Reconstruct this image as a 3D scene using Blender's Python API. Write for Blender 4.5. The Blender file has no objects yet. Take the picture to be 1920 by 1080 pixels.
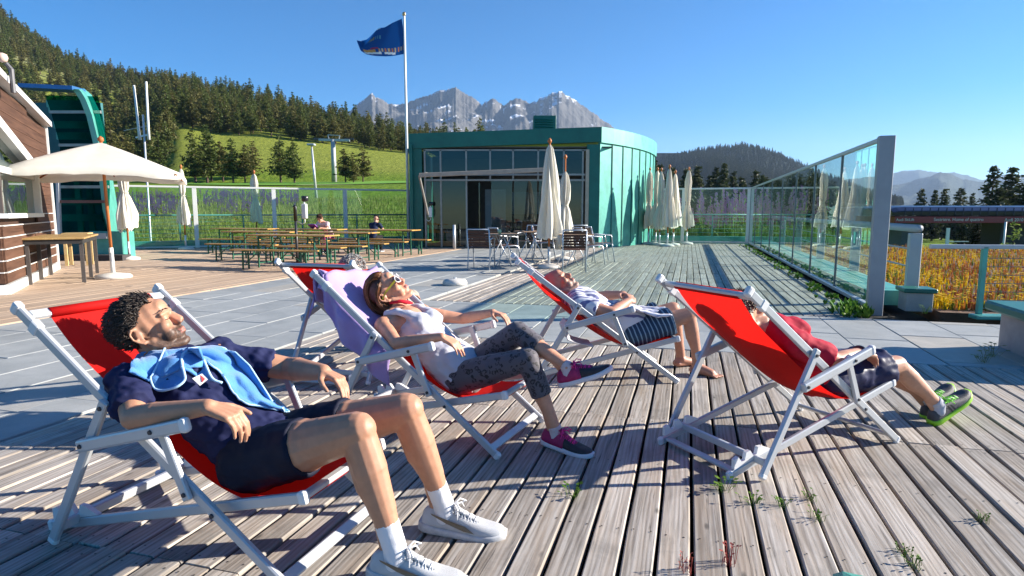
import bpy, bmesh, math, random
import numpy as np
from mathutils import Vector, Matrix, noise as mnoise
sc = bpy.context.scene
R = math.radians
# ------------------------------------------------------------------ camera, sky, sun, exposure
CAM_H, CAM_P, CAM_F = 1.2063, R(7.102), 1152.3
cam = bpy.data.cameras.new('camera'); camo = bpy.data.objects.new('camera', cam)
sc.collection.objects.link(camo); sc.camera = camo
camo.location = (0, 0, CAM_H); camo.rotation_euler = (R(90) - CAM_P, 0, 0)
cam.sensor_width = 36; cam.lens = CAM_F / 1920 * 36; cam.clip_start = 0.05; cam.clip_end = 30000
SUN_AZ, SUN_EL = R(82), R(21.5)           # azimuth from the view direction (+y) towards +x
world = bpy.data.worlds.new('World'); sc.world = world; world.use_nodes = True
wn = world.node_tree; bg = wn.nodes['Background']
sky = wn.nodes.new('ShaderNodeTexSky'); sky.sky_type = 'NISHITA'; sky.sun_disc = False
sky.sun_elevation = SUN_EL; sky.sun_rotation = SUN_AZ; sky.altitude = 2000; sky.air_density = 1.0; sky.dust_density = 0.25; sky.ozone_density = 4.5
hs_ = wn.nodes.new('ShaderNodeHueSaturation'); hs_.inputs['Saturation'].default_value = 1.42
wn.links.new(sky.outputs[0], hs_.inputs['Color']); wn.links.new(hs_.outputs[0], bg.inputs[0]); bg.inputs[1].default_value = 0.065
sl = bpy.data.lights.new('sun', 'SUN'); sl.energy = 5.0; sl.angle = R(0.53); sl.color = (1.0, 0.92, 0.81)
so = bpy.data.objects.new('sun', sl); sc.collection.objects.link(so)
sdir = Vector((math.sin(SUN_AZ) * math.cos(SUN_EL), math.cos(SUN_AZ) * math.cos(SUN_EL), math.sin(SUN_EL)))
so.rotation_euler = (-sdir).to_track_quat('-Z', 'Y').to_euler(); so.location = (20, 4, 12)
vs = sc.view_settings; vs.view_transform = 'Standard'; vs.look = 'None'; vs.exposure = 1.5; vs.gamma = 1.0
try: vs.use_curve_mapping = False
except Exception: pass
sc.cycles.use_denoising = True
sc.cycles.max_bounces = 7; sc.cycles.transparent_max_bounces = 24; sc.cycles.diffuse_bounces = 3
sc.cycles.glossy_bounces = 3; sc.cycles.volume_bounces = 0; sc.cycles.caustics_reflective = False; sc.cycles.caustics_refractive = False
random.seed(7); rng = np.random.default_rng(7)
# ------------------------------------------------------------------ helpers
A16 = R(16.0)                              # the terrace grid is turned 16 degrees to the view
CA, SA = math.cos(A16), math.sin(A16)
def dk(X, Y, z=0.0): return Vector((X * CA + Y * SA, -X * SA + Y * CA, z))     # terrace grid -> world
def at(px, py, Y):                         # the point seen at a place of the photograph, at depth Y
    x = (px - 960) / CAM_F; z = (540 - py) / CAM_F; c, s = math.cos(CAM_P), math.sin(CAM_P)
    d = (x, c + z * s, -s + z * c); t = Y / d[1]
    return Vector((t * d[0], Y, CAM_H + t * d[2]))
def gr(px, py, z=0.0):                     # the same on a level surface
    x = (px - 960) / CAM_F; zz = (540 - py) / CAM_F; c, s = math.cos(CAM_P), math.sin(CAM_P)
    d = (x, c + zz * s, -s + zz * c); t = (z - CAM_H) / d[2]
    return Vector((t * d[0], t * d[1], z))
COL = sc.collection.objects
def setp(o, label=None, cat=None, group=None, kind=None):
    if label: o['label'] = label
    if cat: o['category'] = cat
    if group: o['group'] = group
    if kind: o['kind'] = kind
    return o
def root(name, label=None, cat=None, loc=(0, 0, 0), rz=0.0, group=None, kind=None):
    o = bpy.data.objects.new(name, None); COL.link(o); o.location = loc; o.rotation_euler = (0, 0, rz)
    o.empty_display_size = 0.1
    return setp(o, label, cat, group, kind)
def mob(name, me, parent=None, loc=None, rz=0.0):
    o = bpy.data.objects.new(name, me); COL.link(o)
    if parent is not None: o.parent = parent
    if loc is not None: o.location = loc
    o.rotation_euler = (0, 0, rz)
    return o
def copy_tree(o, parent=None):
    c = o.copy(); COL.link(c); c.parent = parent
    for ch in list(o.children): copy_tree(ch, c)
    return c
def frame_from(d, up=(0, 0, 1)):
    d = Vector(d).normalized(); up = Vector(up)
    if abs(d.dot(up.normalized())) > 0.999: up = Vector((1, 0, 0))
    s = d.cross(up).normalized(); u = s.cross(d).normalized()
    return d, s, u
class MB:
    def __init__(s): s.v = []; s.f = []; s.m = []; s.mi = 0
    def add(s, vs_, fs):
        b = len(s.v); s.v += [tuple(p) for p in vs_]
        for f in fs: s.f.append(tuple(b + i for i in f)); s.m.append(s.mi)
        return s
    def mat(s, i): s.mi = i; return s
    def box(s, c, d, rz=0.0, M=None):
        x, y, z = d[0] / 2, d[1] / 2, d[2] / 2; c = Vector(c)
        ps = [Vector(p) for p in ((-x, -y, -z), (x, -y, -z), (x, y, -z), (-x, y, -z), (-x, -y, z), (x, -y, z), (x, y, z), (-x, y, z))]
        if rz: M = Matrix.Rotation(rz, 3, 'Z')
        if M is not None: ps = [M @ p for p in ps]
        return s.add([c + p for p in ps], [(0, 3, 2, 1), (4, 5, 6, 7), (0, 1, 5, 4), (1, 2, 6, 5), (2, 3, 7, 6), (3, 0, 4, 7)])
    def beam(s, a, b, w, h, up=(0, 0, 1)):
        a, b = Vector(a), Vector(b); d, sd, u = frame_from(b - a, up)
        ps = []
        for p in (a, b):
            for i, j in ((-1, -1), (1, -1), (1, 1), (-1, 1)): ps.append(p + sd * (w / 2 * i) + u * (h / 2 * j))
        return s.add(ps, [(0, 1, 2, 3), (7, 6, 5, 4), (0, 4, 5, 1), (1, 5, 6, 2), (2, 6, 7, 3), (3, 7, 4, 0)])
    def tube(s, pts, r, n=8, caps=True, sq=None):
        pts = [Vector(p) for p in pts]; m = len(pts)
        rs = r if isinstance(r, (list, tuple)) else [r] * m
        t0 = (pts[1] - pts[0]).normalized(); _, sd, u = frame_from(t0)
        ps = []; prev = t0
        for i, p in enumerate(pts):
            t = ((pts[min(i + 1, m - 1)] - pts[max(i - 1, 0)])).normalized()
            ax = prev.cross(t)
            if ax.length > 1e-6:
                q = Matrix.Rotation(prev.angle(t), 3, ax.normalized()); sd = q @ sd; u = q @ u
            prev = t
            for k in range(n):
                a = 2 * math.pi * k / n
                ps.append(p + sd * (rs[i] * math.cos(a)) + u * (rs[i] * math.sin(a)))
        fs = []
        for i in range(m - 1):
            for k in range(n):
                k2 = (k + 1) % n; fs.append((i * n + k, i * n + k2, (i + 1) * n + k2, (i + 1) * n + k))
        if caps: fs.append(tuple(range(n))[::-1]); fs.append(tuple((m - 1) * n + k for k in range(n)))
        return s.add(ps, fs)
    def lathe(s, prof, n=16, c=(0, 0, 0), sx=1.0, sy=1.0):
        c = Vector(c); ps = []; fs = []; m = len(prof)
        for r_, z in prof:
            for k in range(n):
                a = 2 * math.pi * k / n; ps.append(c + Vector((r_ * math.cos(a) * sx, r_ * math.sin(a) * sy, z)))
        for i in range(m - 1):
            for k in range(n):
                k2 = (k + 1) % n; fs.append((i * n + k, i * n + k2, (i + 1) * n + k2, (i + 1) * n + k))
        fs.append(tuple(range(n))[::-1]); fs.append(tuple((m - 1) * n + k for k in range(n)))
        return s.add(ps, fs)
    def loft(s, rings, caps=True, closed=True):
        n = len(rings[0]); ps = [p for r_ in rings for p in r_]; fs = []
        for i in range(len(rings) - 1):
            for k in range(n if closed else n - 1):
                k2 = (k + 1) % n; fs.append((i * n + k, i * n + k2, (i + 1) * n + k2, (i + 1) * n + k))
        if caps and closed: fs.append(tuple(range(n))[::-1]); fs.append(tuple((len(rings) - 1) * n + k for k in range(n)))
        return s.add(ps, fs)
    def mesh(s, name, mats=None, smooth=False):
        me = bpy.data.meshes.new(name); me.from_pydata(s.v, [], s.f)
        if mats:
            for m_ in (mats if isinstance(mats, (list, tuple)) else [mats]): me.materials.append(m_)
        if len(set(s.m)) > 1 or (s.m and s.m[0]): me.polygons.foreach_set('material_index', s.m)
        if smooth: me.polygons.foreach_set('use_smooth', [True] * len(me.polygons))
        me.update(); return me
    def build(s, name, mats=None, parent=None, smooth=False, bevel=0.0, loc=None, rz=0.0, seg=1):
        o = mob(name, s.mesh(name, mats, smooth), parent, loc, rz)
        if bevel:
            b = o.modifiers.new('bevel', 'BEVEL'); b.width = bevel; b.segments = seg; b.limit_method = 'ANGLE'; b.angle_limit = R(40)
        return o
# ------------------------------------------------------------------ materials
def nt(name):
    m = bpy.data.materials.new(name); m.use_nodes = True; t = m.node_tree
    return m, t, t.nodes['Principled BSDF'], t.nodes, t.links
def N(t, typ, **kw):
    n = t.nodes.new(typ)
    for k, v in kw.items():
        if k.startswith('i_'):
            key = k[2:]; n.inputs[int(key) if key.isdigit() else key].default_value = v
        else: setattr(n, k, v)
    return n
def ramp(t, fac, stops):
    r_ = t.nodes.new('ShaderNodeValToRGB'); e = r_.color_ramp.elements
    while len(e) < len(stops): e.new(0.5)
    for el, (p, c) in zip(e, stops): el.position = p; el.color = (*c, 1) if len(c) == 3 else c
    t.links.new(fac, r_.inputs[0]); return r_.outputs[0]
def mixc(t, fac, a, b, blend='MIX'):
    m = t.nodes.new('ShaderNodeMix'); m.data_type = 'RGBA'; m.blend_type = blend
    for sk, v in ((0, fac), (6, a), (7, b)):
        if hasattr(v, 'is_output'): t.links.new(v, m.inputs[sk])
        elif sk == 0: m.inputs[0].default_value = v
        else: m.inputs[sk].default_value = (*v, 1) if len(v) == 3 else v
    return m.outputs[2]
def mathn(t, op, a, b=0.0, clamp=False):
    m = t.nodes.new('ShaderNodeMath'); m.operation = op; m.use_clamp = clamp
    for i, v in enumerate((a, b)):
        if hasattr(v, 'is_output'): t.links.new(v, m.inputs[i])
        else: m.inputs[i].default_value = v
    return m.outputs[0]
def coords(t, kind='Object', scale=(1, 1, 1), rnd=False):
    tc = N(t, 'ShaderNodeTexCoord'); mp = N(t, 'ShaderNodeMapping'); mp.inputs['Scale'].default_value = scale
    t.links.new(tc.outputs[kind], mp.inputs[0])
    if rnd:
        oi = N(t, 'ShaderNodeObjectInfo'); cx = N(t, 'ShaderNodeCombineXYZ')
        for i, k in enumerate((37.0, 91.0, 53.0)): t.links.new(mathn(t, 'MULTIPLY', oi.outputs['Random'], k), cx.inputs[i])
        t.links.new(cx.outputs[0], mp.inputs['Location'])
    return mp.outputs[0]
def noise(t, vec, scale=5.0, detail=4.0, rough=0.55, dist=0.0):
    n = N(t, 'ShaderNodeTexNoise'); n.inputs['Scale'].default_value = scale; n.inputs['Detail'].default_value = detail
    n.inputs['Roughness'].default_value = rough; n.inputs['Distortion'].default_value = dist
    if vec is not None: t.links.new(vec, n.inputs['Vector'])
    return n.outputs['Fac']
def bump(t, h, strength=0.3, dist=0.01, b=None):
    n = N(t, 'ShaderNodeBump'); n.inputs['Strength'].default_value = strength; n.inputs['Distance'].default_value = dist
    t.links.new(h, n.inputs['Height'])
    if b is not None: t.links.new(n.outputs[0], b.inputs['Normal'])
    return n.outputs[0]
def plain(name, col, rough=0.55, metal=0.0, var=0.12, scale=6.0, bmp=0.0, bscale=60.0, rnd=0.0, spec=0.5, kind='Object'):
    m, t, b, ns, ls = nt(name)
    v = coords(t, kind)
    f = noise(t, v, scale, 5, 0.6)
    lo = tuple(max(0, c * (1 - var)) for c in col); hi = tuple(min(1, c * (1 + var)) for c in col)
    c = ramp(t, f, [(0.3, lo), (0.7, hi)])
    if rnd:
        oi = N(t, 'ShaderNodeObjectInfo'); k = mathn(t, 'ADD', mathn(t, 'MULTIPLY', oi.outputs['Random'], 2 * rnd), 1 - rnd)
        cc = N(t, 'ShaderNodeCombineColor')
        for i in range(3): ls.new(k, cc.inputs[i])
        c = mixc(t, 1.0, c, cc.outputs[0], 'MULTIPLY')
    ls.new(c, b.inputs['Base Color']); b.inputs['Roughness'].default_value = rough; b.inputs['Metallic'].default_value = metal
    b.inputs['Specular IOR Level'].default_value = spec
    if bmp: bump(t, noise(t, v, bscale, 4, 0.6), bmp, 0.01, b)
    return m
def wood(name, base, dark, light, sx=1.0, along=1, rnd=0.12, rough=0.75, knots=True, bmp=0.28, alt=None, crack=0.0):
    """sawn boards: the grain runs along one local axis"""
    m, t, b, ns, ls = nt(name)
    sc1 = [38 * sx, 38 * sx, 38 * sx]; sc1[along] = 1.3 * sx
    v = coords(t, 'Object', tuple(sc1), True)
    g = noise(t, v, 1.0, 5, 0.6, 0.9)
    sc2 = [9 * sx, 9 * sx, 9 * sx]; sc2[along] = 0.7 * sx
    v2 = coords(t, 'Object', tuple(sc2), True)
    g2 = noise(t, v2, 1.0, 4, 0.6, 1.5)
    g3 = noise(t, v2, 9.0, 3, 0.6, 0.0)
    w = N(t, 'ShaderNodeTexWave'); w.inputs['Scale'].default_value = 1.6; w.inputs['Distortion'].default_value = 9.0; w.inputs['Detail'].default_value = 2.5; w.inputs['Detail Scale'].default_value = 1.2
    w.bands_direction = 'X' if along != 0 else 'Y'; ls.new(v2, w.inputs['Vector'])
    f = mathn(t, 'ADD', mathn(t, 'MULTIPLY', g, 0.55), mathn(t, 'MULTIPLY', w.outputs['Fac'], 0.12))
    f = mathn(t, 'ADD', f, mathn(t, 'MULTIPLY', g2, 0.36))
    c = ramp(t, f, [(0.28, dark), (0.46, base), (0.72, light)])
    if alt:
        c = mixc(t, ramp(t, g2, [(0.42, (0, 0, 0)), (0.68, (1, 1, 1))]), c, alt, 'MULTIPLY')
    if crack:
        s4 = [120 * sx, 120 * sx, 120 * sx]; s4[along] = 2.6 * sx
        ck = ramp(t, noise(t, coords(t, 'Object', tuple(s4), True), 1.0, 4, 0.65, 0.6), [(.60, (0, 0, 0)), (.68, (1, 1, 1))])
        c = mixc(t, mathn(t, 'MULTIPLY', ck, crack), c, tuple(x * 0.18 for x in base))
        st_ = noise(t, coords(t, 'Object', (1.3, .9, 1), True), 2.2, 5, .65, .8); c = mixc(t, mathn(t, 'MULTIPLY', ramp(t, st_, [(.50, (0, 0, 0)), (.72, (1, 1, 1))]), .55), c, tuple(x * 0.42 for x in base))
    if knots:
        vo = N(t, 'ShaderNodeTexVoronoi'); s3 = [7.5 * sx, 7.5 * sx, 7.5 * sx]; s3[along] = 2.6 * sx
        ls.new(coords(t, 'Object', tuple(s3), True), vo.inputs['Vector']); vo.inputs['Scale'].default_value = 1.0
        k = ramp(t, vo.outputs['Distance'], [(0.03, (1, 1, 1)), (0.085, (0, 0, 0))])
        c = mixc(t, mathn(t, 'MULTIPLY', k, 0.75), c, tuple(x * 0.22 for x in base))
    oi = N(t, 'ShaderNodeObjectInfo'); k = mathn(t, 'ADD', mathn(t, 'MULTIPLY', oi.outputs['Random'], 2 * rnd), 1 - rnd)
    cc = N(t, 'ShaderNodeCombineColor')
    for i in range(3): ls.new(k, cc.inputs[i])
    c = mixc(t, 1.0, c, cc.outputs[0], 'MULTIPLY')
    ls.new(c, b.inputs['Base Color']); b.inputs['Roughness'].default_value = rough; b.inputs['Specular IOR Level'].default_value = 0.25
    bump(t, mathn(t, 'ADD', f, mathn(t, 'MULTIPLY', g3, 0.2)), bmp, 0.006, b)
    return m
def leafmat(name, c1, c2, trans=0.25, rough=0.6, rnd=0.2):
    m, t, b, ns, ls = nt(name)
    geo = N(t, 'ShaderNodeNewGeometry'); oi = N(t, 'ShaderNodeObjectInfo')
    f = mathn(t, 'ADD', mathn(t, 'MULTIPLY', geo.outputs['Random Per Island'], 0.6), mathn(t, 'MULTIPLY', oi.outputs['Random'], 0.4))
    c = mixc(t, f, c1, c2)
    ls.new(c, b.inputs['Base Color']); b.inputs['Roughness'].default_value = rough; b.inputs['Specular IOR Level'].default_value = 0.2
    tr = N(t, 'ShaderNodeBsdfTranslucent'); ls.new(c, tr.inputs[0]); mx = N(t, 'ShaderNodeMixShader'); mx.inputs[0].default_value = trans
    ls.new(b.outputs[0], mx.inputs[1]); ls.new(tr.outputs[0], mx.inputs[2]); ls.new(mx.outputs[0], ns['Material Output'].inputs[0])
    return m
def cloth(name, col, trans=0.0, rough=0.85, var=0.1, scale=180.0, bmp=0.25, tcol=None, sheen=0.0):
    m, t, b, ns, ls = nt(name); v = coords(t)
    f = noise(t, v, 7, 4, 0.6); lo = tuple(c * (1 - var) for c in col); hi = tuple(min(1, c * (1 + var)) for c in col)
    c = ramp(t, f, [(0.3, lo), (0.7, hi)]); ls.new(c, b.inputs['Base Color']); b.inputs['Roughness'].default_value = rough
    b.inputs['Specular IOR Level'].default_value = 0.2; b.inputs['Sheen Weight'].default_value = sheen
    bump(t, noise(t, v, scale, 3, 0.6), bmp, 0.003, b)
    if trans:
        tr = N(t, 'ShaderNodeBsdfTranslucent'); tr.inputs[0].default_value = (*(tcol or col), 1); mx = N(t, 'ShaderNodeMixShader'); mx.inputs[0].default_value = trans
        ls.new(b.outputs[0], mx.inputs[1]); ls.new(tr.outputs[0], mx.inputs[2]); ls.new(mx.outputs[0], ns['Material Output'].inputs[0])
    return m
def glassmat(name, tint, ior=1.5, boost=1.0, rough=0.0):
    """a thin pane: tinted see-through with a Fresnel mirror on top"""
    m, t, b, ns, ls = nt(name); ns.remove(b)
    tr = N(t, 'ShaderNodeBsdfTransparent'); tr.inputs[0].default_value = (*tint, 1)
    gl = N(t, 'ShaderNodeBsdfGlossy'); gl.inputs['Roughness'].default_value = rough; gl.inputs[0].default_value = (0.9, 1.0, 0.98, 1)
    fr = N(t, 'ShaderNodeFresnel'); fr.inputs[0].default_value = ior
    mx = N(t, 'ShaderNodeMixShader'); ge = N(t, 'ShaderNodeNewGeometry'); ls.new(mathn(t, 'MULTIPLY', mathn(t, 'MULTIPLY', fr.outputs[0], boost, True), mathn(t, 'SUBTRACT', 1.0, ge.outputs['Backfacing'])), mx.inputs[0])
    ls.new(tr.outputs[0], mx.inputs[1]); ls.new(gl.outputs[0], mx.inputs[2]); ls.new(mx.outputs[0], ns['Material Output'].inputs[0])
    return m
# ------------------------------------------------------------------ materials of the setting
M_PLANK = wood('weathered_plank', (0.36, 0.325, 0.285), (0.095, 0.078, 0.065), (0.60, 0.565, 0.52), 1.0, 1, 0.22, alt=(0.74, 0.66, 0.58), crack=.8, bmp=.4)
M_BROWN = wood('brown_deck_board', (0.46, 0.33, 0.23), (0.22, 0.15, 0.10), (0.58, 0.45, 0.33), 0.8, 1, 0.10, knots=False)
M_SCREW = plain('screw_head', (.05, .045, .04), .5, .5)
M_SOIL = plain('dark_underdeck', (0.018, 0.016, 0.014), 0.95, var=0.4)
def stone_mat(name, a, b_, rnd=0.1):
    m, t, b, ns, ls = nt(name); v = coords(t, 'Object', (1, 1, 1), True)
    f = noise(t, v, 3.0, 6, 0.65, 0.5); g = noise(t, v, 90, 3, 0.7)
    c = ramp(t, mathn(t, 'ADD', mathn(t, 'MULTIPLY', f, 0.7), mathn(t, 'MULTIPLY', g, 0.3)), [(0.33, a), (0.66, b_)])
    oi = N(t, 'ShaderNodeObjectInfo')
    c = mixc(t, ramp(t, oi.outputs['Random'], [(0.72, (0, 0, 0)), (0.95, (0.8, 0.8, 0.8))]), c, (1.05, 0.93, 0.80), 'MULTIPLY')
    k = mathn(t, 'ADD', mathn(t, 'MULTIPLY', oi.outputs['Random'], 2 * rnd), 1 - rnd)
    cc = N(t, 'ShaderNodeCombineColor')
    for i in range(3): ls.new(k, cc.inputs[i])
    c = mixc(t, 1.0, c, cc.outputs[0], 'MULTIPLY')
    ls.new(c, b.inputs['Base Color']); b.inputs['Roughness'].default_value = 0.6
    bump(t, mathn(t, 'ADD', f, mathn(t, 'MULTIPLY', g, 0.25)), 0.25, 0.01, b)
    return m
M_STONE = stone_mat('grey_gneiss', (0.27, 0.285, 0.28), (0.40, 0.41, 0.395))
M_MORT = plain('grey_mortar', (0.20, 0.195, 0.18), 0.9, var=0.2)
M_CONC = plain('pale_concrete', (0.42, 0.40, 0.36), 0.85, var=0.15, bmp=0.2)
M_STEEL = plain('painted_steel', (0.42, 0.44, 0.46), 0.4, 0.2, 0.04)
M_WHITE = plain('white_paint', (0.72, 0.72, 0.70), 0.45, 0.0, 0.05)
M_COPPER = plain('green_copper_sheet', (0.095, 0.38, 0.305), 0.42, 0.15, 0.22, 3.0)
M_COPPERD = plain('dark_shaded_green_sheet', (0.010, 0.135, 0.105), 0.42, 0.1, 0.15, 2.5)  # shade of the pavilion front put into the green; dark caps and seams share it
M_GLASS = glassmat('green_tinted_glass', (0.86, 0.97, 0.945), 1.48, 1.3)
M_GLASSD = glassmat('dark_window_glass', (0.55, 0.62, 0.62), 1.55, 1.3)
# ------------------------------------------------------------------ terrain
def lerp_tab(x, xs, ys): return float(np.interp(x, xs, ys))
FB_X = [-600, 215, 300, 335, 370, 420, 500, 600, 700, 780, 900]; FB_Y = [330, 318, 314, 236, 240, 252, 256, 268, 281, 290, 300]
SI_X = [-600, 0, 100, 200, 300, 400, 500, 620, 700, 760, 850, 950, 1100]; SI_Y = [-170, 22, 92, 142, 163, 183, 205, 238, 262, 280, 296, 310, 335]
SD_X = [-600, 0, 300, 600, 900]; SD_Y = [560, 470, 380, 300, 260]
def hz(y, Y): return CAM_H + Y * (396 - y) / CAM_F
FBD = 165.0
def terrain_z(x, y):
    """height of the ground at a place"""
    Y = max(y, 1.0); px = 960 + CAM_F * x / Y * 1.0
    px = max(-600, min(2600, px))
    left_y = [1, 18, 23.5, 28, 32, 40, 60, 100, FBD]
    fb = lerp_tab(px, FB_X, FB_Y); sd = lerp_tab(px, SD_X, SD_Y); sy = lerp_tab(px, SI_X, SI_Y)
    left_z = [-1.6, -1.5, -0.6, 0.35, 0.9, 1.9, 3.3, hz(335, 100) if fb < 320 else hz(338, 100), hz(fb, FBD)]
    ly = left_y + [sd, sd * 1.25, sd * 2.2, 1600]; lz = left_z + [hz(sy, sd), hz(sy, sd) - 2, hz(sy, sd) - 60, -60]
    zl = float(np.interp(Y, ly, lz))
    zr = float(np.interp(Y, [1, 18, 24, 40, 80, 120, 300, 1600], [-1.6, -1.5, -1.5, -2.2, -3.2, -3.6, -8, -60]))
    k = min(1, max(0, (px - 880) / 260)); k = k * k * (3 - 2 * k)
    z = zl * (1 - k) + zr * k
    amp = min(1.0, Y / 400)
    z += amp * 4.0 * mnoise.noise(Vector((x * 0.012, y * 0.012, 3.1))) + 0.18 * min(1, Y / 60) * mnoise.noise(Vector((x * 0.09, y * 0.09, 1.7)))
    return z
def make_terrain():
    ys = list(np.concatenate([np.linspace(1, 24, 8), np.geomspace(26, 1500, 90)])); pxs = np.linspace(-900, 2700, 150)
    v = []; f = []
    for Y in ys:
        for p in pxs:
            x = (p - 960) / CAM_F * Y
            if Y < 26: x = (p - 960) / CAM_F * 26
            v.append((x, Y if Y > 1 else -12, terrain_z(x, Y)))
    n = len(pxs)
    for i in range(len(ys) - 1):
        for j in range(n - 1): f.append((i * n + j, i * n + j + 1, (i + 1) * n + j + 1, (i + 1) * n + j))
    me = bpy.data.meshes.new('meadow'); me.from_pydata(v, [], f); me.polygons.foreach_set('use_smooth', [True] * len(f))
    m, t, b, ns, ls = nt('meadow_grass'); co = coords(t, 'Object')
    big = noise(t, co, 0.045, 5, 0.6, 0.6); fine = noise(t, coords(t, 'Object', (1.4, 0.35, 1)), 1.3, 5, 0.7)
    c = ramp(t, fine, [(0.3, (0.07, 0.125, 0.010)), (0.55, (0.15, 0.23, 0.018)), (0.8, (0.25, 0.30, 0.035))])
    sep = N(t, 'ShaderNodeSeparateXYZ'); ls.new(co, sep.inputs[0])
    dry = ramp(t, fine, [(0.3, (0.12, 0.15, 0.020)), (0.7, (0.31, 0.33, 0.055))])
    hgt = mathn(t, 'ADD', mathn(t, 'MULTIPLY', sep.outputs[2], 0.07), mathn(t, 'MULTIPLY', big, 0.8))
    c = mixc(t, ramp(t, hgt, [(0.85, (0, 0, 0)), (1.35, (0.9, 0.9, 0.9))]), c, dry)
    hi = mathn(t, 'MULTIPLY', sep.outputs[2], 0.01)
    c = mixc(t, ramp(t, hi, [(0.5, (0, 0, 0)), (0.9, (1, 1, 1))]), c, ramp(t, big, [(0.35, (0.10, 0.11, 0.03)), (0.65, (0.27, 0.25, 0.17))]))
    ls.new(c, b.inputs['Base Color']); b.inputs['Roughness'].default_value = 0.9; b.inputs['Specular IOR Level'].default_value = 0.1
    bump(t, fine, 0.8, 0.3, b)
    me.materials.append(m); o = mob('meadow', me); setp(o, 'green alpine meadow rising to the wooded hill', None, None, 'structure')
make_terrain()
# sand bunker strip and mown green on the golf meadow
def ground_patch(name, pts, mat, lift, label):
    cx = sum(p[0] for p in pts) / len(pts); cy = sum(p[1] for p in pts) / len(pts)
    v = [(cx, cy, terrain_z(cx, cy) + lift)]; n = len(pts)
    for k in (0.5, 1.0):
        for x, y in pts:
            X, Y = cx + (x - cx) * k, cy + (y - cy) * k; v.append((X, Y, terrain_z(X, Y) + lift))
    f = [(0, 1 + i, 1 + (i + 1) % n) for i in range(n)] + [(1 + i, 1 + n + i, 1 + n + (i + 1) % n, 1 + (i + 1) % n) for i in range(n)]
    me = bpy.data.meshes.new(name); me.from_pydata(v, [], f); me.materials.append(mat)
    setp(mob(name, me), label, None, None, 'structure')
def ell_pts(cx, cy, rx, ry, n=28, w=0.12):
    return [(cx + rx * (1 + w * math.sin(3 * a + 1)) * math.cos(a), cy + ry * (1 + w * math.cos(2 * a)) * math.sin(a)) for a in [2 * math.pi * i / n for i in range(n)]]
ground_patch('mown_green', ell_pts(-26, 90, 24, 8), plain('mown_green', (0.14, 0.34, 0.012), 0.9, var=0.15, scale=0.5), 0.12, 'bright green mown golf green on the meadow')
ground_patch('sand_path', ell_pts(-19.5, 76, 7.5, 1.0), plain('sand', (0.42, 0.34, 0.24), 0.95, var=0.15), 0.2, 'long pale sand strip across the golf meadow')
# ------------------------------------------------------------------ terrace base under decks and paving
b = MB(); b.box((0, 0, -0.62), (30, 34, 0.9)); base = b.build('terrace_base', M_SOIL, rz=-A16, loc=dk(-6.2, 8.2, 0)); setp(base, 'dark base slab under the terrace', None, None, 'structure')
base.location.z = 0
# ------------------------------------------------------------------ planks
PITCH = 0.121
def plank_mesh(L_, seed, w=None):
    r_ = random.Random(seed); w = w or PITCH - 0.0135; n = max(4, int(L_ / 0.28)); mb = MB(); rings = []
    wob = [r_.uniform(-0.0022, 0.0022) for _ in range(n + 1)]; lift = [r_.uniform(-0.0015, 0.0015) for _ in range(n + 1)]
    for i in range(n + 1):
        y = -L_ / 2 + L_ * i / n; x0 = -w / 2 + wob[i]; x1 = w / 2 + wob[-i - 1]; z = lift[i]
        rings.append([Vector(p) for p in ((x0, y, -0.034), (x1, y, -0.034), (x1, y, z - 0.006), (x1 - 0.005, y, z), (x0 + 0.005, y, z), (x0, y, z - 0.006))])
    mb.loft(rings); mb.mat(1)
    for yy in (-L_ / 2 + .045, -L_ / 6, L_ / 6, L_ / 2 - .045):
        for sx_ in (-.3, .3): mb.add([Vector((sx_ * w + .0042 * math.cos(a_), yy + r_.uniform(-.004, .004) * 0 + .0042 * math.sin(a_), .0022)) for a_ in [k_ * 1.0472 for k_ in range(6)]], [(0, 1, 2, 3, 4, 5)])
    return mb.mesh('plank', [M_PLANK, M_SCREW])
def lay_planks(parent, X0, X1, rows, pitch=PITCH, w=None, tw=0.0):
    n = int((X1 - X0) / pitch)
    for (ya, yb) in rows:
        vars_ = [plank_mesh(yb - ya - 0.006, 100 + int(ya * 10) * 7 + q, w) for q in range(7)]
        for i in range(n):
            o = mob('plank', vars_[(i * 5 + int(ya * 3)) % 7], parent, (X0 + (i + 0.5) * pitch, (ya + yb) / 2 + random.uniform(-0.004, 0.004), random.uniform(-0.004, 0.003)))
            o.rotation_euler = (random.uniform(-0.0008, 0.0008), random.uniform(-0.008, 0.008), random.uniform(-0.0012, 0.0012) + (math.pi if random.random() < 0.5 else 0))
dn = root('wooden_deck', 'weathered grey plank deck under the deck chairs', None, (0, 0, 0), -A16, None, 'structure')
lay_planks(dn, -3.46, 4.05, [(3.56, 5.50), (1.60, 3.56), (-0.4, 1.60)])
dr = root('rear_deck', 'weathered plank deck beside the glass windbreak', None, (0, 0, 0), -A16, None, 'structure')
lay_planks(dr, -3.40, 2.12, [(7.72, 10.1), (10.1, 12.5), (12.5, 14.9)])
def plank_mass(name, X0, X1, rows, mat, pitch, label, gap=0.011):
    mb = MB()
    n = int((X1 - X0) / pitch)
    for ya, yb in rows:
        for i in range(n):
            c = (X0 + (i + 0.5) * pitch, (ya + yb) / 2, -0.02 + random.uniform(-0.003, 0.003)); mb.box(c, (pitch - gap, yb - ya - 0.008, 0.04))
    o = mb.build(name, mat, rz=-A16); return setp(o, label, None, None, 'structure')
plank_mass('far_deck', -3.40, 2.12, [(14.9, 18.5), (18.5, 24.6)], M_PLANK, PITCH, 'far end of the plank deck by the closed parasols')
plank_mass('brown_deck', -19.0, -7.03, [(3.0 + 2.4 * i, 5.4 + 2.4 * i) for i in range(8)], M_BROWN, 0.14, 'warm brown plank deck with the beer tables', 0.008)
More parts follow.
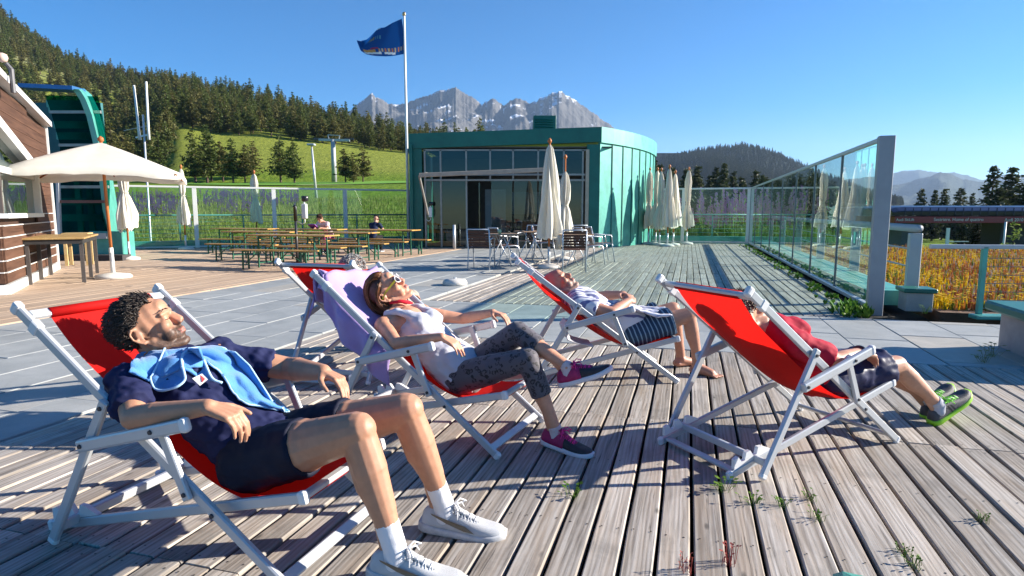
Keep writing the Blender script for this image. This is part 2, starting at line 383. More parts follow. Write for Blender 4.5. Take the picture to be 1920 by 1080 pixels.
# ------------------------------------------------------------------ stone paving
def slabs(parent, X0, X1, Y0, Y1, wid, lens, z=0.0):
    X = X0; q = 0
    while X < X1 - 0.05:
        w = min(random.choice(wid), X1 - X)
        if X1 - (X + w) < 0.18: w = X1 - X
        Y = Y0 - random.uniform(0, 0.6)
        while Y < Y1 - 0.02:
            l = random.uniform(*lens); a = max(Y, Y0); e = min(Y + l, Y1); Y += l
            if e - a < 0.12: continue
            mb = MB(); hx, hy = w / 2 - 0.004, (e - a) / 2 - 0.004; t_ = 0.004
            mb.loft([[Vector((-hx, -hy, -0.05)), Vector((hx, -hy, -0.05)), Vector((hx, hy, -0.05)), Vector((-hx, hy, -0.05))],
                     [Vector((-hx, -hy, -t_)), Vector((hx, -hy, -t_)), Vector((hx, hy, -t_)), Vector((-hx, hy, -t_))],
                     [Vector((-hx + t_, -hy + t_, 0)), Vector((hx - t_, -hy + t_, 0)), Vector((hx - t_, hy - t_, 0)), Vector((-hx + t_, hy - t_, 0))]])
            o = mob('stone_slab', mb.mesh('stone_slab', M_STONE), parent, (X + w / 2, (a + e) / 2, z + random.uniform(-0.002, 0.003)))
            o.rotation_euler = (random.uniform(-.002, .002), random.uniform(-.002, .002), 0)
        X += w
sp = root('stone_path', 'grey stone slab path leading to the pavilion door', None, (0, 0, 0), -A16, None, 'structure')
slabs(sp, -7.0, -3.48, 1.0, 19.6, [0.42, 0.5, 0.6], (0.7, 1.5))
st = root('stone_terrace', 'grey stone slab strip between the two plank decks', None, (0, 0, 0), -A16, None, 'structure')
slabs(st, -3.48, 6.5, 5.51, 7.70, [0.40, 0.5, 0.55], (0.6, 1.25))
b = MB(); b.box((-5.3, 10.0, -0.08), (4.0, 20.4, 0.05)); o = b.build('mortar_bed', M_MORT, rz=-A16); setp(o, 'mortar bed under the stone path', None, None, 'structure')
b = MB(); b.box((1.6, 6.6, -0.081), (9.8, 2.16, 0.05)); o = b.build('mortar_bed', M_MORT, rz=-A16); setp(o, 'mortar bed under the stone strip', None, None, 'structure')
# ------------------------------------------------------------------ glass windbreak on the right
DZ = -A16
def tall_fence(name, label, p0, p1, n, h=2.04, end_post=True, post=0.06, wires=True, toprail=0.06, mat=None, gap_end=0.0, lowh=0.98, inner=None, group=None, postmat=None):
    """glass windbreak from p0 to p1 (world): posts, panes, top rail"""
    p0, p1 = Vector(p0), Vector(p1); L_ = (p1 - p0).length; rz = math.atan2((p1 - p0).y, (p1 - p0).x)
    r_ = root(name, label, 'fence', p0, rz, group)
    mat = mat or M_STEEL
    for i in range(n + 1):
        x = L_ * i / n
        b = MB(); b.box((x, 0, h / 2), (post, post, h)); b.build('post', postmat or mat, r_, bevel=0.004)
    b = MB(); b.box((L_ / 2, 0, h + toprail / 2 - 0.004), (L_ + post, post + 0.02, toprail)); b.build('top_rail', mat, r_, bevel=0.005)
    b = MB(); b.box((L_ / 2, 0, 0.045), (L_, 0.07, 0.05)); b.build('bottom_rail', mat, r_, bevel=0.004)
    for i in range(n):
        xa, xb = L_ * i / n + post / 2 + 0.004, L_ * (i + 1) / n - post / 2 - 0.004
        b = MB(); b.box(((xa + xb) / 2, 0, (h + 0.075) / 2), (xb - xa, 0.010, h - 0.085)); b.build('glass_pane', M_GLASS, r_)
    return r_
# side windbreak, mullions every 2.15 m
fr = tall_fence('glass_windbreak', 'tall glass windbreak panels along the right side of the plank deck', dk(2.18, 8.34), dk(2.18, 24.7), 8, 2.04, post=0.034, toprail=0.05, postmat=plain('dark_mullion_steel', (.16, .17, .18), .4, .3))
b = MB(); b.box((-0.09, 0, 1.02), (0.10, 0.17, 2.12)); b.build('end_post', plain('end_post_grey', (.30, .31, .33), .45, .2, .06), fr, bevel=0.006)
tall_fence('rear_windbreak', 'low-lying glass windbreak at the far end of the plank deck behind the closed parasols', dk(2.12, 24.75), dk(-2.6, 24.75), 2, 2.04, post=0.12, mat=M_WHITE)
# left windbreak round the beer tables
FLA, FLB = Vector((-21.5, 15.0, 0)), Vector((-3.95, 23.95, 0))
tall_fence('rear_windbreak', 'white framed glass windbreak behind the beer tables', FLA, FLB, 8, 1.98, post=0.13, mat=M_WHITE)
# wire railings standing just outside the glass
def wire_rail(name, label, p0, p1, n, h=1.02, nw=7, mat=None, wr=0.008):
    p0, p1 = Vector(p0), Vector(p1); L_ = (p1 - p0).length; rz = math.atan2((p1 - p0).y, (p1 - p0).x)
    r_ = root(name, label, 'railing', p0, rz)
    for i in range(n + 1):
        b = MB(); b.box((L_ * i / n, 0, h / 2), (0.05, 0.03, h)); b.build('post', mat or M_STEEL, r_)
    b = MB(); b.tube([(0, 0, h), (L_, 0, h)], 0.028, 10); b.build('handrail', mat or M_STEEL, r_, True)
    for k in range(nw):
        z = 0.1 + (h - 0.2) * k / (nw - 1); b = MB(); b.tube([(0, 0, z), (L_, 0, z)], wr, 6); b.build('wire', mat or M_STEEL, r_, True)
    return r_
d_ = (FLB - FLA).normalized(); nrm = Vector((-d_.y, d_.x, 0))
wire_rail('wire_railing', 'waist-high wire railing behind the beer table windbreak', FLA + nrm * 0.35, FLB + nrm * 0.35, 10, 1.08, 8, plain('green_rail', (0.10, 0.30, 0.27), 0.5))
b = MB(); b.box((0, 0, 0.10), ((FLB - FLA).length, 0.32, 0.26)); o = b.build('low_kerb', M_COPPER, None, loc=(FLA + FLB) / 2 + nrm * 0.36, rz=math.atan2(d_.y, d_.x)); setp(o, 'low green copper kerb below the wire railing behind the beer tables', 'kerb')
wire_rail('wire_railing', 'wire railing outside the far end windbreak', dk(2.6, 25.2), dk(-2.6, 25.2), 3, 1.08, 7, plain('green_rail2', (0.14, 0.34, 0.31), 0.5))
b = MB(); b.box((0, 0, 0.10), (5.2, 0.34, 0.30)); o = b.build('low_kerb', M_COPPER, None, loc=dk(0, 25.2), rz=DZ); setp(o, 'low green copper kerb at the far end of the plank deck', 'kerb')
# handrail and copper coping on the outer side of the side windbreak
hr = root('handrail', 'white post and tube handrail outside the glass windbreak', 'handrail', dk(2.88, 9.3), DZ)
for i in range(6):
    b = MB(); b.box((0, 0.0 + 3.0 * i, 0.46), (0.15, 0.10, 0.92)); b.build('post', M_STEEL, hr, bevel=0.01)
b = MB(); b.tube([(0, -0.12, 0.985), (0, 15.4, 0.985)], 0.050, 12); b.build('rail', M_STEEL, hr, True)
for z in (0.7, 0.46):
    b = MB(); b.tube([(0.03, 0.05, z), (0.03, 15.3, z)], 0.012, 6); b.build('wire', M_STEEL, hr, True)
b = MB(); b.box((2.62, 17.0, 0.05), (0.55, 15.4, 0.20)); o = b.build('copper_coping', M_COPPER, None, rz=DZ); setp(o, 'pale green copper coping running outside the glass windbreak', 'coping')
cb = root('low_pier', 'low white pier with green copper cap at the end of the glass windbreak', 'pier', dk(2.86, 9.02), DZ)
b = MB(); b.box((-.04, -0.10, 0.07), (0.30, 0.30, 0.24)); b.build('pier_body', M_CONC, cb, bevel=0.006)
b = MB(); b.box((-.04, -0.10, 0.215), (0.37, 0.37, 0.055)); b.build('copper_cap', M_COPPERD, cb, bevel=0.012)
# mesh railing in front of the flower bed
mr = root('mesh_railing', 'wire mesh railing in front of the orange and yellow flower bed', 'railing', dk(3.30, 8.35), R(1.5) + DZ + R(9))
Lm = 6.0; hm = 0.80; M_WIRE = plain('dull_wire', (.15, .16, .16), .5, .4)
for x in (0.0, 2.6, 5.2):
    b = MB(); b.box((x, 0, hm / 2), (0.05, 0.05, hm)); b.build('post', M_COPPER, mr)
b = MB(); b.beam((-0.6, 0, hm), (Lm, 0, hm), 0.05, 0.05); b.build('rail', M_STEEL, mr, bevel=0.006)
for k in range(7):
    z = 0.08 + 0.098 * k; b = MB(); b.tube([(0, 0, z), (Lm, 0, z)], 0.0045, 5); b.build('wire', M_WIRE, mr)
b = MB()
for k in range(90): b.tube([(0.03 + k * 0.065, 0.006, 0.05), (0.03 + k * 0.065, 0.006, 0.72)], 0.0014, 4, False)
b.build('mesh_wires', M_WIRE, mr)
b = MB(); b.box((2.9, -0.06, -0.01), (6.0, 0.18, 0.05)); b.build('copper_flashing', M_COPPER, mr, bevel=0.01)
# low planter wall at the right edge
pl = root('planter_wall', 'low white planter wall with dark green copper top at the right edge', 'planter', dk(2.62, 5.60), DZ)
b = MB(); b.box((0.75, 0.35, 0.14), (1.30, 1.0, 0.38)); b.build('wall_body', plain('pink_plaster', (0.38, 0.33, 0.31), 0.85, var=0.15), pl, bevel=0.006)
b = MB(); b.box((0.72, 0.35, 0.365), (1.46, 1.14, 0.085)); b.build('copper_cap', M_COPPERD, pl, bevel=0.02)
# small copper pyramid cap of a bollard at the lower edge of the view
bo = root('bollard', 'small bollard with green copper pyramid cap at the bottom edge of the picture', 'bollard', gr(1602, 1130), R(20))
b = MB(); b.lathe([(0.07, 0.0), (0.07, 0.02)], 4); b.build('base', M_STEEL, bo)
b = MB(); b.lathe([(0.085, 0.02), (0.085, 0.045), (0.05, 0.075), (0.004, 0.082)], 4); b.build('copper_cap', M_COPPER, bo)
# ------------------------------------------------------------------ green pavilion
PY = 20.7
def wx(px, Y=PY): return (px - 960) / CAM_F * Y * 1.006
pv = root('pavilion', 'green copper clad pavilion with glazed front and curved right wall', 'building', (0, 0, 0))
xl, xr = wx(776), wx(1121)
HL, HR = 3.72, 3.98                       # roof edge falls to the left
# curved side wall in vertical panels
arc = [(xr, PY)]; az = R(51)
for i in range(8):
    w = 0.60; arc.append((arc[-1][0] + w * math.sin(az), arc[-1][1] + w * math.cos(az))); az -= R(4.6)
for i in range(8):
    a, c = arc[i], arc[i + 1]; d = Vector((c[0] - a[0], c[1] - a[1], 0)); n_ = Vector((d.y, -d.x, 0)).normalized()
    b = MB(); A = Vector((a[0], a[1], 0)); C = Vector((c[0], c[1], 0)); e = d.normalized() * 0.006
    b.loft([[A + e, C - e, C - e - n_ * 0.1, A + e - n_ * 0.1], [p + Vector((0, 0, 3.46)) for p in (A + e, C - e, C - e - n_ * 0.1, A + e - n_ * 0.1)]])
    b.build('wall_panel', M_COPPER, pv)
    b = MB(); b.beam(C + Vector((0, 0, 0.02)), C + Vector((0, 0, 3.46)), 0.03, 0.05, n_); b.build('standing_seam', M_COPPERD, pv)
# fascia round the top: front is straight, side follows the curve
def fascia(pts, z0, h, name, mat, out=0.06):
    b = MB(); rings = []
    for i, (x, y) in enumerate(pts):
        q0 = Vector((*pts[max(i - 1, 0)], 0)); q1 = Vector((*pts[min(i + 1, len(pts) - 1)], 0)); d = (q1 - q0).normalized(); n_ = Vector((d.y, -d.x, 0)); z = z0[i] if isinstance(z0, list) else z0
        p = Vector((x, y, z)); rings.append([p + n_ * out, p + n_ * out + Vector((0, 0, h)), p - n_ * 0.12 + Vector((0, 0, h)), p - n_ * 0.12])
    b.loft(rings); return b.build(name, mat, pv)
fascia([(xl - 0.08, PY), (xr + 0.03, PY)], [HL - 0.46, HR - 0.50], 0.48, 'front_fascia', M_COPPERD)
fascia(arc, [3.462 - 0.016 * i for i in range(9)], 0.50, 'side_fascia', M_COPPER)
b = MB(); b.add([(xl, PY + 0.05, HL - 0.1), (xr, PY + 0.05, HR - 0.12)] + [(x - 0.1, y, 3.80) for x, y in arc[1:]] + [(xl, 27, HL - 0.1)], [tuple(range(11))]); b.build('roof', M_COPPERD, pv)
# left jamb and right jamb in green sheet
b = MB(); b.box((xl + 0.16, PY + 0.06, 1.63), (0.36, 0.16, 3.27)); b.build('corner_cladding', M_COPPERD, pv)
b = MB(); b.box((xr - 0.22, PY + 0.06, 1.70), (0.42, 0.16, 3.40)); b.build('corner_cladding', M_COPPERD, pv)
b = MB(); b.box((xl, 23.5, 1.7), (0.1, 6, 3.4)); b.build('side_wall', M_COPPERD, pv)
# dark interior
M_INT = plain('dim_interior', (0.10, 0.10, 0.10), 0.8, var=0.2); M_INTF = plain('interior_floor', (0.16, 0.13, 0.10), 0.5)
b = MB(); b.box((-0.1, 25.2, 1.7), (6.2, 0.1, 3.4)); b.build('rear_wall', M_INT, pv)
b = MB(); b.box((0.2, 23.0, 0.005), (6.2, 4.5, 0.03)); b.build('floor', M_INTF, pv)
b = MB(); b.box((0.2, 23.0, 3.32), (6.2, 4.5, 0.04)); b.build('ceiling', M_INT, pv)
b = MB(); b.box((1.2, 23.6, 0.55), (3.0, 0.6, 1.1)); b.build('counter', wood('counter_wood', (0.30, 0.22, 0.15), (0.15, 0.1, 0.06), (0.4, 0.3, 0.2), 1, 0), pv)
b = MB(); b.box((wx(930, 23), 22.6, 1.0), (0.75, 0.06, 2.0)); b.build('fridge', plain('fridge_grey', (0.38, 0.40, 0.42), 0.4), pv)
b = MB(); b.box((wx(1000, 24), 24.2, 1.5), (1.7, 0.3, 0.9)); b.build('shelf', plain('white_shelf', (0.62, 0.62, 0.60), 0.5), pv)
# glazing: mullions, transoms, panes
gx0, gx1 = xl + 0.40, xr - 0.46; M_MUL = plain('dull_aluminium', (0.30, 0.29, 0.27), 0.4, 0.5)
cols = [wx(p) for p in (800, 829, 876, 920, 962, 1008, 1055, 1090)]
for i, x in enumerate(cols):
    b = MB(); top = i not in (2, 3)
    b.box((x, PY + 0.05, 1.62 if i in (0, 1, 2, 7) else 2.75), (0.055, 0.08, 3.22 if i in (0, 1, 2, 7) else 0.98)); b.build('mullion', M_MUL, pv)
for z in (2.42, 2.24):
    b = MB(); b.box(((gx0 + gx1) / 2, PY + 0.02, z), (gx1 - gx0, 0.07, 0.06)); b.build('transom', M_MUL, pv)
b = MB(); b.box(((gx0 + gx1) / 2, PY + 0.05, 3.22), (gx1 - gx0, 0.08, 0.05)); b.build('transom', M_MUL, pv)
b = MB(); b.box((wx(1098), PY - 0.01, 1.62), (0.11, 0.10, 3.22)); b.build('corner_column', plain('brushed_column', (0.46, 0.36, 0.27), 0.4, 0.3), pv)
for i in range(7):
    xa, xb = cols[i] + 0.03, cols[i + 1] - 0.03
    b = MB(); b.box(((xa + xb) / 2, PY + 0.06, 2.82), (xb - xa, 0.012, 0.74)); b.build('window_pane', M_GLASSD, pv)
for i in (0, 1, 3, 4, 5, 6):
    xa, xb = cols[i] + 0.03, cols[i + 1] - 0.03
    b = MB(); b.box(((xa + xb) / 2, PY + 0.06, 1.12), (xb - xa, 0.012, 2.20)); b.build('window_pane', M_GLASSD, pv)
b = MB(); b.box((cols[2] + 0.42, PY + 0.9, 1.08), (0.04, 1.5, 2.15)); b.build('open_door', M_GLASSD, pv)
# front beam of the awning, standing out from the facade
b = MB(); b.beam((wx(790, 19.4), 19.35, 2.32), (wx(1042, 19.6), 19.6, 2.52), 0.07, 0.13); aw = b.build('awning_beam', plain('awning_beam', (0.42, 0.33, 0.26), 0.5), pv, bevel=0.01)
for px in (800, 1036):
    b = MB(); b.beam((wx(px, 19.5), 19.5, 2.40), (wx(px, PY) + (0.2 if px < 900 else -0.2), PY, 2.42), 0.05, 0.06); b.build('awning_arm', M_MUL, pv)
b = MB(); b.beam((wx(790, 19.4), 19.35, 2.32), (wx(804, 19.8), 19.9, 1.1), 0.05, 0.05); b.build('awning_crank', M_MUL, pv)
# roof ventilator
vb = MB(); vx = wx(1019, 23.0); vb.box((vx, 23.2, 4.25), (0.82, 0.9, 0.78)); vt = vb.build('roof_ventilator', M_COPPERD, pv, bevel=0.01)
for k in range(7):
    b = MB(); b.box((vx - 0.03, 22.74, 3.98 + 0.085 * k), (0.66, 0.05, 0.03), M=Matrix.Rotation(R(-35), 3, 'X')); b.build('louvre', M_COPPERD, vt)
# ------------------------------------------------------------------ flagpole and flag
fp = root('flagpole', 'tall white flagpole beside the green pavilion', 'flagpole', (wx(768, 22.6), 22.6, 0))
FT = at(762, 30, 22.6).z
b = MB(); b.tube([(0, 0, 0), (0, 0, FT)], [0.055, 0.04], 12); b.build('pole', M_WHITE, fp, True)
b = MB(); b.lathe([(0.02, FT - .02), (0.06, FT + .02), (0.07, FT + .07), (0.05, FT + .12), (0.01, FT + .14)], 12); b.build('finial', plain('brass', (0.5, 0.36, 0.2), 0.3, 0.8), fp, True)
def flag():
    m, t, bs, ns, ls = nt('flag_print'); at_ = N(t, 'ShaderNodeAttribute'); at_.attribute_name = 'fl'
    ls.new(at_.outputs['Color'], bs.inputs['Base Color']); bs.inputs['Roughness'].default_value = 0.8
    tr = N(t, 'ShaderNodeBsdfTranslucent'); ls.new(at_.outputs['Color'], tr.inputs[0]); mx = N(t, 'ShaderNodeMixShader'); mx.inputs[0].default_value = 0.45
    ls.new(bs.outputs[0], mx.inputs[1]); ls.new(tr.outputs[0], mx.inputs[2]); ls.new(mx.outputs[0], ns['Material Output'].inputs[0])
    nu, nv = 66, 44; v = []; f = []; col = []
    top = [(0, 8.33), (0.35, 8.18), (0.62, 8.02), (0.85, 7.98), (1.1, 7.82), (1.35, 7.66), (1.55, 7.62)]
    bot = [(0, 7.13), (0.35, 7.09), (0.7, 7.06), (1.0, 7.07), (1.25, 7.1), (1.42, 7.2), (1.55, 7.55)]
    for i in range(nu + 1):
        u = i / nu; X = 1.55 * u
        zt = float(np.interp(X, *zip(*top))); zb = float(np.interp(X, *zip(*bot)))
        for j in range(nv + 1):
            w = j / nv
            v.append((-0.05 - X + 0.05 * math.sin(4 * w + 5 * u), 0.16 * math.sin(5.2 * u + 2.2 * w) * u + 0.05 * math.sin(11 * u + 5 * w) * u, zb + (zt - zb) * w))
            c = [0.006, 0.075, 0.30]
            k = w + 0.03 * math.sin(9 * u)
            if 0.14 < k < 0.26 and u < 0.55 and math.sin(u * 95) > -0.1: c = [0.55, 0.20, 0.06] if math.sin(u * 47) > 0 else [0.6, 0.45, 0.25]
            elif 0.13 < k < 0.24 and 0.62 < u < 0.86: c = [0.62, 0.30, 0.10]
            elif 0.06 < k < 0.13 and (0.22 < u < 0.45 or 0.5 < u < 0.84): c = [0.75, 0.78, 0.85]
            elif 0.26 < k < 0.31 and 0.55 < u < 0.7: c = [0.35, 0.02, 0.06]
            elif 0.60 < k < 0.72 and 0.46 < u < 0.80 and math.sin(u * 130) > 0: c = [0.10, 0.32, 0.40] if u < 0.62 else [0.25, 0.24, 0.08]
            elif 0.93 < k and 0.5 < u < 0.6: c = [0.45, 0.65, 0.8]
            col += [*c, 1.0]
    n = nv + 1
    for i in range(nu):
        for j in range(nv): f.append((i * n + j, (i + 1) * n + j, (i + 1) * n + j + 1, i * n + j + 1))
    me = bpy.data.meshes.new('flag'); me.from_pydata(v, [], f); me.materials.append(m)
    ca = me.color_attributes.new('fl', 'FLOAT_COLOR', 'POINT'); ca.data.foreach_set('color', col); me.polygons.foreach_set('use_smooth', [True] * len(f))
    o = mob('flag', me, None, fp.location + Vector((0, 0, FT - 8.42))); setp(o, 'blue flag with printed band flying from the tall flagpole', 'flag')
flag()
# ------------------------------------------------------------------ brown boarded house on the left
M_SID = wood('brown_siding', (0.085, 0.042, 0.026), (0.04, 0.018, 0.011), (0.135, 0.068, 0.042), 0.5, 0, 0.15, knots=False)
M_SUNEDGE = plain('sunlit_board_edge', (0.62, 0.60, 0.56), 0.7, var=0.1)  # sunlight on the lapped board edges, put into the colour of pale strips
C0 = gr(13, 552); C1 = gr(106, 505)                    # near and far corner of the wall towards the terrace
wd = (C1 - C0); LW = wd.length; rzw = math.atan2(wd.y, wd.x)
hs = root('boarded_house', 'brown boarded house with white trimmed window at the left edge', 'building', C0, rzw)
# local: x along the wall away from the camera, y to the left of it (into the house), z up
def rooft(x): return 3.72 - 0.40 * (x / LW) * 3.1 / 1.25
roof0, roof1 = at(13, 128, C0.y).z, at(106, 236, C1.y).z
def rz_(x): return roof0 + (roof1 - roof0) * x / LW
wy0, wy1, wz0, wz1 = -1.6, 0.62 * LW, at(66, 400, (C0 + wd * 0.58).y).z, at(5, 228, C0.y).z
zrow = 0.17; wzb = wz1 - 0.55            # the window head falls towards the far jamb
for side in (0, 1):                                    # wall towards the terrace, then the wall facing us
    z = 0.16
    while z < 4.6:
        h = 0.150 if z < wz0 - .1 else 0.164
        if side == 0:
            xe = LW
            if z + h > roof1: xe = min(LW, (roof0 - z - h) / max(roof0 - roof1, 1e-3) * LW)
            a = 0.0
            if z + h > wz0 - 0.06 and z < wz1 + 0.1: a = wy1 if z < wzb else max(0.0, min(wy1, (wz1 + .1 - z) / (wz1 - wzb) * wy1))
            if xe - a > 0.08: b = MB(); b.box(((a + xe) / 2, -0.012, z + h / 2), (xe - a, 0.03, h)); b.build('board', M_SID, hs)
        else:
            if not (z + h > wz0 - 0.06 and z < wz1 + 0.1): b = MB(); b.box((-0.012, 1.5, z + h / 2), (0.03, 3.0, h)); b.build('board', M_SID, hs)
        if z < wz0 - .1:
            if side == 0: b = MB(); b.box((LW / 2, -0.018, z + h + .008), (LW, 0.05, .016)); b.build('sunlit_edge', M_SUNEDGE, hs)
            else: b = MB(); b.box((-0.018, 1.5, z + h + .008), (0.05, 3.0, .016)); b.build('sunlit_edge', M_SUNEDGE, hs)
        z += zrow
M_BACKB = plain('dark_backing', (.05, .022, .012), .8)
b = MB(); b.add([(0, 0.02, 0), (LW, 0.02, 0), (LW, 0.02, wz0), (0, 0.02, wz0), (wy1, 0.02, wz0), (LW, 0.02, wz0), (LW, 0.02, roof1), (wy1, 0.02, rz_(wy1)), (0, .02, wz1), (wy1, .02, wzb), (wy1, .02, rz_(wy1)), (0, .02, roof0), (0.02, 0.02, 0), (0.02, 3, 0), (0.02, 3, wz0), (0.02, 0.02, wz0), (.02, .02, wz1), (.02, 3, wz1), (.02, 3, roof0 + 2), (.02, .02, roof0), (LW, 0.02, 0), (LW, 3, 0), (LW, 3, roof1 + 1.0), (LW, 0.02, roof1)], [(0, 1, 2, 3), (4, 5, 6, 7), (8, 9, 10, 11), (12, 15, 14, 13), (16, 19, 18, 17), (20, 21, 22, 23)]); b.build('wall_backing', M_BACKB, hs)
b = MB(); b.box((LW / 2, -0.02, 0.06), (LW + 0.04, 0.06, 0.16)); b.build('plinth', M_WHITE, hs)
b = MB(); b.box((-0.03, 1.5, 0.06), (0.06, 3.0, 0.16)); b.build('plinth', M_WHITE, hs)
b = MB(); b.beam((-0.9, -0.06, rz_(-0.9) + 0.04), (LW + 0.03, -0.06, roof1 + 0.04), 0.16, 0.10); b.build('roof_trim', M_WHITE, hs)
b = MB(); b.box((LW + 0.03, -0.01, roof1 / 2), (0.07, 0.10, roof1)); b.build('corner_trim', M_WHITE, hs)
# corner window: a frame that wraps the corner, panes on both sides
win = MB(); win.box((wy1 / 2 - 0.0, -0.06, wz0 - 0.03), (wy1 + 0.1, 0.12, 0.07)); w_ = win.build('window_frame', M_WHITE, hs)
b = MB(); b.beam((-0.05, -0.06, wz1 + 0.03), (wy1, -0.06, wzb + 0.03), 0.12, 0.16); b.build('window_head', M_WHITE, w_)
b = MB(); b.box((wy1, -0.05, (wz0 + wzb) / 2), (0.11, 0.10, wzb - wz0)); b.build('window_jamb', M_WHITE, w_)
b = MB(); b.box((0.0, -0.03, (wz0 + wz1) / 2), (0.06, 0.06, wz1 - wz0)); b.build('corner_mullion', plain('dark_mullion', (0.10, 0.08, 0.07), 0.5), w_)
b = MB(); b.box((-0.03, 1.5, wz0 - 0.03), (0.10, 3.0, 0.07)); b.build('window_sill', M_WHITE, w_)
b = MB(); b.add([(0, 0, wz0), (wy1, 0, wz0), (wy1, 0, wzb), (0, 0, wz1), (0, .012, wz0), (wy1, .012, wz0), (wy1, .012, wzb), (0, .012, wz1)], [(0, 1, 2, 3), (7, 6, 5, 4), (0, 4, 5, 1), (1, 5, 6, 2), (2, 6, 7, 3), (3, 7, 4, 0)]); b.build('window_pane', M_GLASSD, w_)
b = MB(); b.add([(.1, .14, wz0), (wy1, .14, wz0), (wy1, .14, wzb), (.1, .14, wz1), (.1, .14, wz0), (.1, 3, wz0), (.1, 3, wz1), (.1, .14, wz1)], [(0, 1, 2, 3), (4, 5, 6, 7)]); b.build('blind_sheet', plain('grey_screen', (.5, .5, .5), .8), w_)
b = MB(); b.box((0.0, 1.5, (wz0 + wz1) / 2), (0.012, 3.0, wz1 - wz0)); b.build('window_pane', M_GLASSD, w_)
for zz in (0.50,):
    b = MB(); b.box((wy1 / 2, -0.02, wz0 + (wz1 - wz0) * zz), (wy1, 0.06, 0.10)); b.build('blind', plain('grey_blind', (0.45, 0.44, 0.42), 0.8), w_)
gl = MB(); gl.lathe([(0.015, -0.07), (0.06, -0.05), (0.075, 0.0), (0.06, 0.05), (0.015, 0.07)], 12); q = at(4, 108, C0.y + 0.6)
lp = root('globe_lamp', 'round globe lamp on the roof edge of the boarded house', 'lamp', q); gl.build('globe', plain('globe', (0.62, 0.45, 0.38), 0.3), lp, True)
b = MB(); b.tube([(0.08, 0.05, -0.5), (0.08, 0.05, -0.16), (0.03, 0.02, -0.08)], 0.035, 8); b.build('bracket', plain('lamp_bracket', (0.08, 0.08, 0.09), 0.5), lp)
# ------------------------------------------------------------------ glazed barrel roof hall behind it
gh = root('glass_hall', 'green copper ribbed glass hall curving up behind the boarded house', 'building', (0, 0, 0))
M_TEAL = glassmat('teal_glass', (0.10, 0.46, 0.42), 1.35, .8)
pts_o = [(232, 478), (228, 440), (222, 400), (214, 350), (206, 300), (196, 250), (185, 205), (172, 178), (158, 166), (146, 166)]
pts_i = [(205, 440), (203, 400), (198, 350), (191, 300), (183, 260), (172, 215), (160, 185), (152, 172), (148, 168), (140, 167)]
Yh = 15.6
rings = []
for (a, c) in zip(pts_o, pts_i):
    A = at(a[0], a[1], Yh + 1.6); C = at(c[0], c[1], Yh); rings.append([C, A, at(a[0] - 12, a[1] + 3, Yh + 1.66), at(c[0] - 10, c[1] + 3, Yh + .08)])
b = MB(); b.loft(rings); b.build('arch_rib', M_COPPER, gh)
b = MB(); c = at(215, 455, Yh); b.box((c.x - 0.12, Yh + 0.1, 0.26), (0.85, 0.5, 0.90)); b.build('rib_foot', M_COPPER, gh, bevel=0.02)
b = MB(); b.box((c.x - 0.45, Yh - 0.35, 0.06), (1.9, 0.35, 0.16)); b.build('plinth', plain('dark_plinth', (0.05, 0.045, 0.045), 0.8), gh)
seq = [(203, 440), (198, 350), (186, 270), (168, 205), (152, 172)]
lft = [(108, 440), (104, 350), (96, 270), (70, 205), (50, 170)]
for i in range(4):
    a, c, d, e = at(*seq[i], Yh), at(*lft[i], Yh), at(*lft[i + 1], Yh), at(*seq[i + 1], Yh)
    off = [Vector((0, 0.15 * k, 0)) for k in (i, i, i + 1, i + 1)]
    b = MB(); b.add([a + off[0], c + off[1], d + off[2], e + off[3]] + [p + o_ + Vector((0, 0.02, 0)) for p, o_ in zip((a, c, d, e), off)], [(0, 1, 2, 3), (7, 6, 5, 4), (0, 4, 5, 1), (1, 5, 6, 2), (2, 6, 7, 3), (3, 7, 4, 0)]); b.build('glass_pane', M_TEAL, gh)
    b = MB(); b.beam(a + off[0] - Vector((0, .03, 0)), c + off[1] - Vector((0, .03, 0)), 0.05, 0.07); b.build('glazing_bar', M_MUL, gh)
    for k in (0.35, 0.7):
        p = (a + off[0]).lerp(e + off[3], k); q = (c + off[1]).lerp(d + off[2], k); p = p.lerp(q, .12) * 1.03; q = q * 1.03; p.z = p.z / 1.03; q.z = q.z / 1.03
        b = MB(); b.beam(p, q, 0.06, 0.18); b.build('inner_beam', M_COPPER, gh)
b = MB(); p0, p1 = at(148, 168, Yh + .7), at(48, 163, Yh + .7); b.beam(p0, p1, 0.5, 0.10); b.build('ridge_sheet', plain('blue_sheet', (0.05, 0.16, 0.36), 0.35, 0.4), gh)
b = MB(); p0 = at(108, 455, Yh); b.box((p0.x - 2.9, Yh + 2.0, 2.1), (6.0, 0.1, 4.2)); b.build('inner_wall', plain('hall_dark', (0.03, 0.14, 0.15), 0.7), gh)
for px in (150, 172):
    p = at(px, 400, Yh + 0.6); b = MB(); b.box((p.x, Yh + 0.6, 1.2), (0.14, 0.06, 1.7)); b.build('curtain', M_COPPER, gh)
b = MB(); b.beam(at(108, 378, Yh - 0.1), at(198, 378, Yh - 0.1), 0.06, 0.07); b.build('glazing_bar', plain('red_bar', (0.20, 0.08, 0.06), 0.5), gh)
b = MB(); b.beam(at(112, 440, Yh - 0.12), at(108, 318, Yh - 0.12), 0.07, 0.07); b.build('glazing_bar', M_WHITE, gh)
b = MB(); b.beam(at(106, 445, Yh - 0.12), at(204, 442, Yh - 0.12), 0.2, 0.14); b.build('sill', M_STEEL, gh)
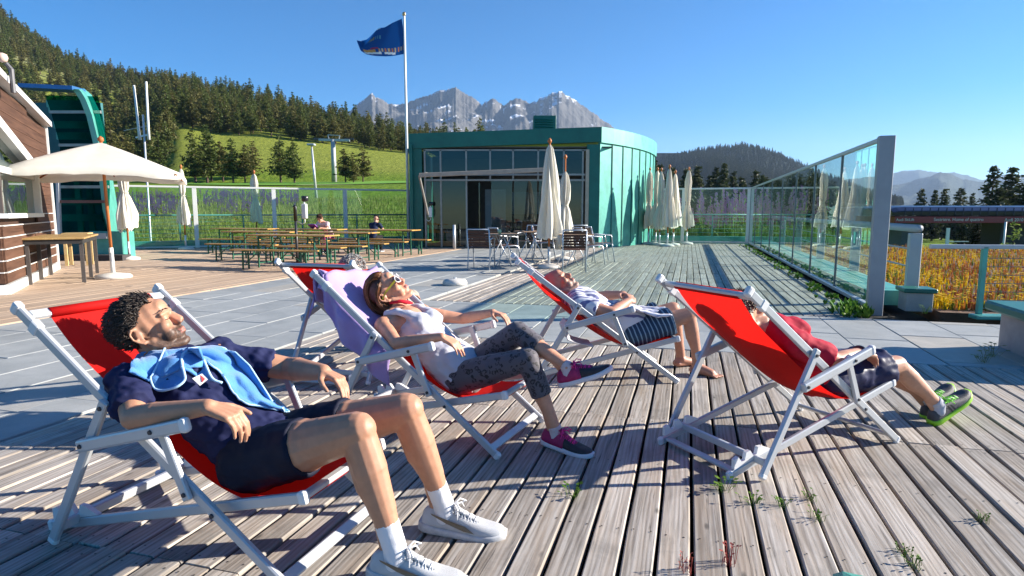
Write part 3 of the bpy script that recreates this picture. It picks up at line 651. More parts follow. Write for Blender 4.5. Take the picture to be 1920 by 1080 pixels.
# ------------------------------------------------------------------ deck chairs
M_ALU = plain('silver_frame', (0.50, 0.52, 0.54), 0.33, 0.25, 0.04, 9.0)
M_CAPW = plain('white_plastic_cap', (0.70, 0.70, 0.70), 0.4, 0, 0.04)
M_BOLT = plain('dark_bolt', (0.06, 0.06, 0.07), 0.4, 0.6)
M_SLING = cloth('red_sling', (0.62, 0.012, 0.010), 0.42, 0.7, 0.12, 420, 0.5, (0.92, 0.015, 0.010))
K = dict(P2=(0, .226), T=(-.80, .838), P1=(-.424, .549), SB=(-.09, .293), FF=(.295, 0.012), RF=(-.838, 0.022), SF=(.302, .306), AR=(-.500, .416), BL=(-.716, .038), AB=(-.179, .504), AF=(-.053, .538))
SLING = [(-.795, .825), (-.73, .728), (-.66, .648), (-.52, .525), (-.39, .415), (-.25, .316), (-.16, .264), (-.08, .232), (.03, .212), (.12, .218), (.20, .246), (.295, .300)]
def sling_z(x): return float(np.interp(x, [p[0] for p in SLING], [p[1] for p in SLING]))
def P3(n, l): return Vector((K[n][0], l, K[n][1]))
def make_chair():
    r_ = root('deck_chair')
    hA, hC, hB, hR, hS = .290, .236, .316, .338, .312
    for s in (-1, 1):
        u = (P3('T', 0) - P3('FF', 0)).normalized()
        b = MB(); b.beam(P3('T', s * hA) + u * .03, P3('FF', s * hA), .022, .037, (0, 0, 1)); b.build('side_rail', M_ALU, r_, bevel=.005)
        b = MB(); b.beam(P3('T', s * hA) + u * .026, P3('T', s * hA) + u * .062, .030, .047); b.build('rail_cap', M_CAPW, r_, bevel=.010, seg=2)
        b = MB(); b.beam(P3('T', s * hA) - u * .085, P3('T', s * hA) - u * .045, .029, .046); b.build('rail_bracket', M_CAPW, r_, bevel=.004)
        b = MB(); b.beam(P3('FF', s * hA) - u * .012, P3('FF', s * hA) + u * .02, .026, .043); b.build('foot_cap', M_CAPW, r_, bevel=.008)
        c = (P3('SF', 0) - P3('RF', 0)).normalized()
        b = MB(); b.beam(P3('RF', s * hC), P3('SF', s * hC), .022, .037); b.build('seat_rail', M_ALU, r_, bevel=.005)
        b = MB(); b.beam(P3('RF', s * hC) - c * .02, P3('RF', s * hC) + c * .012, .027, .044); b.build('foot_cap', M_CAPW, r_, bevel=.008)
        b = MB(); b.beam(P3('SF', s * hC) - c * .01, P3('SF', s * hC) + c * .022, .028, .045); b.build('rail_cap', M_CAPW, r_, bevel=.009, seg=2)
        b = MB(); nrm = Vector((-c.z, 0, c.x))                                    # stepped rack that holds the rear leg bar
        p0 = P3('RF', s * (hC + .0)) + nrm * .02
        prof = [(.02, 0), (.03, .045), (.055, .05), (.07, .018), (.09, .018), (.105, .05), (.13, .05), (.145, .016), (.165, .016), (.18, .046), (.205, .04), (.26, 0)]
        rings = []
        for sg in (-.009, .009): rings.append([p0 + c * a + nrm * h + Vector((0, sg, 0)) for a, h in prof])
        b.loft(rings); b.build('notch_rack', M_CAPW, r_)
        d = (P3('BL', 0) - P3('P1', 0)).normalized()
        b = MB(); b.beam(P3('P1', s * hB) - d * .03, P3('BL', s * hB) + d * .012, .022, .038); b.build('rear_leg', M_ALU, r_, bevel=.005)
        b = MB(); b.beam(P3('BL', s * hB), P3('BL', s * hB) + d * .03, .026, .042); b.build('foot_cap', M_CAPW, r_, bevel=.008)
        a = (P3('AF', 0) - P3('AR', 0)).normalized()
        b = MB(); b.beam(P3('AR', s * hR) - a * .022, P3('AF', s * hR), .026, .044); b.build('armrest', M_ALU, r_, bevel=.008, seg=2)
        b = MB(); b.beam(P3('AF', s * hR) - a * .01, P3('AF', s * hR) + a * .022, .032, .050); b.build('armrest_cap', M_CAPW, r_, bevel=.012, seg=2)
        g = (P3('AB', 0) - P3('SB', 0)).normalized()
        b = MB(); b.beam(P3('SB', s * hS) - g * .022, P3('AB', s * hS) + g * .018, .018, .034); b.build('arm_strut', M_ALU, r_, bevel=.004)
        for n_, l in (('P1', hB + .012), ('AR', hR + .014), ('AB', hR + .014), ('SB', hS + .010), ('P2', hA + .0125)):
            b = MB(); p = P3(n_, s * l); b.tube([p - Vector((0, s * .002, 0)), p + Vector((0, s * .004, 0))], [.0085, .007], 10); b.build('bolt', M_BOLT, r_)
    u = (P3('T', 0) - P3('FF', 0)).normalized()
    b = MB(); b.beam(P3('T', -hA + .012), P3('T', hA - .012), .036, .024, Vector((.6, 0, .8))); b.build('top_bar', M_ALU, r_, bevel=.006)
    b = MB(); q = u * .05; b.beam(P3('FF', -hA + .012) + q, P3('FF', hA - .012) + q, .038, .016, Vector((.6, 0, .8))); b.build('front_foot_bar', M_ALU, r_, bevel=.004)
    c = (P3('SF', 0) - P3('RF', 0)).normalized()
    b = MB(); b.beam(P3('SF', -hC + .012), P3('SF', hC - .012), .03, .022); b.build('seat_front_bar', M_ALU, r_, bevel=.005)
    b = MB(); q = c * .035; b.beam(P3('RF', -hC + .012) + q, P3('RF', hC - .012) + q, .038, .016); b.build('rear_foot_bar', M_ALU, r_, bevel=.004)
    d = (P3('BL', 0) - P3('P1', 0)).normalized(); q = -d * .045
    b = MB(); b.beam(P3('BL', -hB + .011) + q, P3('BL', hB - .011) + q, .022, .034); b.build('rear_leg_bar', M_ALU, r_, bevel=.004)
    # sling: a single cloth strip, hemmed round both bars
    xs = [p[0] for p in SLING]; zs = [p[1] for p in SLING]; nu, nv = 44, 14; tt = np.linspace(0, 1, nu + 1)
    ss = np.concatenate([[0], np.cumsum(np.hypot(np.diff(xs), np.diff(zs)))]); ss /= ss[-1]
    X = np.interp(tt, ss, xs); Z = np.interp(tt, ss, zs)
    for _ in range(5):
        X[1:-1] = (X[:-2] + 2 * X[1:-1] + X[2:]) / 4; Z[1:-1] = (Z[:-2] + 2 * Z[1:-1] + Z[2:]) / 4
    v = []; f = []
    for i in range(nu + 1):
        for j in range(nv + 1):
            y = -.207 + .414 * j / nv; e = (2 * j / nv - 1) ** 2; sag = math.sin(math.pi * tt[i])
            v.append((float(X[i]) + .018 * e * sag, y * (1 - .05 * sag), float(Z[i]) + .046 * e * sag))
    n = nv + 1
    for i in range(nu):
        for j in range(nv): f.append((i * n + j, i * n + j + 1, (i + 1) * n + j + 1, (i + 1) * n + j))
    me = bpy.data.meshes.new('sling'); me.from_pydata(v, [], f); me.materials.append(M_SLING); me.polygons.foreach_set('use_smooth', [True] * len(f))
    mob('sling', me, r_)
    b = MB(); b.tube([(-.796, -.207, .838), (-.796, .207, .838)], .0195, 10); o = b.build('sling_hem', M_SLING, r_, True)
    b = MB(); b.tube([(.300, -.207, .300), (.300, .207, .300)], .0145, 10); o = b.build('sling_hem', M_SLING, r_, True)
    return r_
CH = {1: (-0.877, 2.170, -0.325), 2: (-0.214, 3.282, -0.439), 3: (0.859, 4.509, 0.051), 4: (1.633, 3.241, 0.462), 5: (-1.10, 4.935, 1.286)}
CHL = {1: 'red deck chair of the man with the blue towel, nearest the camera', 2: 'red deck chair with the purple towel and the woman in leggings', 3: 'red deck chair of the barefoot man in striped clothes',
       4: 'red deck chair seen from behind with a head shadow on its cloth', 5: 'red deck chair seen from behind, half hidden by the purple towel'}
proto = make_chair()
for k in (1, 2, 3, 4, 5):
    o = proto if k == 1 else copy_tree(proto)
    x, y, h = CH[k]; o.location = (x, y, 0); o.rotation_euler = (0, 0, h); setp(o, CHL[k], 'deck chair', 'red deck chairs on the plank deck')
# ------------------------------------------------------------------ parasols
M_CANV = cloth('ecru_canvas', (0.82, 0.79, 0.70), 0.30, 0.85, 0.05, 120, 0.2, (0.86, 0.80, 0.66))
M_POLEW = wood('varnished_pole', (0.42, 0.13, 0.04), (0.26, 0.07, 0.02), (0.52, 0.19, 0.06), 1.0, 2, 0.1, 0.4, False)
M_BASE = plain('pale_cement', (0.60, 0.57, 0.52), 0.85, 0, 0.12, 8, 0.2)
M_ZINC = plain('zinc_tube', (0.62, 0.64, 0.66), 0.35, 0.4)
def parasol_base(r_, rr=0.24):
    b = MB(); b.lathe([(rr, 0.0), (rr, 0.035), (rr * .92, 0.06), (rr * .45, 0.085), (0.05, 0.10)], 24); b.build('base', M_BASE, r_, True)
    b = MB(); b.tube([(0, 0, 0.08), (0, 0, 0.46)], 0.030, 10); b.build('sleeve', M_ZINC, r_, True)
def closed_parasol(loc, label, seed, top=2.66, zb=0.72, tie=0.46, spread=1.0, lean=(0, 0), bare=0.0):
    rr = random.Random(seed); r_ = root('closed_parasol', label, 'parasol', loc, rr.uniform(0, 6), 'closed cream parasols')
    parasol_base(r_)
    L = lambda z: Vector((lean[0] * z, lean[1] * z, z))
    b = MB(); b.tube([L(0.3), L(top - 0.02)], 0.022, 10); b.build('pole', M_POLEW, r_, True)
    b = MB(); c = L(top); b.lathe([(0.02, -0.03), (0.04, 0.0), (0.045, 0.03), (0.03, 0.065), (0.008, 0.085)], 10, c); b.build('finial', M_POLEW, r_, True)
    n, m = 64, 40; rings = []; H_ = top - 0.05 - zb - bare; ph = rr.uniform(0, 6); amps = [rr.uniform(.5, 1) for _ in range(8)]; drop = [rr.uniform(-.09, .05) for _ in range(8)]
    for i in range(m + 1):
        t = i / m; z = zb + H_ * t
        if tie: base = np.interp(t, [0, .2, tie - .07, tie, tie + .07, .8, .95, 1], [.25, .235, .13, .075, .12, .14, .085, .03]) * spread
        else: base = np.interp(t, [0, .15, .5, .8, .95, 1], [.33, .31, .22, .13, .08, .025]) * spread
        ring = []
        for k in range(n):
            a = 2 * math.pi * k / n; q = int(k / n * 8)
            fold = 0.5 + 0.5 * math.cos(8 * a + ph + 2.2 * math.sin(t * 3 + q)); fold = fold ** 0.7
            r0 = base * (0.42 + 0.68 * fold * amps[q]) * (1 + .14 * math.sin(5 * t + q * 1.7)) + 0.014 * math.sin(23 * a + 7 * t) * (1 - t)
            zz = z + (drop[q] * (1 - t) ** 4 if t < .5 else 0) + .02 * math.sin(16 * a + ph) * (1 - t) ** 3
            p = L(zz); ring.append(Vector((p.x + r0 * math.cos(a), p.y + r0 * math.sin(a), zz)))
        rings.append(ring)
    b = MB(); b.loft(rings, False); b.build('canopy', M_CANV, r_, True)
    if tie:
        z = zb + H_ * tie; b = MB(); p = L(z); b.tube([Vector((p.x + .088 * spread * math.cos(a), p.y + .088 * spread * math.sin(a), z)) for a in np.linspace(0, 2 * math.pi, 17)], .008, 6); b.build('tie_cord', M_CANV, r_, True)
    return r_
closed_parasol(gr(243, 487), 'closed cream parasol just behind the open parasol', 1, 2.62, .78, .5, 1.0)
closed_parasol(gr(349, 468), 'tied cream parasol in front of the white fence, beside the open parasol', 2, 2.58, .80, .52, .95)
closed_parasol(gr(483, 461), 'closed cream parasol rising behind the beer tables', 3, 2.55, .85, .5, 1.0)
closed_parasol(gr(1029, 503), 'loose cream parasol hanging wide open at its foot among the cafe chairs', 4, 2.64, .70, 0, 1.0)
closed_parasol(gr(1058, 488), 'tied cream parasol with bare wooden top among the cafe chairs', 5, 2.50, .35, .55, .95, bare=.28)
for i, (px, py, tp, nm) in enumerate([(1206, 457, 2.62, 'closed parasol half hidden by the curved green wall'), (1215, 458, 2.72, 'closed parasol second from the curved green wall'), (1229, 459, 2.70, 'closed parasol third from the curved green wall'), (1236, 460, 2.66, 'closed parasol in the middle of the cluster by the green wall'),
                                   (1251, 462, 2.72, 'closed parasol with the fullest folds in the cluster by the green wall'), (1262, 460, 2.58, 'closed parasol rightmost in the cluster by the green wall'), (1287, 458, 2.74, 'slim closed parasol standing alone right of the cluster')]):
    closed_parasol(gr(px, py), nm, 20 + i, tp, .62 + .04 * (i % 3), .42 if i not in (4, 5) else 0, .95 if i not in (4, 5) else .85, bare=0)
def open_parasol():
    base = gr(213, 521); top = at(189, 266, base.y + 0.05); r_ = root('open_parasol', 'open cream parasol with wooden ribs on the brown deck', 'parasol', base)
    parasol_base(r_, 0.30)
    T = top - base; b = MB(); b.tube([Vector((0, 0, 0.3)), T + Vector((0, 0, .05))], 0.026, 12); b.build('pole', M_POLEW, r_, True)
    b = MB(); b.tube([Vector((0, 0, .08)), Vector((0, 0, .08)).lerp(T, .2)], 0.036, 12); b.build('pole_sleeve', M_WHITE, r_, True)
    b = MB(); b.lathe([(.03, 0), (.05, .03), (.045, .07), (.01, .10)], 12, T); b.build('finial', M_POLEW, r_, True)
    Rr, drop = 1.80, 0.60; ang0 = R(250); n = 48; rings = []
    for i in range(13):
        t = i / 12; ring = []
        for k in range(n):
            a = 2 * math.pi * k / n; q = (a - ang0) % (math.pi / 2) - math.pi / 4
            lim = Rr * math.cos(math.pi / 4) / max(math.cos(q), .5); e = abs(q) / (math.pi / 4)
            r0 = lim * t * (1 - .03 * (1 - e) * t); z = -drop * t * (0.82 + .18 * t) * (lim / Rr) ** .4 - .03 * (1 - e) * math.sin(math.pi * t)
            ring.append(T + Vector((r0 * math.cos(a) + 1e-3 * math.cos(a), r0 * math.sin(a) + 1e-3 * math.sin(a), z - .01)))
        rings.append(ring)
    val = []
    for k in range(n): p = rings[-1][k]; val.append(p + Vector((0, 0, -.10 + .012 * math.sin(k * 2.1))))
    rings.append(val); b = MB(); b.loft(rings, False); b.build('canopy', M_CANV, r_, True)
    for k in range(8):
        a = ang0 + k * math.pi / 4; lim = Rr if k % 2 == 0 else Rr * math.cos(math.pi / 4)
        e = T + Vector((lim * .97 * math.cos(a), lim * .97 * math.sin(a), -drop * (lim / Rr) ** .4 * .97 - .04))
        b = MB(); b.beam(T + Vector((.03 * math.cos(a), .03 * math.sin(a), -.05)), e, .018, .024); rb = b.build('rib', M_POLEW, r_)
        m_ = T.lerp(e, .5) - Vector((0, 0, .02)); b = MB(); b.beam(T * .84 + Vector((.03 * math.cos(a), .03 * math.sin(a), 0)), m_, .014, .02); b.build('strut', M_POLEW, rb)
    b = MB(); b.lathe([(.05, -.05), (.055, 0), (.05, .05)], 12, T * .84); b.build('runner', M_POLEW, r_, True)
open_parasol()
lb = root('parasol_base', 'lone round cement parasol base lying on the plank deck', 'parasol base', gr(853, 534)); b = MB(); b.lathe([(.20, 0), (.205, .04), (.18, .085), (.07, .105), (.03, .105)], 28); b.build('foot', M_BASE, lb, True); b = MB(); b.tube([(0, 0, .09), (0, 0, .125)], .028, 10); b.build('socket', M_ZINC, lb)
# ------------------------------------------------------------------ beer tables and benches
M_BEER = wood('beer_table_wood', (0.50, 0.27, 0.07), (0.34, 0.16, 0.03), (0.60, 0.36, 0.12), 1.0, 0, 0.08, 0.35, False, 0.15)
M_GRNS = plain('dark_green_steel', (0.012, 0.10, 0.055), 0.45, 0.2)
def beer(name, cat, L_, W_, h, X, Y, label, grp, rz=0.0):
    r_ = root(name, label, cat, dk(X, Y), -A16 + rz, grp)
    nb = 3 if W_ > .3 else 1
    for k in range(nb):
        w = W_ / nb; b = MB(); b.box((0, -W_ / 2 + w * (k + .5), h - .014), (L_, w - .004, .028)); b.build('board', M_BEER, r_, bevel=.004)
    for s in (-1, 1):
        x = s * (L_ / 2 - .30); ww = W_ / 2 - .035
        b = MB()
        for q in (-1, 1): b.beam((x, q * ww, 0), (x, q * ww * .9, h - .03), .028, .028, (1, 0, 0))
        b.beam((x, -ww, .10), (x, ww, .10), .02, .02); b.beam((x, -ww * .9, h - .045), (x, ww * .9, h - .045), .025, .025)
        b.build('leg_frame', M_GRNS, r_)
        b = MB(); b.beam((x, 0, .12 if h < .5 else .30), (x - s * .34, 0, h - .03), .018, .018); b.build('brace', M_GRNS, r_)
    return r_
rows = [(11.5, [(-8.24, 'front row')]), (13.3, [(-8.24, 'middle row, right end'), (-10.42, 'middle row, left end')]), (15.5, [(-8.15, 'back row, right end'), (-10.45, 'back row, middle'), (-12.75, 'back row, left end')])]
for Y, lst in rows:
    for X, nm in lst:
        j = random.uniform(-.03, .03)
        beer('beer_table', 'table', 2.0, .56, .71, X, Y, 'long wooden beer table, ' + nm, 'folding beer tables', j)
        beer('beer_bench', 'bench', 2.0, .25, .42, X + random.uniform(-.15, .1), Y - .62, 'wooden bench on the near side of the beer table, ' + nm, 'folding beer benches', j + .02)
        beer('beer_bench', 'bench', 2.0, .25, .42, X + random.uniform(-.1, .15), Y + .62, 'wooden bench on the far side of the beer table, ' + nm, 'folding beer benches', j - .02)
# ------------------------------------------------------------------ cafe chairs and tables
M_SLAT = wood('dark_slat', (0.105, 0.045, 0.028), (0.05, 0.02, 0.012), (0.16, 0.075, 0.045), 1.0, 0, .12, .5, False)
M_TUBE = plain('cafe_tube', (0.60, 0.62, 0.65), 0.3, 0.35, .03)
def cafe_chair():
    r_ = root('cafe_chair')     # faces +y
    w = .23
    for s in (-1, 1):
        b = MB(); b.tube([(s * w, -.30, 0), (s * w, -.235, .40), (s * w, -.25, .50), (s * w, -.33, .84)], .0135, 8); b.build('rear_leg', M_TUBE, r_, True)
        b = MB(); b.tube([(s * w, .27, 0), (s * w, .20, .43), (s * w, .10, .445), (s * w, -.235, .43)], .0135, 8); b.build('front_leg', M_TUBE, r_, True)
        b = MB(); b.tube([(s * w, -.268, .62), (s * (w + .02), -.05, .655), (s * (w + .02), .17, .64), (s * w, .205, .44)], .0125, 8); b.build('arm', M_TUBE, r_, True)
    b = MB(); b.tube([(-w, -.33, .84), (w, -.33, .84)], .0135, 8); b.build('top_rail', M_TUBE, r_, True)
    for k in range(6):
        b = MB(); y = -.20 + .074 * k; b.box((0, y, .447 + .004 * (k == 5)), (2 * w - .02, .06, .014)); b.build('seat_slat', M_SLAT, r_)
    for k in range(6):
        z = .505 + .056 * k; y = -.252 - (z - .5) * .235; b = MB(); b.box((0, y, z), (2 * w - .02, .014, .047)); b.build('back_slat', M_SLAT, r_)
    return r_
cp = cafe_chair()
CC = [(903, 13.0, 10, 'brown slatted cafe chair standing in front, left, its back to the camera'), (948, 13.95, 60, 'brown slatted cafe chair right of the small table on the left'), (992, 16.2, -150, 'brown slatted cafe chair behind the second small table'), (1022, 15.4, 95, 'brown slatted cafe chair beside the loose parasol'),
      (1077, 12.45, 5, 'brown slatted cafe chair in front, right, its back to the camera'), (1106, 14.0, 70, 'brown slatted cafe chair right of the table under the parasols'), (1127, 14.9, 80, 'brown slatted cafe chair nearest the curved green wall'), (1085, 16.0, 185, 'brown slatted cafe chair deepest in the group, behind the parasols')]
for i, (px, Y, rz, lb_) in enumerate(CC):
    o = cp if i == 0 else copy_tree(cp); o.location = ((px - 960) / CAM_F * Y, Y, 0); o.rotation_euler = (0, 0, -R(rz)); setp(o, lb_, 'chair', 'slatted cafe chairs')
def cafe_table(px, Y, label):
    r_ = root('cafe_table', label, 'table', ((px - 960) / CAM_F * Y, Y, 0), R(20), 'small cafe tables')
    b = MB(); b.box((0, 0, .715), (.68, .68, .028)); b.build('table_top', wood('cafe_top', (.34, .22, .14), (.2, .12, .07), (.45, .32, .22), 1, 0, .1, .4, False), r_, bevel=.006)
    for s in (-1, 1):
        for q in (-1, 1):
            b = MB(); b.tube([(s * .28, q * .24, 0), (-s * .10, q * .24, .70)], .013, 8); b.build('leg', M_TUBE, r_, True)
cafe_table(944, 13.35, 'small square cafe table, leftmost of the three'); cafe_table(996, 15.3, 'small square cafe table, deepest of the three'); cafe_table(1073, 13.3, 'small square cafe table under the two parasols')
b = MB(); b.lathe([(.02, 0), (.035, .01), (.038, .05), (.03, .085), (.01, .10)], 12); o = b.build('candle_lamp', plain('yellow_glass', (.75, .70, .35), .3), None, True, loc=Vector(((893.5 - 960) / CAM_F * 13.35 + .25, 13.25, .73))); o.location = ((937 - 960) / CAM_F * 13.3, 13.2, .73); setp(o, 'small yellow table lamp on the leftmost cafe table', 'lamp')
# ------------------------------------------------------------------ lamp post, spotlights, left table, mast
lp = root('lamp_bollard', 'thin black lamp post standing before the beer benches', 'lamp post', gr(558, 499))
b = MB(); b.tube([(0, 0, 0), (0, 0, 1.0)], .030, 12); b.build('shaft', plain('graphite', (.05, .05, .055), .4, .3), lp, True)
b = MB(); b.tube([(0, 0, 1.0), (0, 0, 1.30), (-.03, -.02, 1.33)], [.040, .040, .045], 12); b.build('lamp_head', plain('black_plastic', (.012, .012, .014), .4), lp, True)
def spot(loc, label):
    r_ = root('spotlight', label, 'spotlight', loc, 0, 'white spotlights'); 
    b = MB(); b.box((0, 0, 0), (.11, .12, .33)); b.build('housing', M_WHITE, r_, bevel=.02, seg=2)
    b = MB(); b.tube([(0, 0, .16), (0, 0, .22)], .02, 8); b.build('neck', M_WHITE, r_)
    b = MB(); b.lathe([(.03, 0), (.075, .02), (.08, .11), (.06, .13)], 12, (0.02, 0, .21)); b.build('lamp_head', plain('spot_black', (.02, .02, .024), .3), r_, True)
    b = MB(); b.tube([(0, 0, -.16), (.0, 0, -.25), (-.06, 0, -.29), (-.14, 0, -.24)], .011, 6); b.build('cable', M_WHITE, r_, True)
    return r_
s1 = spot(at(571, 396, 13.9), 'white spotlight with black head on the post before the beer benches'); b = MB(); b.tube([Vector((-.14, 0, -.24)), Vector((-.155, -.1, -.2))], .012, 6); b.build('bracket', M_STEEL, s1)
s2 = spot(at(807, 398, 20.45), 'white spotlight on the left edge of the pavilion front')
b = MB(); q = gr(856, 466.5); b.tube([(0, 0, 0), (0, 0, .78)], .05, 12); o = b.build('steel_bollard', M_ZINC, None, True, loc=(q.x + .1, 19.8, 0)); o.location.x = (852 - 960) / CAM_F * 19.8; setp(o, 'steel bollard before the pavilion door', 'bollard')
tb = root('wooden_table', 'long wooden topped table with dark legs beside the boarded house', 'table', gr(110, 531) + Vector((-.40, .75, 0)), R(28))
b = MB(); b.box((0, 0, .755), (.86, 2.0, .03)); b.build('table_top', wood('old_table_top', (.40, .26, .10), (.24, .14, .05), (.5, .34, .16), 1, 1, .1, .5, False), tb, bevel=.005)
b = MB(); b.box((0, 0, .70), (.80, 1.94, .07)); b.build('apron', plain('dark_apron', (.03, .028, .026), .6), tb)
for s in (-1, 1):
    for q in (-1, 0, 1):
        b = MB(); b.box((s * .37, q * .92, .34), (.055, .055, .68)); b.build('leg', plain('dark_leg', (.07, .06, .055), .6), tb)
yc = root('wooden_stool', 'pale yellow wooden stool behind the long table', 'stool', gr(150, 497), R(20)); M_YEL = wood('pale_pine', (.55, .38, .17), (.42, .27, .1), (.62, .46, .24), 1, 0, .1, .5, False)
b = MB(); b.box((0, 0, .66), (.50, .42, .14)); b.build('seat', M_YEL, yc)
for s in (-1, 1):
    for q in (-1, 1):
        b = MB(); b.box((s * .2, q * .16, .30), (.06, .05, .60)); b.build('leg', M_YEL, yc)
am = root('antenna_mast', 'slim antenna mast with two white rods behind the white fence', 'antenna', ((284 - 960) / CAM_F * 24, 24.0, -1.0))
ox = am.location; tp = [at(284, 470, 24) - ox, at(268, 215, 24) - ox]; b = MB(); b.tube([Vector((tp[0].x, 0, 0)), Vector((tp[0].x, 0, .6)), tp[1]], .035, 8); b.build('mast', M_ZINC, am, True)
for (pa, pb) in (((262, 262), (251, 160)), ((279, 262), (274, 153))):
    a, c = at(*pa, 24) - ox, at(*pb, 24) - ox; b = MB(); b.tube([a, a.lerp(c, .2), c], [.06, .045, .04], 8); b.build('antenna_rod', M_WHITE, am, True)
a, c = at(255, 258, 24) - ox, at(280, 252, 24) - ox; b = MB(); b.beam(a, c, .05, .05); b.build('crossarm', M_ZINC, am); a, c = at(232, 245, 24) - ox, at(276, 236, 24) - ox; b = MB(); b.tube([a, c], .012, 6); b.build('crossarm', M_ZINC, am)
# ------------------------------------------------------------------ far poles, lift pylon, lift station
q = at(594, 392, 42); lz = terrain_z(q.x, 42); ll = root('street_lamp', 'slim lamp post on the meadow behind the fence', 'street lamp', (q.x, 42, lz)); tz = at(589, 273, 42).z - lz
b = MB(); b.tube([(0, 0, 0), (-.18, 0, tz)], [.10, .06], 8); b.build('post', M_ZINC, ll, True); b = MB(); b.box((-.2, 0, tz + .06), (.5, .4, .14)); b.build('lamp_head', M_STEEL, ll, bevel=.03)
q = at(627, 340, 98); pz = terrain_z(q.x, 98); py_ = root('lift_pylon', 'grey T-shaped ski lift pylon on the meadow', 'pylon', (q.x, 98, pz)); hh = at(627, 262, 98).z - pz
M_PYL = plain('pylon_steel', (.42, .43, .44), .5, .2)
b = MB(); b.tube([(0, 0, -.3), (0, 0, hh)], [.42, .34], 12); b.build('column', M_PYL, py_, True)
b = MB(); b.beam((-2.2, 0, hh), (2.6, 0, hh - .1), .35, .35); b.build('crossarm', M_PYL, py_); b = MB(); b.beam((-.8, 0, hh + .75), (1.1, 0, hh + .65), .12, .12); b.beam((-.6, 0, hh), (-.8, 0, hh + .75), .12, .12); b.beam((.9, 0, hh), (1.1, 0, hh + .65), .12, .12); b.build('frame', M_PYL, py_)
for s in (-2.3, 2.5):
    for k in range(5):
        b = MB(); b.tube([(s + (k - 2) * .32, -.06, hh + .12), (s + (k - 2) * .32, .06, hh + .12)], .16, 10); b.build('sheave', plain('sheave', (.05, .05, .06), .5), py_)
SY = 46.0; sx = lambda px: (px - 960) / CAM_F * SY * 1.0
szz = lambda y: CAM_H + SY * (396 - y) / CAM_F
ls_ = root('lift_station', 'dark chairlift station with red lettered band beyond the flower bed', 'building', (0, 0, 0))
M_NAVY = plain('navy_shell', (.012, .016, .05), .3, .1); M_RED = plain('dark_red_band', (.22, .006, .016), .4)
xa, xb = sx(1668), sx(2150); rings = []
for x, k in ((xa, .75), (xa + .5, .95), (xa + 1.2, 1.0), (xb, 1.0)):
    rings.append([Vector((x, SY + y * k, szz(405) + (z - szz(405)) * k)) for y, z in ((0, szz(404)), (-.10, szz(395)), (.45, szz(387.5)), (1.2, szz(385)), (5, szz(385)), (5.4, szz(404)))])
b = MB(); b.loft(rings); b.build('shell', M_NAVY, ls_, bevel=.03)
for k in range(28):
    x = xa + .9 + k * .62; b = MB(); b.box((x, SY + .02 - .07, (szz(389) + szz(403)) / 2), (.03, .08, .55)); b.build('shell_rib', plain('rib_navy', (.03, .035, .07), .4), ls_)
b = MB(); b.box(((xa + xb) / 2 + .2, SY + 2.6, (szz(405) + szz(417.5)) / 2), (xb - xa, 5.3, .49)); b.build('red_band', M_RED, ls_, bevel=.02)
def text(body, px, py, size, mat, parent, name='lettering', Y=SY - .075):
    cu = bpy.data.curves.new(name, 'FONT'); cu.body = body; cu.size = size; cu.extrude = .004; cu.materials.append(mat); cu.align_x = 'LEFT'
    tmp = bpy.data.objects.new(name, cu); COL.link(tmp); bpy.context.view_layer.update()
    me = bpy.data.meshes.new_from_object(tmp.evaluated_get(bpy.context.evaluated_depsgraph_get())); bpy.data.objects.remove(tmp)
    o = mob(name, me, parent, ((px - 960) / CAM_F * Y, Y, CAM_H + Y * (396 - py) / CAM_F)); o.rotation_euler = (R(90), 0, 0); return o
M_LET = plain('white_letters', (.62, .60, .60), .5)
text('Sestriere. Home of quattro', 1746, 413.6, .335, M_LET, ls_); text('Audi SkiLift', 1676, 413.6, .29, M_LET, ls_); text('Audi 2010', 1878, 414.2, .335, M_LET, ls_)
for px, w in ((1735, 1.6),):
    b = MB(); zt, zb_ = szz(417), -3.2; b.box((sx(px), SY + 2.5, (zt + zb_) / 2), (w, 1.6, zt - zb_)); b.build('pillar', plain('station_pillar', (.10, .115, .11), .7), ls_)
b = MB(); b.box((sx(1990), SY + 2.8, (szz(417) - 3.2) / 2), (6.5, 2.0, szz(417) + 3.2)); b.build('engine_room', plain('engine_room', (.03, .032, .035), .7), ls_)
b = MB(); b.box((sx(1748), SY - 1.5, szz(442)), (.22, .1, 1.3)); o = b.build('marker_board', M_WHITE, ls_)
b = MB(); b.box((sx(1768), SY - 1.5, szz(450)), (1.5, .06, .06)); b.build('gate_bar', M_WHITE, ls_)
q = at(1885, 425, 30); sp_ = root('sign_post', 'slim white sign post in front of the lift station', 'post', (q.x, 30, terrain_z(q.x, 30))); b = MB(); b.tube([(0, 0, 0), (0, 0, at(1885, 416, 30).z - terrain_z(q.x, 30))], .045, 8); b.build('shaft', M_WHITE, sp_, True)
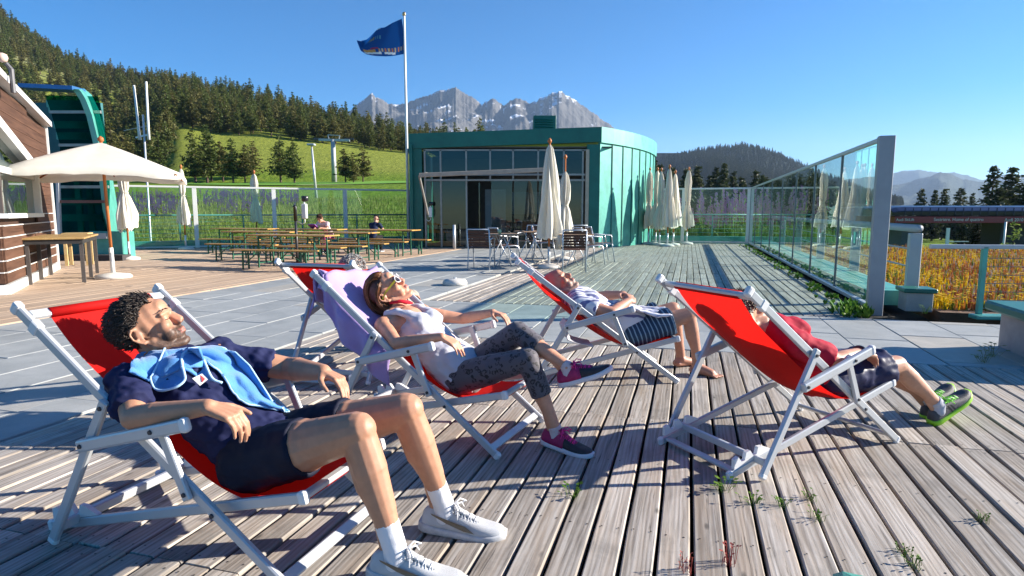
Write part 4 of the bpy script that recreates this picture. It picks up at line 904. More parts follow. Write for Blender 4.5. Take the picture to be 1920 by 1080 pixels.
# ------------------------------------------------------------------ mountains
def ridged(p, oct_=6, H_=0.9, lac=2.1):
    a = 1.0; s = 0.0; w = 1.0
    for i in range(oct_):
        n = 1 - abs(mnoise.noise(p)); n = n * n * w; s += n * a; w = min(1, max(0, n * 1.6)); a *= 0.5; p = p * lac
    return s
def rock_mat(name, lo, hi, snow=0.0, forest=None, fz=0.0, scale=0.004):
    m, t, b, ns, ls = nt(name); co = coords(t, 'Object')
    f = noise(t, co, scale, 8, 0.62, 0.4); g = noise(t, coords(t, 'Object', (1, 1, .25)), scale * 6, 6, 0.65)
    c = ramp(t, mathn(t, 'ADD', mathn(t, 'MULTIPLY', f, .5), mathn(t, 'MULTIPLY', g, .5)), [(.33, lo), (.66, hi)])
    if snow:
        geo = N(t, 'ShaderNodeNewGeometry'); sp_ = N(t, 'ShaderNodeSeparateXYZ'); ls.new(geo.outputs['Normal'], sp_.inputs[0])
        k = mathn(t, 'MULTIPLY', ramp(t, sp_.outputs[2], [(.80, (0, 0, 0)), (.86, (1, 1, 1))]), ramp(t, f, [(.55, (0, 0, 0)), (.60, (1, 1, 1))]))
        c = mixc(t, k, c, (.72, .74, .78))
    if forest:
        sp2 = N(t, 'ShaderNodeSeparateXYZ'); ls.new(co, sp2.inputs[0])
        hz_ = mathn(t, 'ADD', mathn(t, 'MULTIPLY', sp2.outputs[2], 1 / fz), mathn(t, 'MULTIPLY', f, .8))
        c = mixc(t, ramp(t, hz_, [(1.25, (1, 1, 1)), (1.45, (0, 0, 0))]), c, mixc(t, g, forest, tuple(x * 1.9 for x in forest)))
    ls.new(c, b.inputs['Base Color']); b.inputs['Roughness'].default_value = .95; b.inputs['Specular IOR Level'].default_value = .1
    bump(t, g, .8, 22.0, b)
    return m
def mountain(name, label, Y, sil, depth, base_y, mat, rough, nx=220, ny=60, seed=0.0, fs=1.0, back=0.5):
    """a massif whose crest stands at distance Y; its near slope reaches depth metres towards us"""
    xs = [p[0] for p in sil]; zs = [at(p[0], p[1], Y).z for p in sil]; x0, x1 = (xs[0] - 960) / CAM_F * Y, (xs[-1] - 960) / CAM_F * Y
    v = []; f = []
    zb = at(960, base_y, Y).z
    for j in range(ny + 1):
        q = j / ny; y = -depth + (depth * (1 + back)) * q          # crest at y = 0
        for i in range(nx + 1):
            x = (x0 + (x1 - x0) * i / nx) * (Y + min(y, 0)) / Y; px = 960 + CAM_F * x / (Y + min(y, 0)); top = float(np.interp(px, xs, zs))
            k = 1 + y / depth if y < 0 else 1 - y / (depth * back)
            k = max(0, k); q0 = Vector((x / (430 * fs), y / (1300 * fs) + .22 * x / (430 * fs), seed))
            q1 = Vector((x / (430 * fs), y / (560 * fs) - .1 * x / (430 * fs), seed + 2))
            val = 1.5 * abs(mnoise.noise(q0)) + .50 * abs(mnoise.noise(q1 * 1.9)) + .24 * abs(mnoise.noise(q1 * 4.3)) + .11 * abs(mnoise.noise(q1 * 9.3)) + .05 * abs(mnoise.noise(q1 * 19.0))
            jag = min(rough, 260) * (.04 * mnoise.noise(Vector((px * .11, seed, 0))) + .03 * mnoise.noise(Vector((px * .31, seed, 3))) + .015 * mnoise.noise(Vector((px * .8, seed, 5))))
            edge = min(1, 4 * (1 - abs(2 * i / nx - 1)))
            h = zb + (top + jag * edge - zb) * k ** 1.1 - rough * val * (1 - k ** 5) * min(1, 3 * k) * edge
            if y >= 0: h = min(h, top + jag)
            v.append((x * (1 + y / Y * .0), y, h))
    n = nx + 1
    for j in range(ny):
        for i in range(nx): f.append((j * n + i, j * n + i + 1, (j + 1) * n + i + 1, (j + 1) * n + i))
    me = bpy.data.meshes.new(name); me.from_pydata(v, [], f); me.materials.append(mat); me.polygons.foreach_set('use_smooth', [True] * len(f))
    o = mob(name, me, None, (0, Y, 0)); setp(o, label, None, None, 'structure'); return o
mountain('mountain', 'grey rocky mountain massif with snow patches behind the pavilion', 3600,
         [(560, 300), (640, 232), (672, 200), (705, 176), (735, 194), (760, 196), (800, 181), (832, 170), (858, 164), (884, 181), (906, 196), (925, 184), (945, 197), (968, 183), (992, 195), (1020, 181), (1046, 170), (1064, 180), (1090, 198), (1115, 216), (1145, 238), (1175, 258), (1230, 300), (1300, 340)],
         1900, 345, rock_mat('grey_rock', (.050, .051, .055), (.165, .158, .15), 1.0), 420, 420, 150, 4.2, 1.55)
mountain('wooded_mountain', 'rounded dark wooded hill behind the far end of the deck', 1500,
         [(1130, 345), (1200, 310), (1260, 294), (1300, 283), (1340, 277), (1388, 273), (1420, 280), (1450, 290), (1480, 303), (1510, 318), (1580, 345), (1680, 380)],
         900, 392, rock_mat('wooded_slope', (.010, .018, .010), (.040, .050, .024), 0, None, 1, .03), 22, 220, 70, 9.1, .45)
WM = bpy.data.objects['wooded_mountain']; WPT = []
for v_ in WM.data.vertices:
    if -760 < v_.co.y < 20:
        for _ in range(1): WPT.append((v_.co.x + random.uniform(-4, 4), v_.co.y + 1500 + random.uniform(-6, 6), v_.co.z - 1.5))
mountain('far_ridge', 'low blue ridge between the pavilion and the wooded hill', 5200, [(1080, 330), (1160, 300), (1220, 291), (1260, 296), (1330, 320), (1420, 350)], 1800, 380, rock_mat('far_wood', (.03, .045, .03), (.07, .08, .05), 0), 160, 90, 30, 2.2)
mountain('far_mountain', 'pale blue far mountain ridge at the right', 6500, [(1400, 370), (1560, 335), (1640, 322), (1690, 318), (1713, 314), (1730, 319), (1748, 321), (1765, 319), (1775, 317), (1800, 324), (1830, 335), (1880, 322), (1910, 328), (1960, 340), (2100, 375)], 2200, 385, rock_mat('far_rock', (.14, .15, .15), (.32, .32, .30), 0, (.022, .036, .024), 900), 220, 160, 40, 6.6)
mountain('blue_hill', 'blue wooded hill in front of the far ridge at the right', 4200, [(1500, 385), (1600, 360), (1670, 341), (1700, 338), (1735, 326), (1752, 318), (1770, 321), (1790, 330), (1835, 340), (1900, 352), (2050, 385)], 1600, 392, rock_mat('blue_wood', (.022, .036, .024), (.06, .07, .04), 0, None, 1, .008), 150, 140, 40, 1.3)
# ------------------------------------------------------------------ pines
M_BARK = plain('pine_bark', (.085, .055, .038), .9, 0, .3, 8)
M_PINE = leafmat('pine_needles', (.055, .088, .020), (.130, .145, .036), .3)
M_PINEB = leafmat('olive_needles', (.085, .090, .022), (.165, .150, .045), .3)
M_PINED = leafmat('dark_needles', (.026, .044, .016), (.070, .080, .030), .22)
def pine(seed, h, wid, start, mats, dens=1.0, round_=0.5, clump=0.45, ntri=6):
    r_ = random.Random(seed); b = MB(); b.mat(0)
    bend = r_.uniform(-.03, .03) * h
    b.tube([(0, 0, -.6), (bend * .3, 0, h * .3), (bend * .7, 0, h * .65), (bend, 0, h * .97)], [h * .022, h * .018, h * .011, .01], 7)
    lev = max(7, int(h * 1.5)); verts = []; faces = []; mi = []
    for i in range(lev):
        t = i / (lev - 1); z = h * (start + (1 - start) * t)
        prof = (1 - t) ** .62 * (1 - round_) + round_ * math.sqrt(max(0, 1 - (2 * t - .72) ** 2 / 1.65)) * (1 if t < .97 else .5)
        nb = max(3, int((7 * (1 - t) + 3) * dens))
        for k in range(nb):
            a = r_.uniform(0, 6.283); L_ = wid * prof * r_.uniform(.55, 1.12); up = r_.uniform(-.10, .30) * L_
            if t < .55 and L_ > .6 and r_.random() < .5:
                b.mat(0); b.tube([(bend * t, 0, z), (bend * t + L_ * .8 * math.cos(a), L_ * .8 * math.sin(a), z + up * .6)], [.035, .012], 4, False)
            nc = max(1, int(L_ / (clump * .8)))
            for q in range(nc):
                d = L_ * (q + .55) / nc * r_.uniform(.85, 1.1); c = Vector((bend * t + d * math.cos(a), d * math.sin(a), z + up * d / max(L_, .01) + r_.uniform(-.15, .15)))
                mm = 1
                for _ in range(ntri):
                    s_ = clump * r_.uniform(.55, 1.15); o1 = Vector((r_.gauss(0, 1), r_.gauss(0, 1), r_.gauss(0, .55))).normalized() * s_; o2 = Vector((r_.gauss(0, 1), r_.gauss(0, 1), r_.gauss(0, .7))).normalized() * s_ * .55
                    j = Vector((r_.uniform(-1, 1), r_.uniform(-1, 1), r_.uniform(-.6, .6))) * clump * .45
                    b.mat(mm); b.add([c + j - o1 * .5, c + j + o1 * .5, c + j + o2], [(0, 1, 2)])
    return b.mesh('pine', mats)
def split_pine(me, name):
    """trunk and crown as two meshes"""
    out = []
    for idx, nm in ((0, 'trunk'), (1, 'crown')):
        m2 = bpy.data.meshes.new(nm); vs_ = []; fs = []; mp = {}
        for p in me.polygons:
            if p.material_index != idx: continue
            f = []
            for vi in p.vertices:
                if vi not in mp: mp[vi] = len(vs_); vs_.append(tuple(me.vertices[vi].co))
                f.append(mp[vi])
            fs.append(f)
        m2.from_pydata(vs_, [], fs); m2.materials.append(me.materials[idx]); out.append(m2)
    return out
PV = []
for s_, (h, w, st_, rd, mt) in enumerate([(9, 2.5, .20, .35, M_PINE), (10, 2.6, .16, .28, M_PINE), (8, 2.6, .24, .6, M_PINEB), (9.5, 2.3, .12, .25, M_PINEB), (11, 2.2, .10, .18, M_PINE), (8.5, 2.5, .2, .45, M_PINEB)]):
    PV.append(pine(50 + s_, h, w, st_, [M_BARK, mt], 1.15, rd, .66, 8))
PVS = [split_pine(m, 'p') for m in PV]
def place_tree(name, label, loc, v, s, rz, group, cat='tree', sx=1.0):
    r_ = root(name, label, cat, loc, rz, group); r_.scale = (s * sx, s * sx, s)
    mob('trunk', PVS[v][0], r_); mob('crown', PVS[v][1], r_); return r_
# pines standing free on the golf meadow
MT = [(366, 327, 95, 92, 1, 'leftmost pine of the clump on the golf meadow, leaning trunk'), (388, 328, 97, 100, 1, 'tallest pine of the clump on the golf meadow'), (396, 326, 101, 84, 0, 'pine close behind the tallest one of the meadow clump'), (418, 324, 100, 70, 2, 'small pine in the middle of the meadow clump'), (437, 332, 94, 78, 0, 'broad pine right of the middle of the meadow clump'), (459, 331, 95, 66, 2, 'second last pine of the meadow clump'), (474, 322, 104, 64, 5, 'rightmost pine of the meadow clump'),
      (526, 332, 94, 84, 0, 'left one of the two pines standing together on the meadow'), (552, 335, 92, 76, 1, 'right one of the two pines standing together on the meadow'), (648, 340, 92, 58, 2, 'pine just right of the lift pylon'), (663, 343, 90, 52, 3, 'middle pine right of the lift pylon'), (681, 341, 92, 62, 5, 'third pine right of the lift pylon')]
for px, py, Y, hpx, v, lb_ in MT:
    q = at(px, py, Y); h = hpx * Y / CAM_F * 1.02; place_tree('pine_tree', lb_, (q.x, Y, terrain_z(q.x, Y)), v, h / PV[v].vertices[0].co.z if False else h / [9, 10, 8, 9.5, 11, 8.5][v], random.uniform(0, 6), 'pines on the golf meadow', sx=1.12)
# forest on the hillside: the trees that show largest one by one, the rest as a mass
cand = []
rf = random.Random(11)
for _ in range(14000):
    px = rf.uniform(-260, 900); sd = lerp_tab(px, SD_X, SD_Y); Y = FBD * .97 + (sd * 1.12 - FBD * .97) * rf.random() ** .8
    if px < 330: Y = 110 + (sd * 1.12 - 110) * rf.random() ** .75
    x = (px - 960) / CAM_F * Y
    bare = mnoise.noise(Vector((x * .01, Y * .01, 5.0)))
    if Y > .80 * sd and px < 130 and (Y / sd - .80) * 3.2 + bare * .9 > rf.random() * 1.0: continue
    cand.append((px, x, Y))
grid = {}; keep = []
for c in cand:
    sp_ = 4.6 if c[2] < 260 else 6.2; key = (int(c[1] / sp_), int(c[2] / sp_))
    if key in grid: continue
    grid[key] = 1; keep.append(c)
keep.sort(key=lambda c: c[2])
fore = [c for c in keep if 150 < c[0] < 880 and c[2] > 150][:250] + [c for c in keep if -20 < c[0] < 330 and c[2] < 150][:46]
fset = set(fore); rest = [c for c in keep if c not in fset]
HH_ = [9, 10, 8, 9.5, 11, 8.5]
for px, x, Y in fore:
    v = rf.choice([0, 1, 3, 4, 4, 5, 2]); place_tree('forest_pine', 'pine along the lower edge of the hillside forest', (x, Y, terrain_z(x, Y) - .2), v, rf.uniform(.68, 1.0) * float(np.interp(px, [300, 480, 700, 900], [1.15, .95, .78, .70])), rf.uniform(0, 6), 'pines along the lower forest edge', sx=1.1)
def scatter_mass(name, pts, meshes, label, lo, hi):
    """one object: instances of the tree meshes on points"""
    hold = []
    coll = bpy.data.collections.new(name + '_kinds')
    for i, me in enumerate(meshes):
        o = bpy.data.objects.new('pine_kind', me); coll.objects.link(o)
    me = bpy.data.meshes.new(name); me.from_pydata([(x, y, z) for x, y, z in pts], [], [])
    o = mob(name, me); setp(o, label, None, None, 'stuff')
    ng = bpy.data.node_groups.new(name, 'GeometryNodeTree'); ng.interface.new_socket('Geometry', in_out='INPUT', socket_type='NodeSocketGeometry'); ng.interface.new_socket('Geometry', in_out='OUTPUT', socket_type='NodeSocketGeometry')
    n = ng.nodes; l = ng.links; gi = n.new('NodeGroupInput'); go = n.new('NodeGroupOutput')
    ci = n.new('GeometryNodeCollectionInfo'); ci.inputs['Collection'].default_value = coll; ci.inputs['Separate Children'].default_value = True; ci.inputs['Reset Children'].default_value = True
    ip = n.new('GeometryNodeInstanceOnPoints'); ip.inputs['Pick Instance'].default_value = True
    rs = n.new('FunctionNodeRandomValue'); rs.data_type = 'FLOAT'; rs.inputs[2].default_value = lo; rs.inputs[3].default_value = hi
    rr = n.new('FunctionNodeRandomValue'); rr.data_type = 'FLOAT_VECTOR'; rr.inputs[0].default_value = (0, 0, 0); rr.inputs[1].default_value = (.06, .06, 6.28)
    l.new(gi.outputs[0], ip.inputs['Points']); l.new(ci.outputs[0], ip.inputs['Instance']); l.new(rr.outputs[0], ip.inputs['Rotation']); l.new(rs.outputs[1], ip.inputs['Scale']); l.new(ip.outputs[0], go.inputs[0])
    md = o.modifiers.new('scatter', 'NODES'); md.node_group = ng
    return o
scatter_mass('hillside_forest', [(x, Y, terrain_z(x, Y) - .2) for px, x, Y in rest], PV, 'dense pine forest covering the hillside', .7, 1.15)
# woods behind the far end of the deck and behind the lift station
PD = [pine(80 + i, 12, 2.5, .08, [M_BARK, M_PINED], 1.7, .2, .8, 8) for i in range(3)]
rw = random.Random(5); wood_pts = []
for _ in range(420):
    px = rw.uniform(1120, 1560); Y = rw.uniform(105, 210); x = (px - 960) / CAM_F * Y; wood_pts.append((x, Y, terrain_z(x, Y) - .3))
scatter_mass('far_wood', wood_pts, PD, 'dark conifer wood behind the far end of the deck', .62, 1.0)
random.shuffle(WPT); scatter_mass('mountain_forest', WPT[:7000], PD, 'dark forest covering the rounded hill beyond the deck', .6, 1.15)
PDS = [split_pine(m, 'd') for m in PD]
def dtree(px, topy, Y, v, lb_, grp, sx=1.0, mats=None):
    x = (px - 960) / CAM_F * Y; z = terrain_z(x, Y); s = (at(px, topy, Y).z - z) / 12.0; r_ = root('conifer', lb_, 'tree', (x, Y, z), rw.uniform(0, 6), grp); r_.scale = (s * sx, s * sx, s); mob('trunk', PDS[v][0], r_); mob('crown', PDS[v][1], r_)
for i, (px, ty, Y, sx_, lb_) in enumerate([(1852, 318, 62, 1.3, 'tall dark conifer above the lift station, left of the pair'), (1885, 320, 66, 1.5, 'broad dark conifer above the lift station, right of the pair'), (1920, 330, 64, 1.5, 'dark conifer cut by the right edge above the lift station'), (1718, 358, 95, 1.2, 'small conifer left above the lift station roof'), (1745, 360, 95, 1.0, 'slim small conifer above the lift station roof'), (1762, 356, 100, 1.1, 'middle small conifer above the lift station roof'), (1790, 356, 90, 1.5, 'broad small conifer above the lift station roof'), (1815, 365, 100, 1.0, 'short conifer beside the tall ones above the lift station')]):
    dtree(px, ty, Y, i % 3, lb_, 'conifers behind the lift station', sx_)
for i, (px, ty, Y) in enumerate([(1335, 318, 100), (1352, 312, 96), (1303, 315, 105), (1283, 322, 98), (1370, 326, 100), (1408, 324, 95), (1425, 334, 92), (1256, 318, 102), (1236, 312, 98), (1222, 305, 95)]):
    dtree(px, ty, Y, i % 3, {1222: 'dark conifer touching the curved green wall', 1236: 'dark conifer second from the curved green wall', 1256: 'dark conifer third from the curved green wall', 1283: 'dark conifer behind the lone slim parasol', 1303: 'dark conifer just right of the lone slim parasol', 1335: 'dark conifer in the middle of the wood edge above the fireweed', 1352: 'tallest dark conifer of the wood edge above the fireweed', 1370: 'dark conifer right of the tallest one at the wood edge', 1408: 'dark conifer behind the far corner of the windbreak', 1425: 'rightmost dark conifer of the wood edge, seen through the glass'}[px], 'conifers at the wood edge')
wp2 = []
for _ in range(60):
    px = rw.uniform(1640, 2300); Y = rw.uniform(110, 170); x = (px - 960) / CAM_F * Y; wp2.append((x, Y, terrain_z(x, Y) - .5))
scatter_mass('station_wood', wp2, PD, 'low dark wood behind the lift station', .4, .62)
wp3 = []
for _ in range(26):
    px = rw.uniform(1800, 2050); Y = rw.uniform(52, 58); x = (px - 960) / CAM_F * Y; wp3.append((x, Y, terrain_z(x, Y) - .5))
scatter_mass('station_undergrowth', wp3, PD, 'dark young conifers under the lift station', .22, .34)
# ------------------------------------------------------------------ grass, fireweed, flower bed, weeds
def blades(b, c, h, n, spread, r_, w=.006, lean=.4):
    for _ in range(n):
        a = r_.uniform(0, 6.283); d = r_.uniform(0, spread); p = Vector((c[0] + d * math.cos(a), c[1] + d * math.sin(a), c[2])); hh = h * r_.uniform(.55, 1.1); l = r_.uniform(0, lean) * hh; a2 = r_.uniform(0, 6.283)
        s_ = Vector((math.cos(a2 + 1.57), math.sin(a2 + 1.57), 0)) * w; t = p + Vector((l * math.cos(a2), l * math.sin(a2), hh)); m_ = p.lerp(t, .55) + Vector((0, 0, hh * .06))
        b.add([p - s_, p + s_, m_ + s_ * .7, m_ - s_ * .7, t], [(0, 1, 2, 3), (3, 2, 4)])
M_GRASS = leafmat('tall_grass', (.12, .17, .03), (.34, .32, .11), .3)
M_FIRE = leafmat('fireweed_flower', (.78, .22, .46), (.88, .42, .62), .4)
M_LEAF = leafmat('weed_leaf', (.06, .14, .015), (.16, .28, .04), .3)
rg = random.Random(3); b = MB()
for _ in range(5200):
    px = rg.uniform(150, 800); Y = rg.uniform(25.5, 40); x = (px - 960) / CAM_F * Y; b.mat(0); blades(b, (x, Y, terrain_z(x, Y)), rg.uniform(.16, .42), 4, .3, rg, .009, .6)
for _ in range(1500):
    px = rg.uniform(170, 565); Y = rg.uniform(31, 43); u = (px - 170) / 395
    if mnoise.noise(Vector((px * .012, Y * .35, 2))) < .0 or rg.random() > .95 - .5 * abs(u - .55): continue
    x = (px - 960) / CAM_F * Y; z = terrain_z(x, Y); h = rg.uniform(.45, .85)
    b.mat(0); b.tube([(x, Y, z), (x, Y, z + h * .7)], .009, 3, False)
    b.mat(1)
    for k in range(9):
        a = rg.uniform(0, 6.28); zz = z + h * rg.uniform(.5, 1.0); rr_ = .07 * (1.15 - (zz - z) / h); p = Vector((x + rr_ * math.cos(a), Y + rr_ * math.sin(a), zz)); s_ = .035
        b.add([p + Vector((s_, 0, 0)), p + Vector((-s_, .02, s_)), p + Vector((0, -.02, -s_ * 1.3))], [(0, 1, 2)])
o = b.build('meadow_flowers', [M_GRASS, M_FIRE]); setp(o, 'tall grass with a purple fireweed drift behind the beer table fence', None, None, 'stuff')
b = MB()
for _ in range(900):
    X = rg.uniform(-3.0, 5.5); Y = rg.uniform(25.6, 28.5); p = dk(X, Y, -.3); b.mat(0); blades(b, p, rg.uniform(.5, 1.15), 6, .2, rg, .016, .35)
for _ in range(85):
    X = rg.gauss(1.2, 1.0) if rg.random() < .8 else rg.uniform(-1, 5); Y = rg.uniform(25.6, 27.5); p = dk(X, Y, -.3); h = rg.uniform(1.3, 2.45)
    b.mat(0); b.tube([p, p + Vector((rg.uniform(-.08, .08), 0, h))], .014, 4, False)
    for k in range(16):
        a = rg.uniform(0, 6.28); zz = h * rg.uniform(.15, .7); q = p + Vector((.1 * math.cos(a), .1 * math.sin(a), zz)); s_ = .10
        b.add([q, q + Vector((s_ * math.cos(a), s_ * math.sin(a), .03)), q + Vector((s_ * .5 * math.cos(a + .5), s_ * .5 * math.sin(a + .5), -.03))], [(0, 1, 2)])
    b.mat(1)
    for k in range(34):
        a = rg.uniform(0, 6.28); f_ = rg.random(); zz = h * (.66 + .36 * f_); rr_ = .085 * (1.15 - f_); q = p + Vector((rr_ * math.cos(a), rr_ * math.sin(a), zz)); s_ = .045
        b.add([q + Vector((s_, 0, 0)), q + Vector((-s_, .02, s_)), q + Vector((0, -.02, -s_ * 1.2))], [(0, 1, 2)])
o = b.build('fireweed', [M_LEAF, M_FIRE]); setp(o, 'tall purple fireweed growing outside the far end windbreak', None, None, 'stuff')
# stonecrop bed
M_SOILB = plain('bed_soil', (.13, .065, .035), .95, 0, .35, 5, .5, 40)
b = MB(); b.box((11.6, 16.4, -.10), (17.2, 15.6, .16)); o = b.build('flower_bed', M_SOILB, rz=-A16); setp(o, 'planted roof bed beyond the mesh railing', None, None, 'structure')
M_SED = [leafmat('sedum_orange', (.52, .21, .05), (.72, .38, .09), .2), leafmat('sedum_red', (.34, .10, .045), (.50, .20, .07), .2), leafmat('sedum_yellow', (.70, .46, .015), (.85, .66, .03), .25), leafmat('sedum_green', (.13, .20, .03), (.26, .32, .06), .25)]
b = MB()
for _ in range(15500):
    X = 3.05 + 13 * rg.random() ** 1.25; Y = 8.85 + 14.5 * rg.random() ** 1.5; p = dk(X, Y, -.03); nz = mnoise.noise(Vector((X * .9, Y * .9, 0))); r0 = rg.random()
    k = 2 if (nz > .15 and r0 < .72) or r0 < .14 else 3 if r0 > .82 else 1 if nz < -.1 and r0 < .7 else 0
    b.mat(k); h = rg.uniform(.07, .18); a = rg.uniform(0, 3.14); w = .018
    dx, dy = w * math.cos(a), w * math.sin(a); top = p + Vector((rg.uniform(-.03, .03), rg.uniform(-.03, .03), h))
    b.add([p + Vector((dx, dy, 0)), p - Vector((dx, dy, 0)), top], [(0, 1, 2)]); b.add([p + Vector((-dy, dx, 0)), p - Vector((-dy, dx, 0)), top - Vector((0, 0, .01))], [(0, 1, 2)])
    if k >= 2 or r0 > .5:
        s_ = .035 if k == 2 else .022
        for q in range(2):
            a = rg.uniform(0, 6.28); b.add([top + Vector((s_ * math.cos(a), s_ * math.sin(a), 0)), top + Vector((s_ * math.cos(a + 2.1), s_ * math.sin(a + 2.1), .008)), top + Vector((s_ * math.cos(a + 4.2), s_ * math.sin(a + 4.2), -.004))], [(0, 1, 2)])
o = b.build('stonecrop', M_SED); setp(o, 'orange and yellow flowering stonecrop filling the roof bed', None, None, 'stuff')
# weeds along the windbreak foot
b = MB()
for _ in range(330):
    Y = 7.75 + 15 * rg.random() ** 1.8; X = 2.06 - abs(rg.gauss(0, .13)) - .04
    if mnoise.noise(Vector((Y * 1.7, 0, 8))) < -.05 and Y > 8.6: continue
    p = dk(X, Y, 0); b.mat(0); hh = rg.uniform(.03, .11) * (1.6 if Y < 8.6 else 1)
    for k in range(5):
        a = rg.uniform(0, 6.28); L_ = hh * rg.uniform(.5, 1.0); q = p + Vector((L_ * .6 * math.cos(a), L_ * .6 * math.sin(a), hh * rg.uniform(.4, 1.0))); s_ = .022; sd_ = Vector((-math.sin(a), math.cos(a), 0)) * s_
        b.add([p, p.lerp(q, .6) + sd_, q, p.lerp(q, .6) - sd_], [(0, 1, 2, 3)])
o = b.build('fence_weeds', [M_LEAF]); setp(o, 'weeds growing along the foot of the glass windbreak', None, None, 'stuff')
def weed(loc, label, s=1.0, mat=None, n=14, tall=False):
    b = MB(); r_ = random.Random(int(loc[0] * 1000) + 3)
    for k in range(n):
        a = r_.uniform(0, 6.28); hh = s * r_.uniform(.02, .07) * (2.6 if tall else 1); L_ = s * r_.uniform(.015, .05) * (.5 if tall else 1); p = Vector((r_.gauss(0, .012), r_.gauss(0, .012), -.02)); q = p + Vector((L_ * math.cos(a), L_ * math.sin(a), hh + .02)); s_ = .011 * s; sd_ = Vector((-math.sin(a), math.cos(a), 0)) * s_
        b.tube([p, q], .0012, 3, False); t = q + Vector((.028 * s * math.cos(a), .028 * s * math.sin(a), .006)); m_ = q.lerp(t, .5)
        b.add([q, m_ + sd_, t, m_ - sd_], [(0, 1, 2, 3)])
    o = b.build('weed', mat or M_LEAF, None, loc=loc); setp(o, label, 'weed', 'weeds between the planks')
    return o
M_REDW = leafmat('red_weed', (.35, .06, .06), (.45, .14, .10), .3)
for px, py, s_, lb_, mt, tl in [(1361, 920, .9, 'largest green weed, at the rear foot of the chair seen from behind', None, False), (1411, 943, .6, 'green weed second from the chair seen from behind', None, False), (1468, 948, .5, 'green weed third from the chair seen from behind', None, False), (1517, 936, .5, 'faint weed tuft fourth from the chair seen from behind', None, False), (1074, 930, .7, 'thin green weed in a plank gap left of the picture centre foot', None, False), (1364, 1056, .42, 'tall reddish weed at the bottom edge of the deck', M_REDW, True), (1284, 1070, .34, 'short reddish weed at the bottom edge of the deck', M_REDW, True), (1845, 975, .42, 'green weed at the lower right of the deck', None, False), (1535, 975, .45, 'tiny green weed right of the red weeds', None, False), (1695, 1035, .36, 'green weed in a gap at the bottom right', None, False), (1715, 1062, .45, 'lowest green weed at the bottom right', None, False), (1860, 668, 1.6, 'grass tuft at the corner of the planter wall', M_GRASS, False), (1845, 680, 1.3, 'small grass tuft left of the planter wall', M_GRASS, False), (1680, 560, 2.2, 'leafy weed at the foot of the windbreak end post', None, True), (1735, 585, 1.2, 'small weed beside the copper capped pier', None, False)]:
    weed(gr(px, py), lb_, s_, mt, 18, tl)
# fir sapling in front of the station
q = at(1905, 425, 26); z = terrain_z(q.x, 26); sh = root('young_larch', 'bright green young larch at the right edge before the lift station', 'tree', (q.x, 26, z)); ml = pine(200, 2.7, .7, .1, [M_BARK, leafmat('larch_needles', (.10, .16, .03), (.24, .30, .07), .3)], 1.0, .2, .22, 5); a_, c_ = split_pine(ml, 'l'); mob('trunk', a_, sh); mob('crown', c_, sh); sh.scale = (1, 1, (at(1905, 418, 26).z - z) / 2.7)
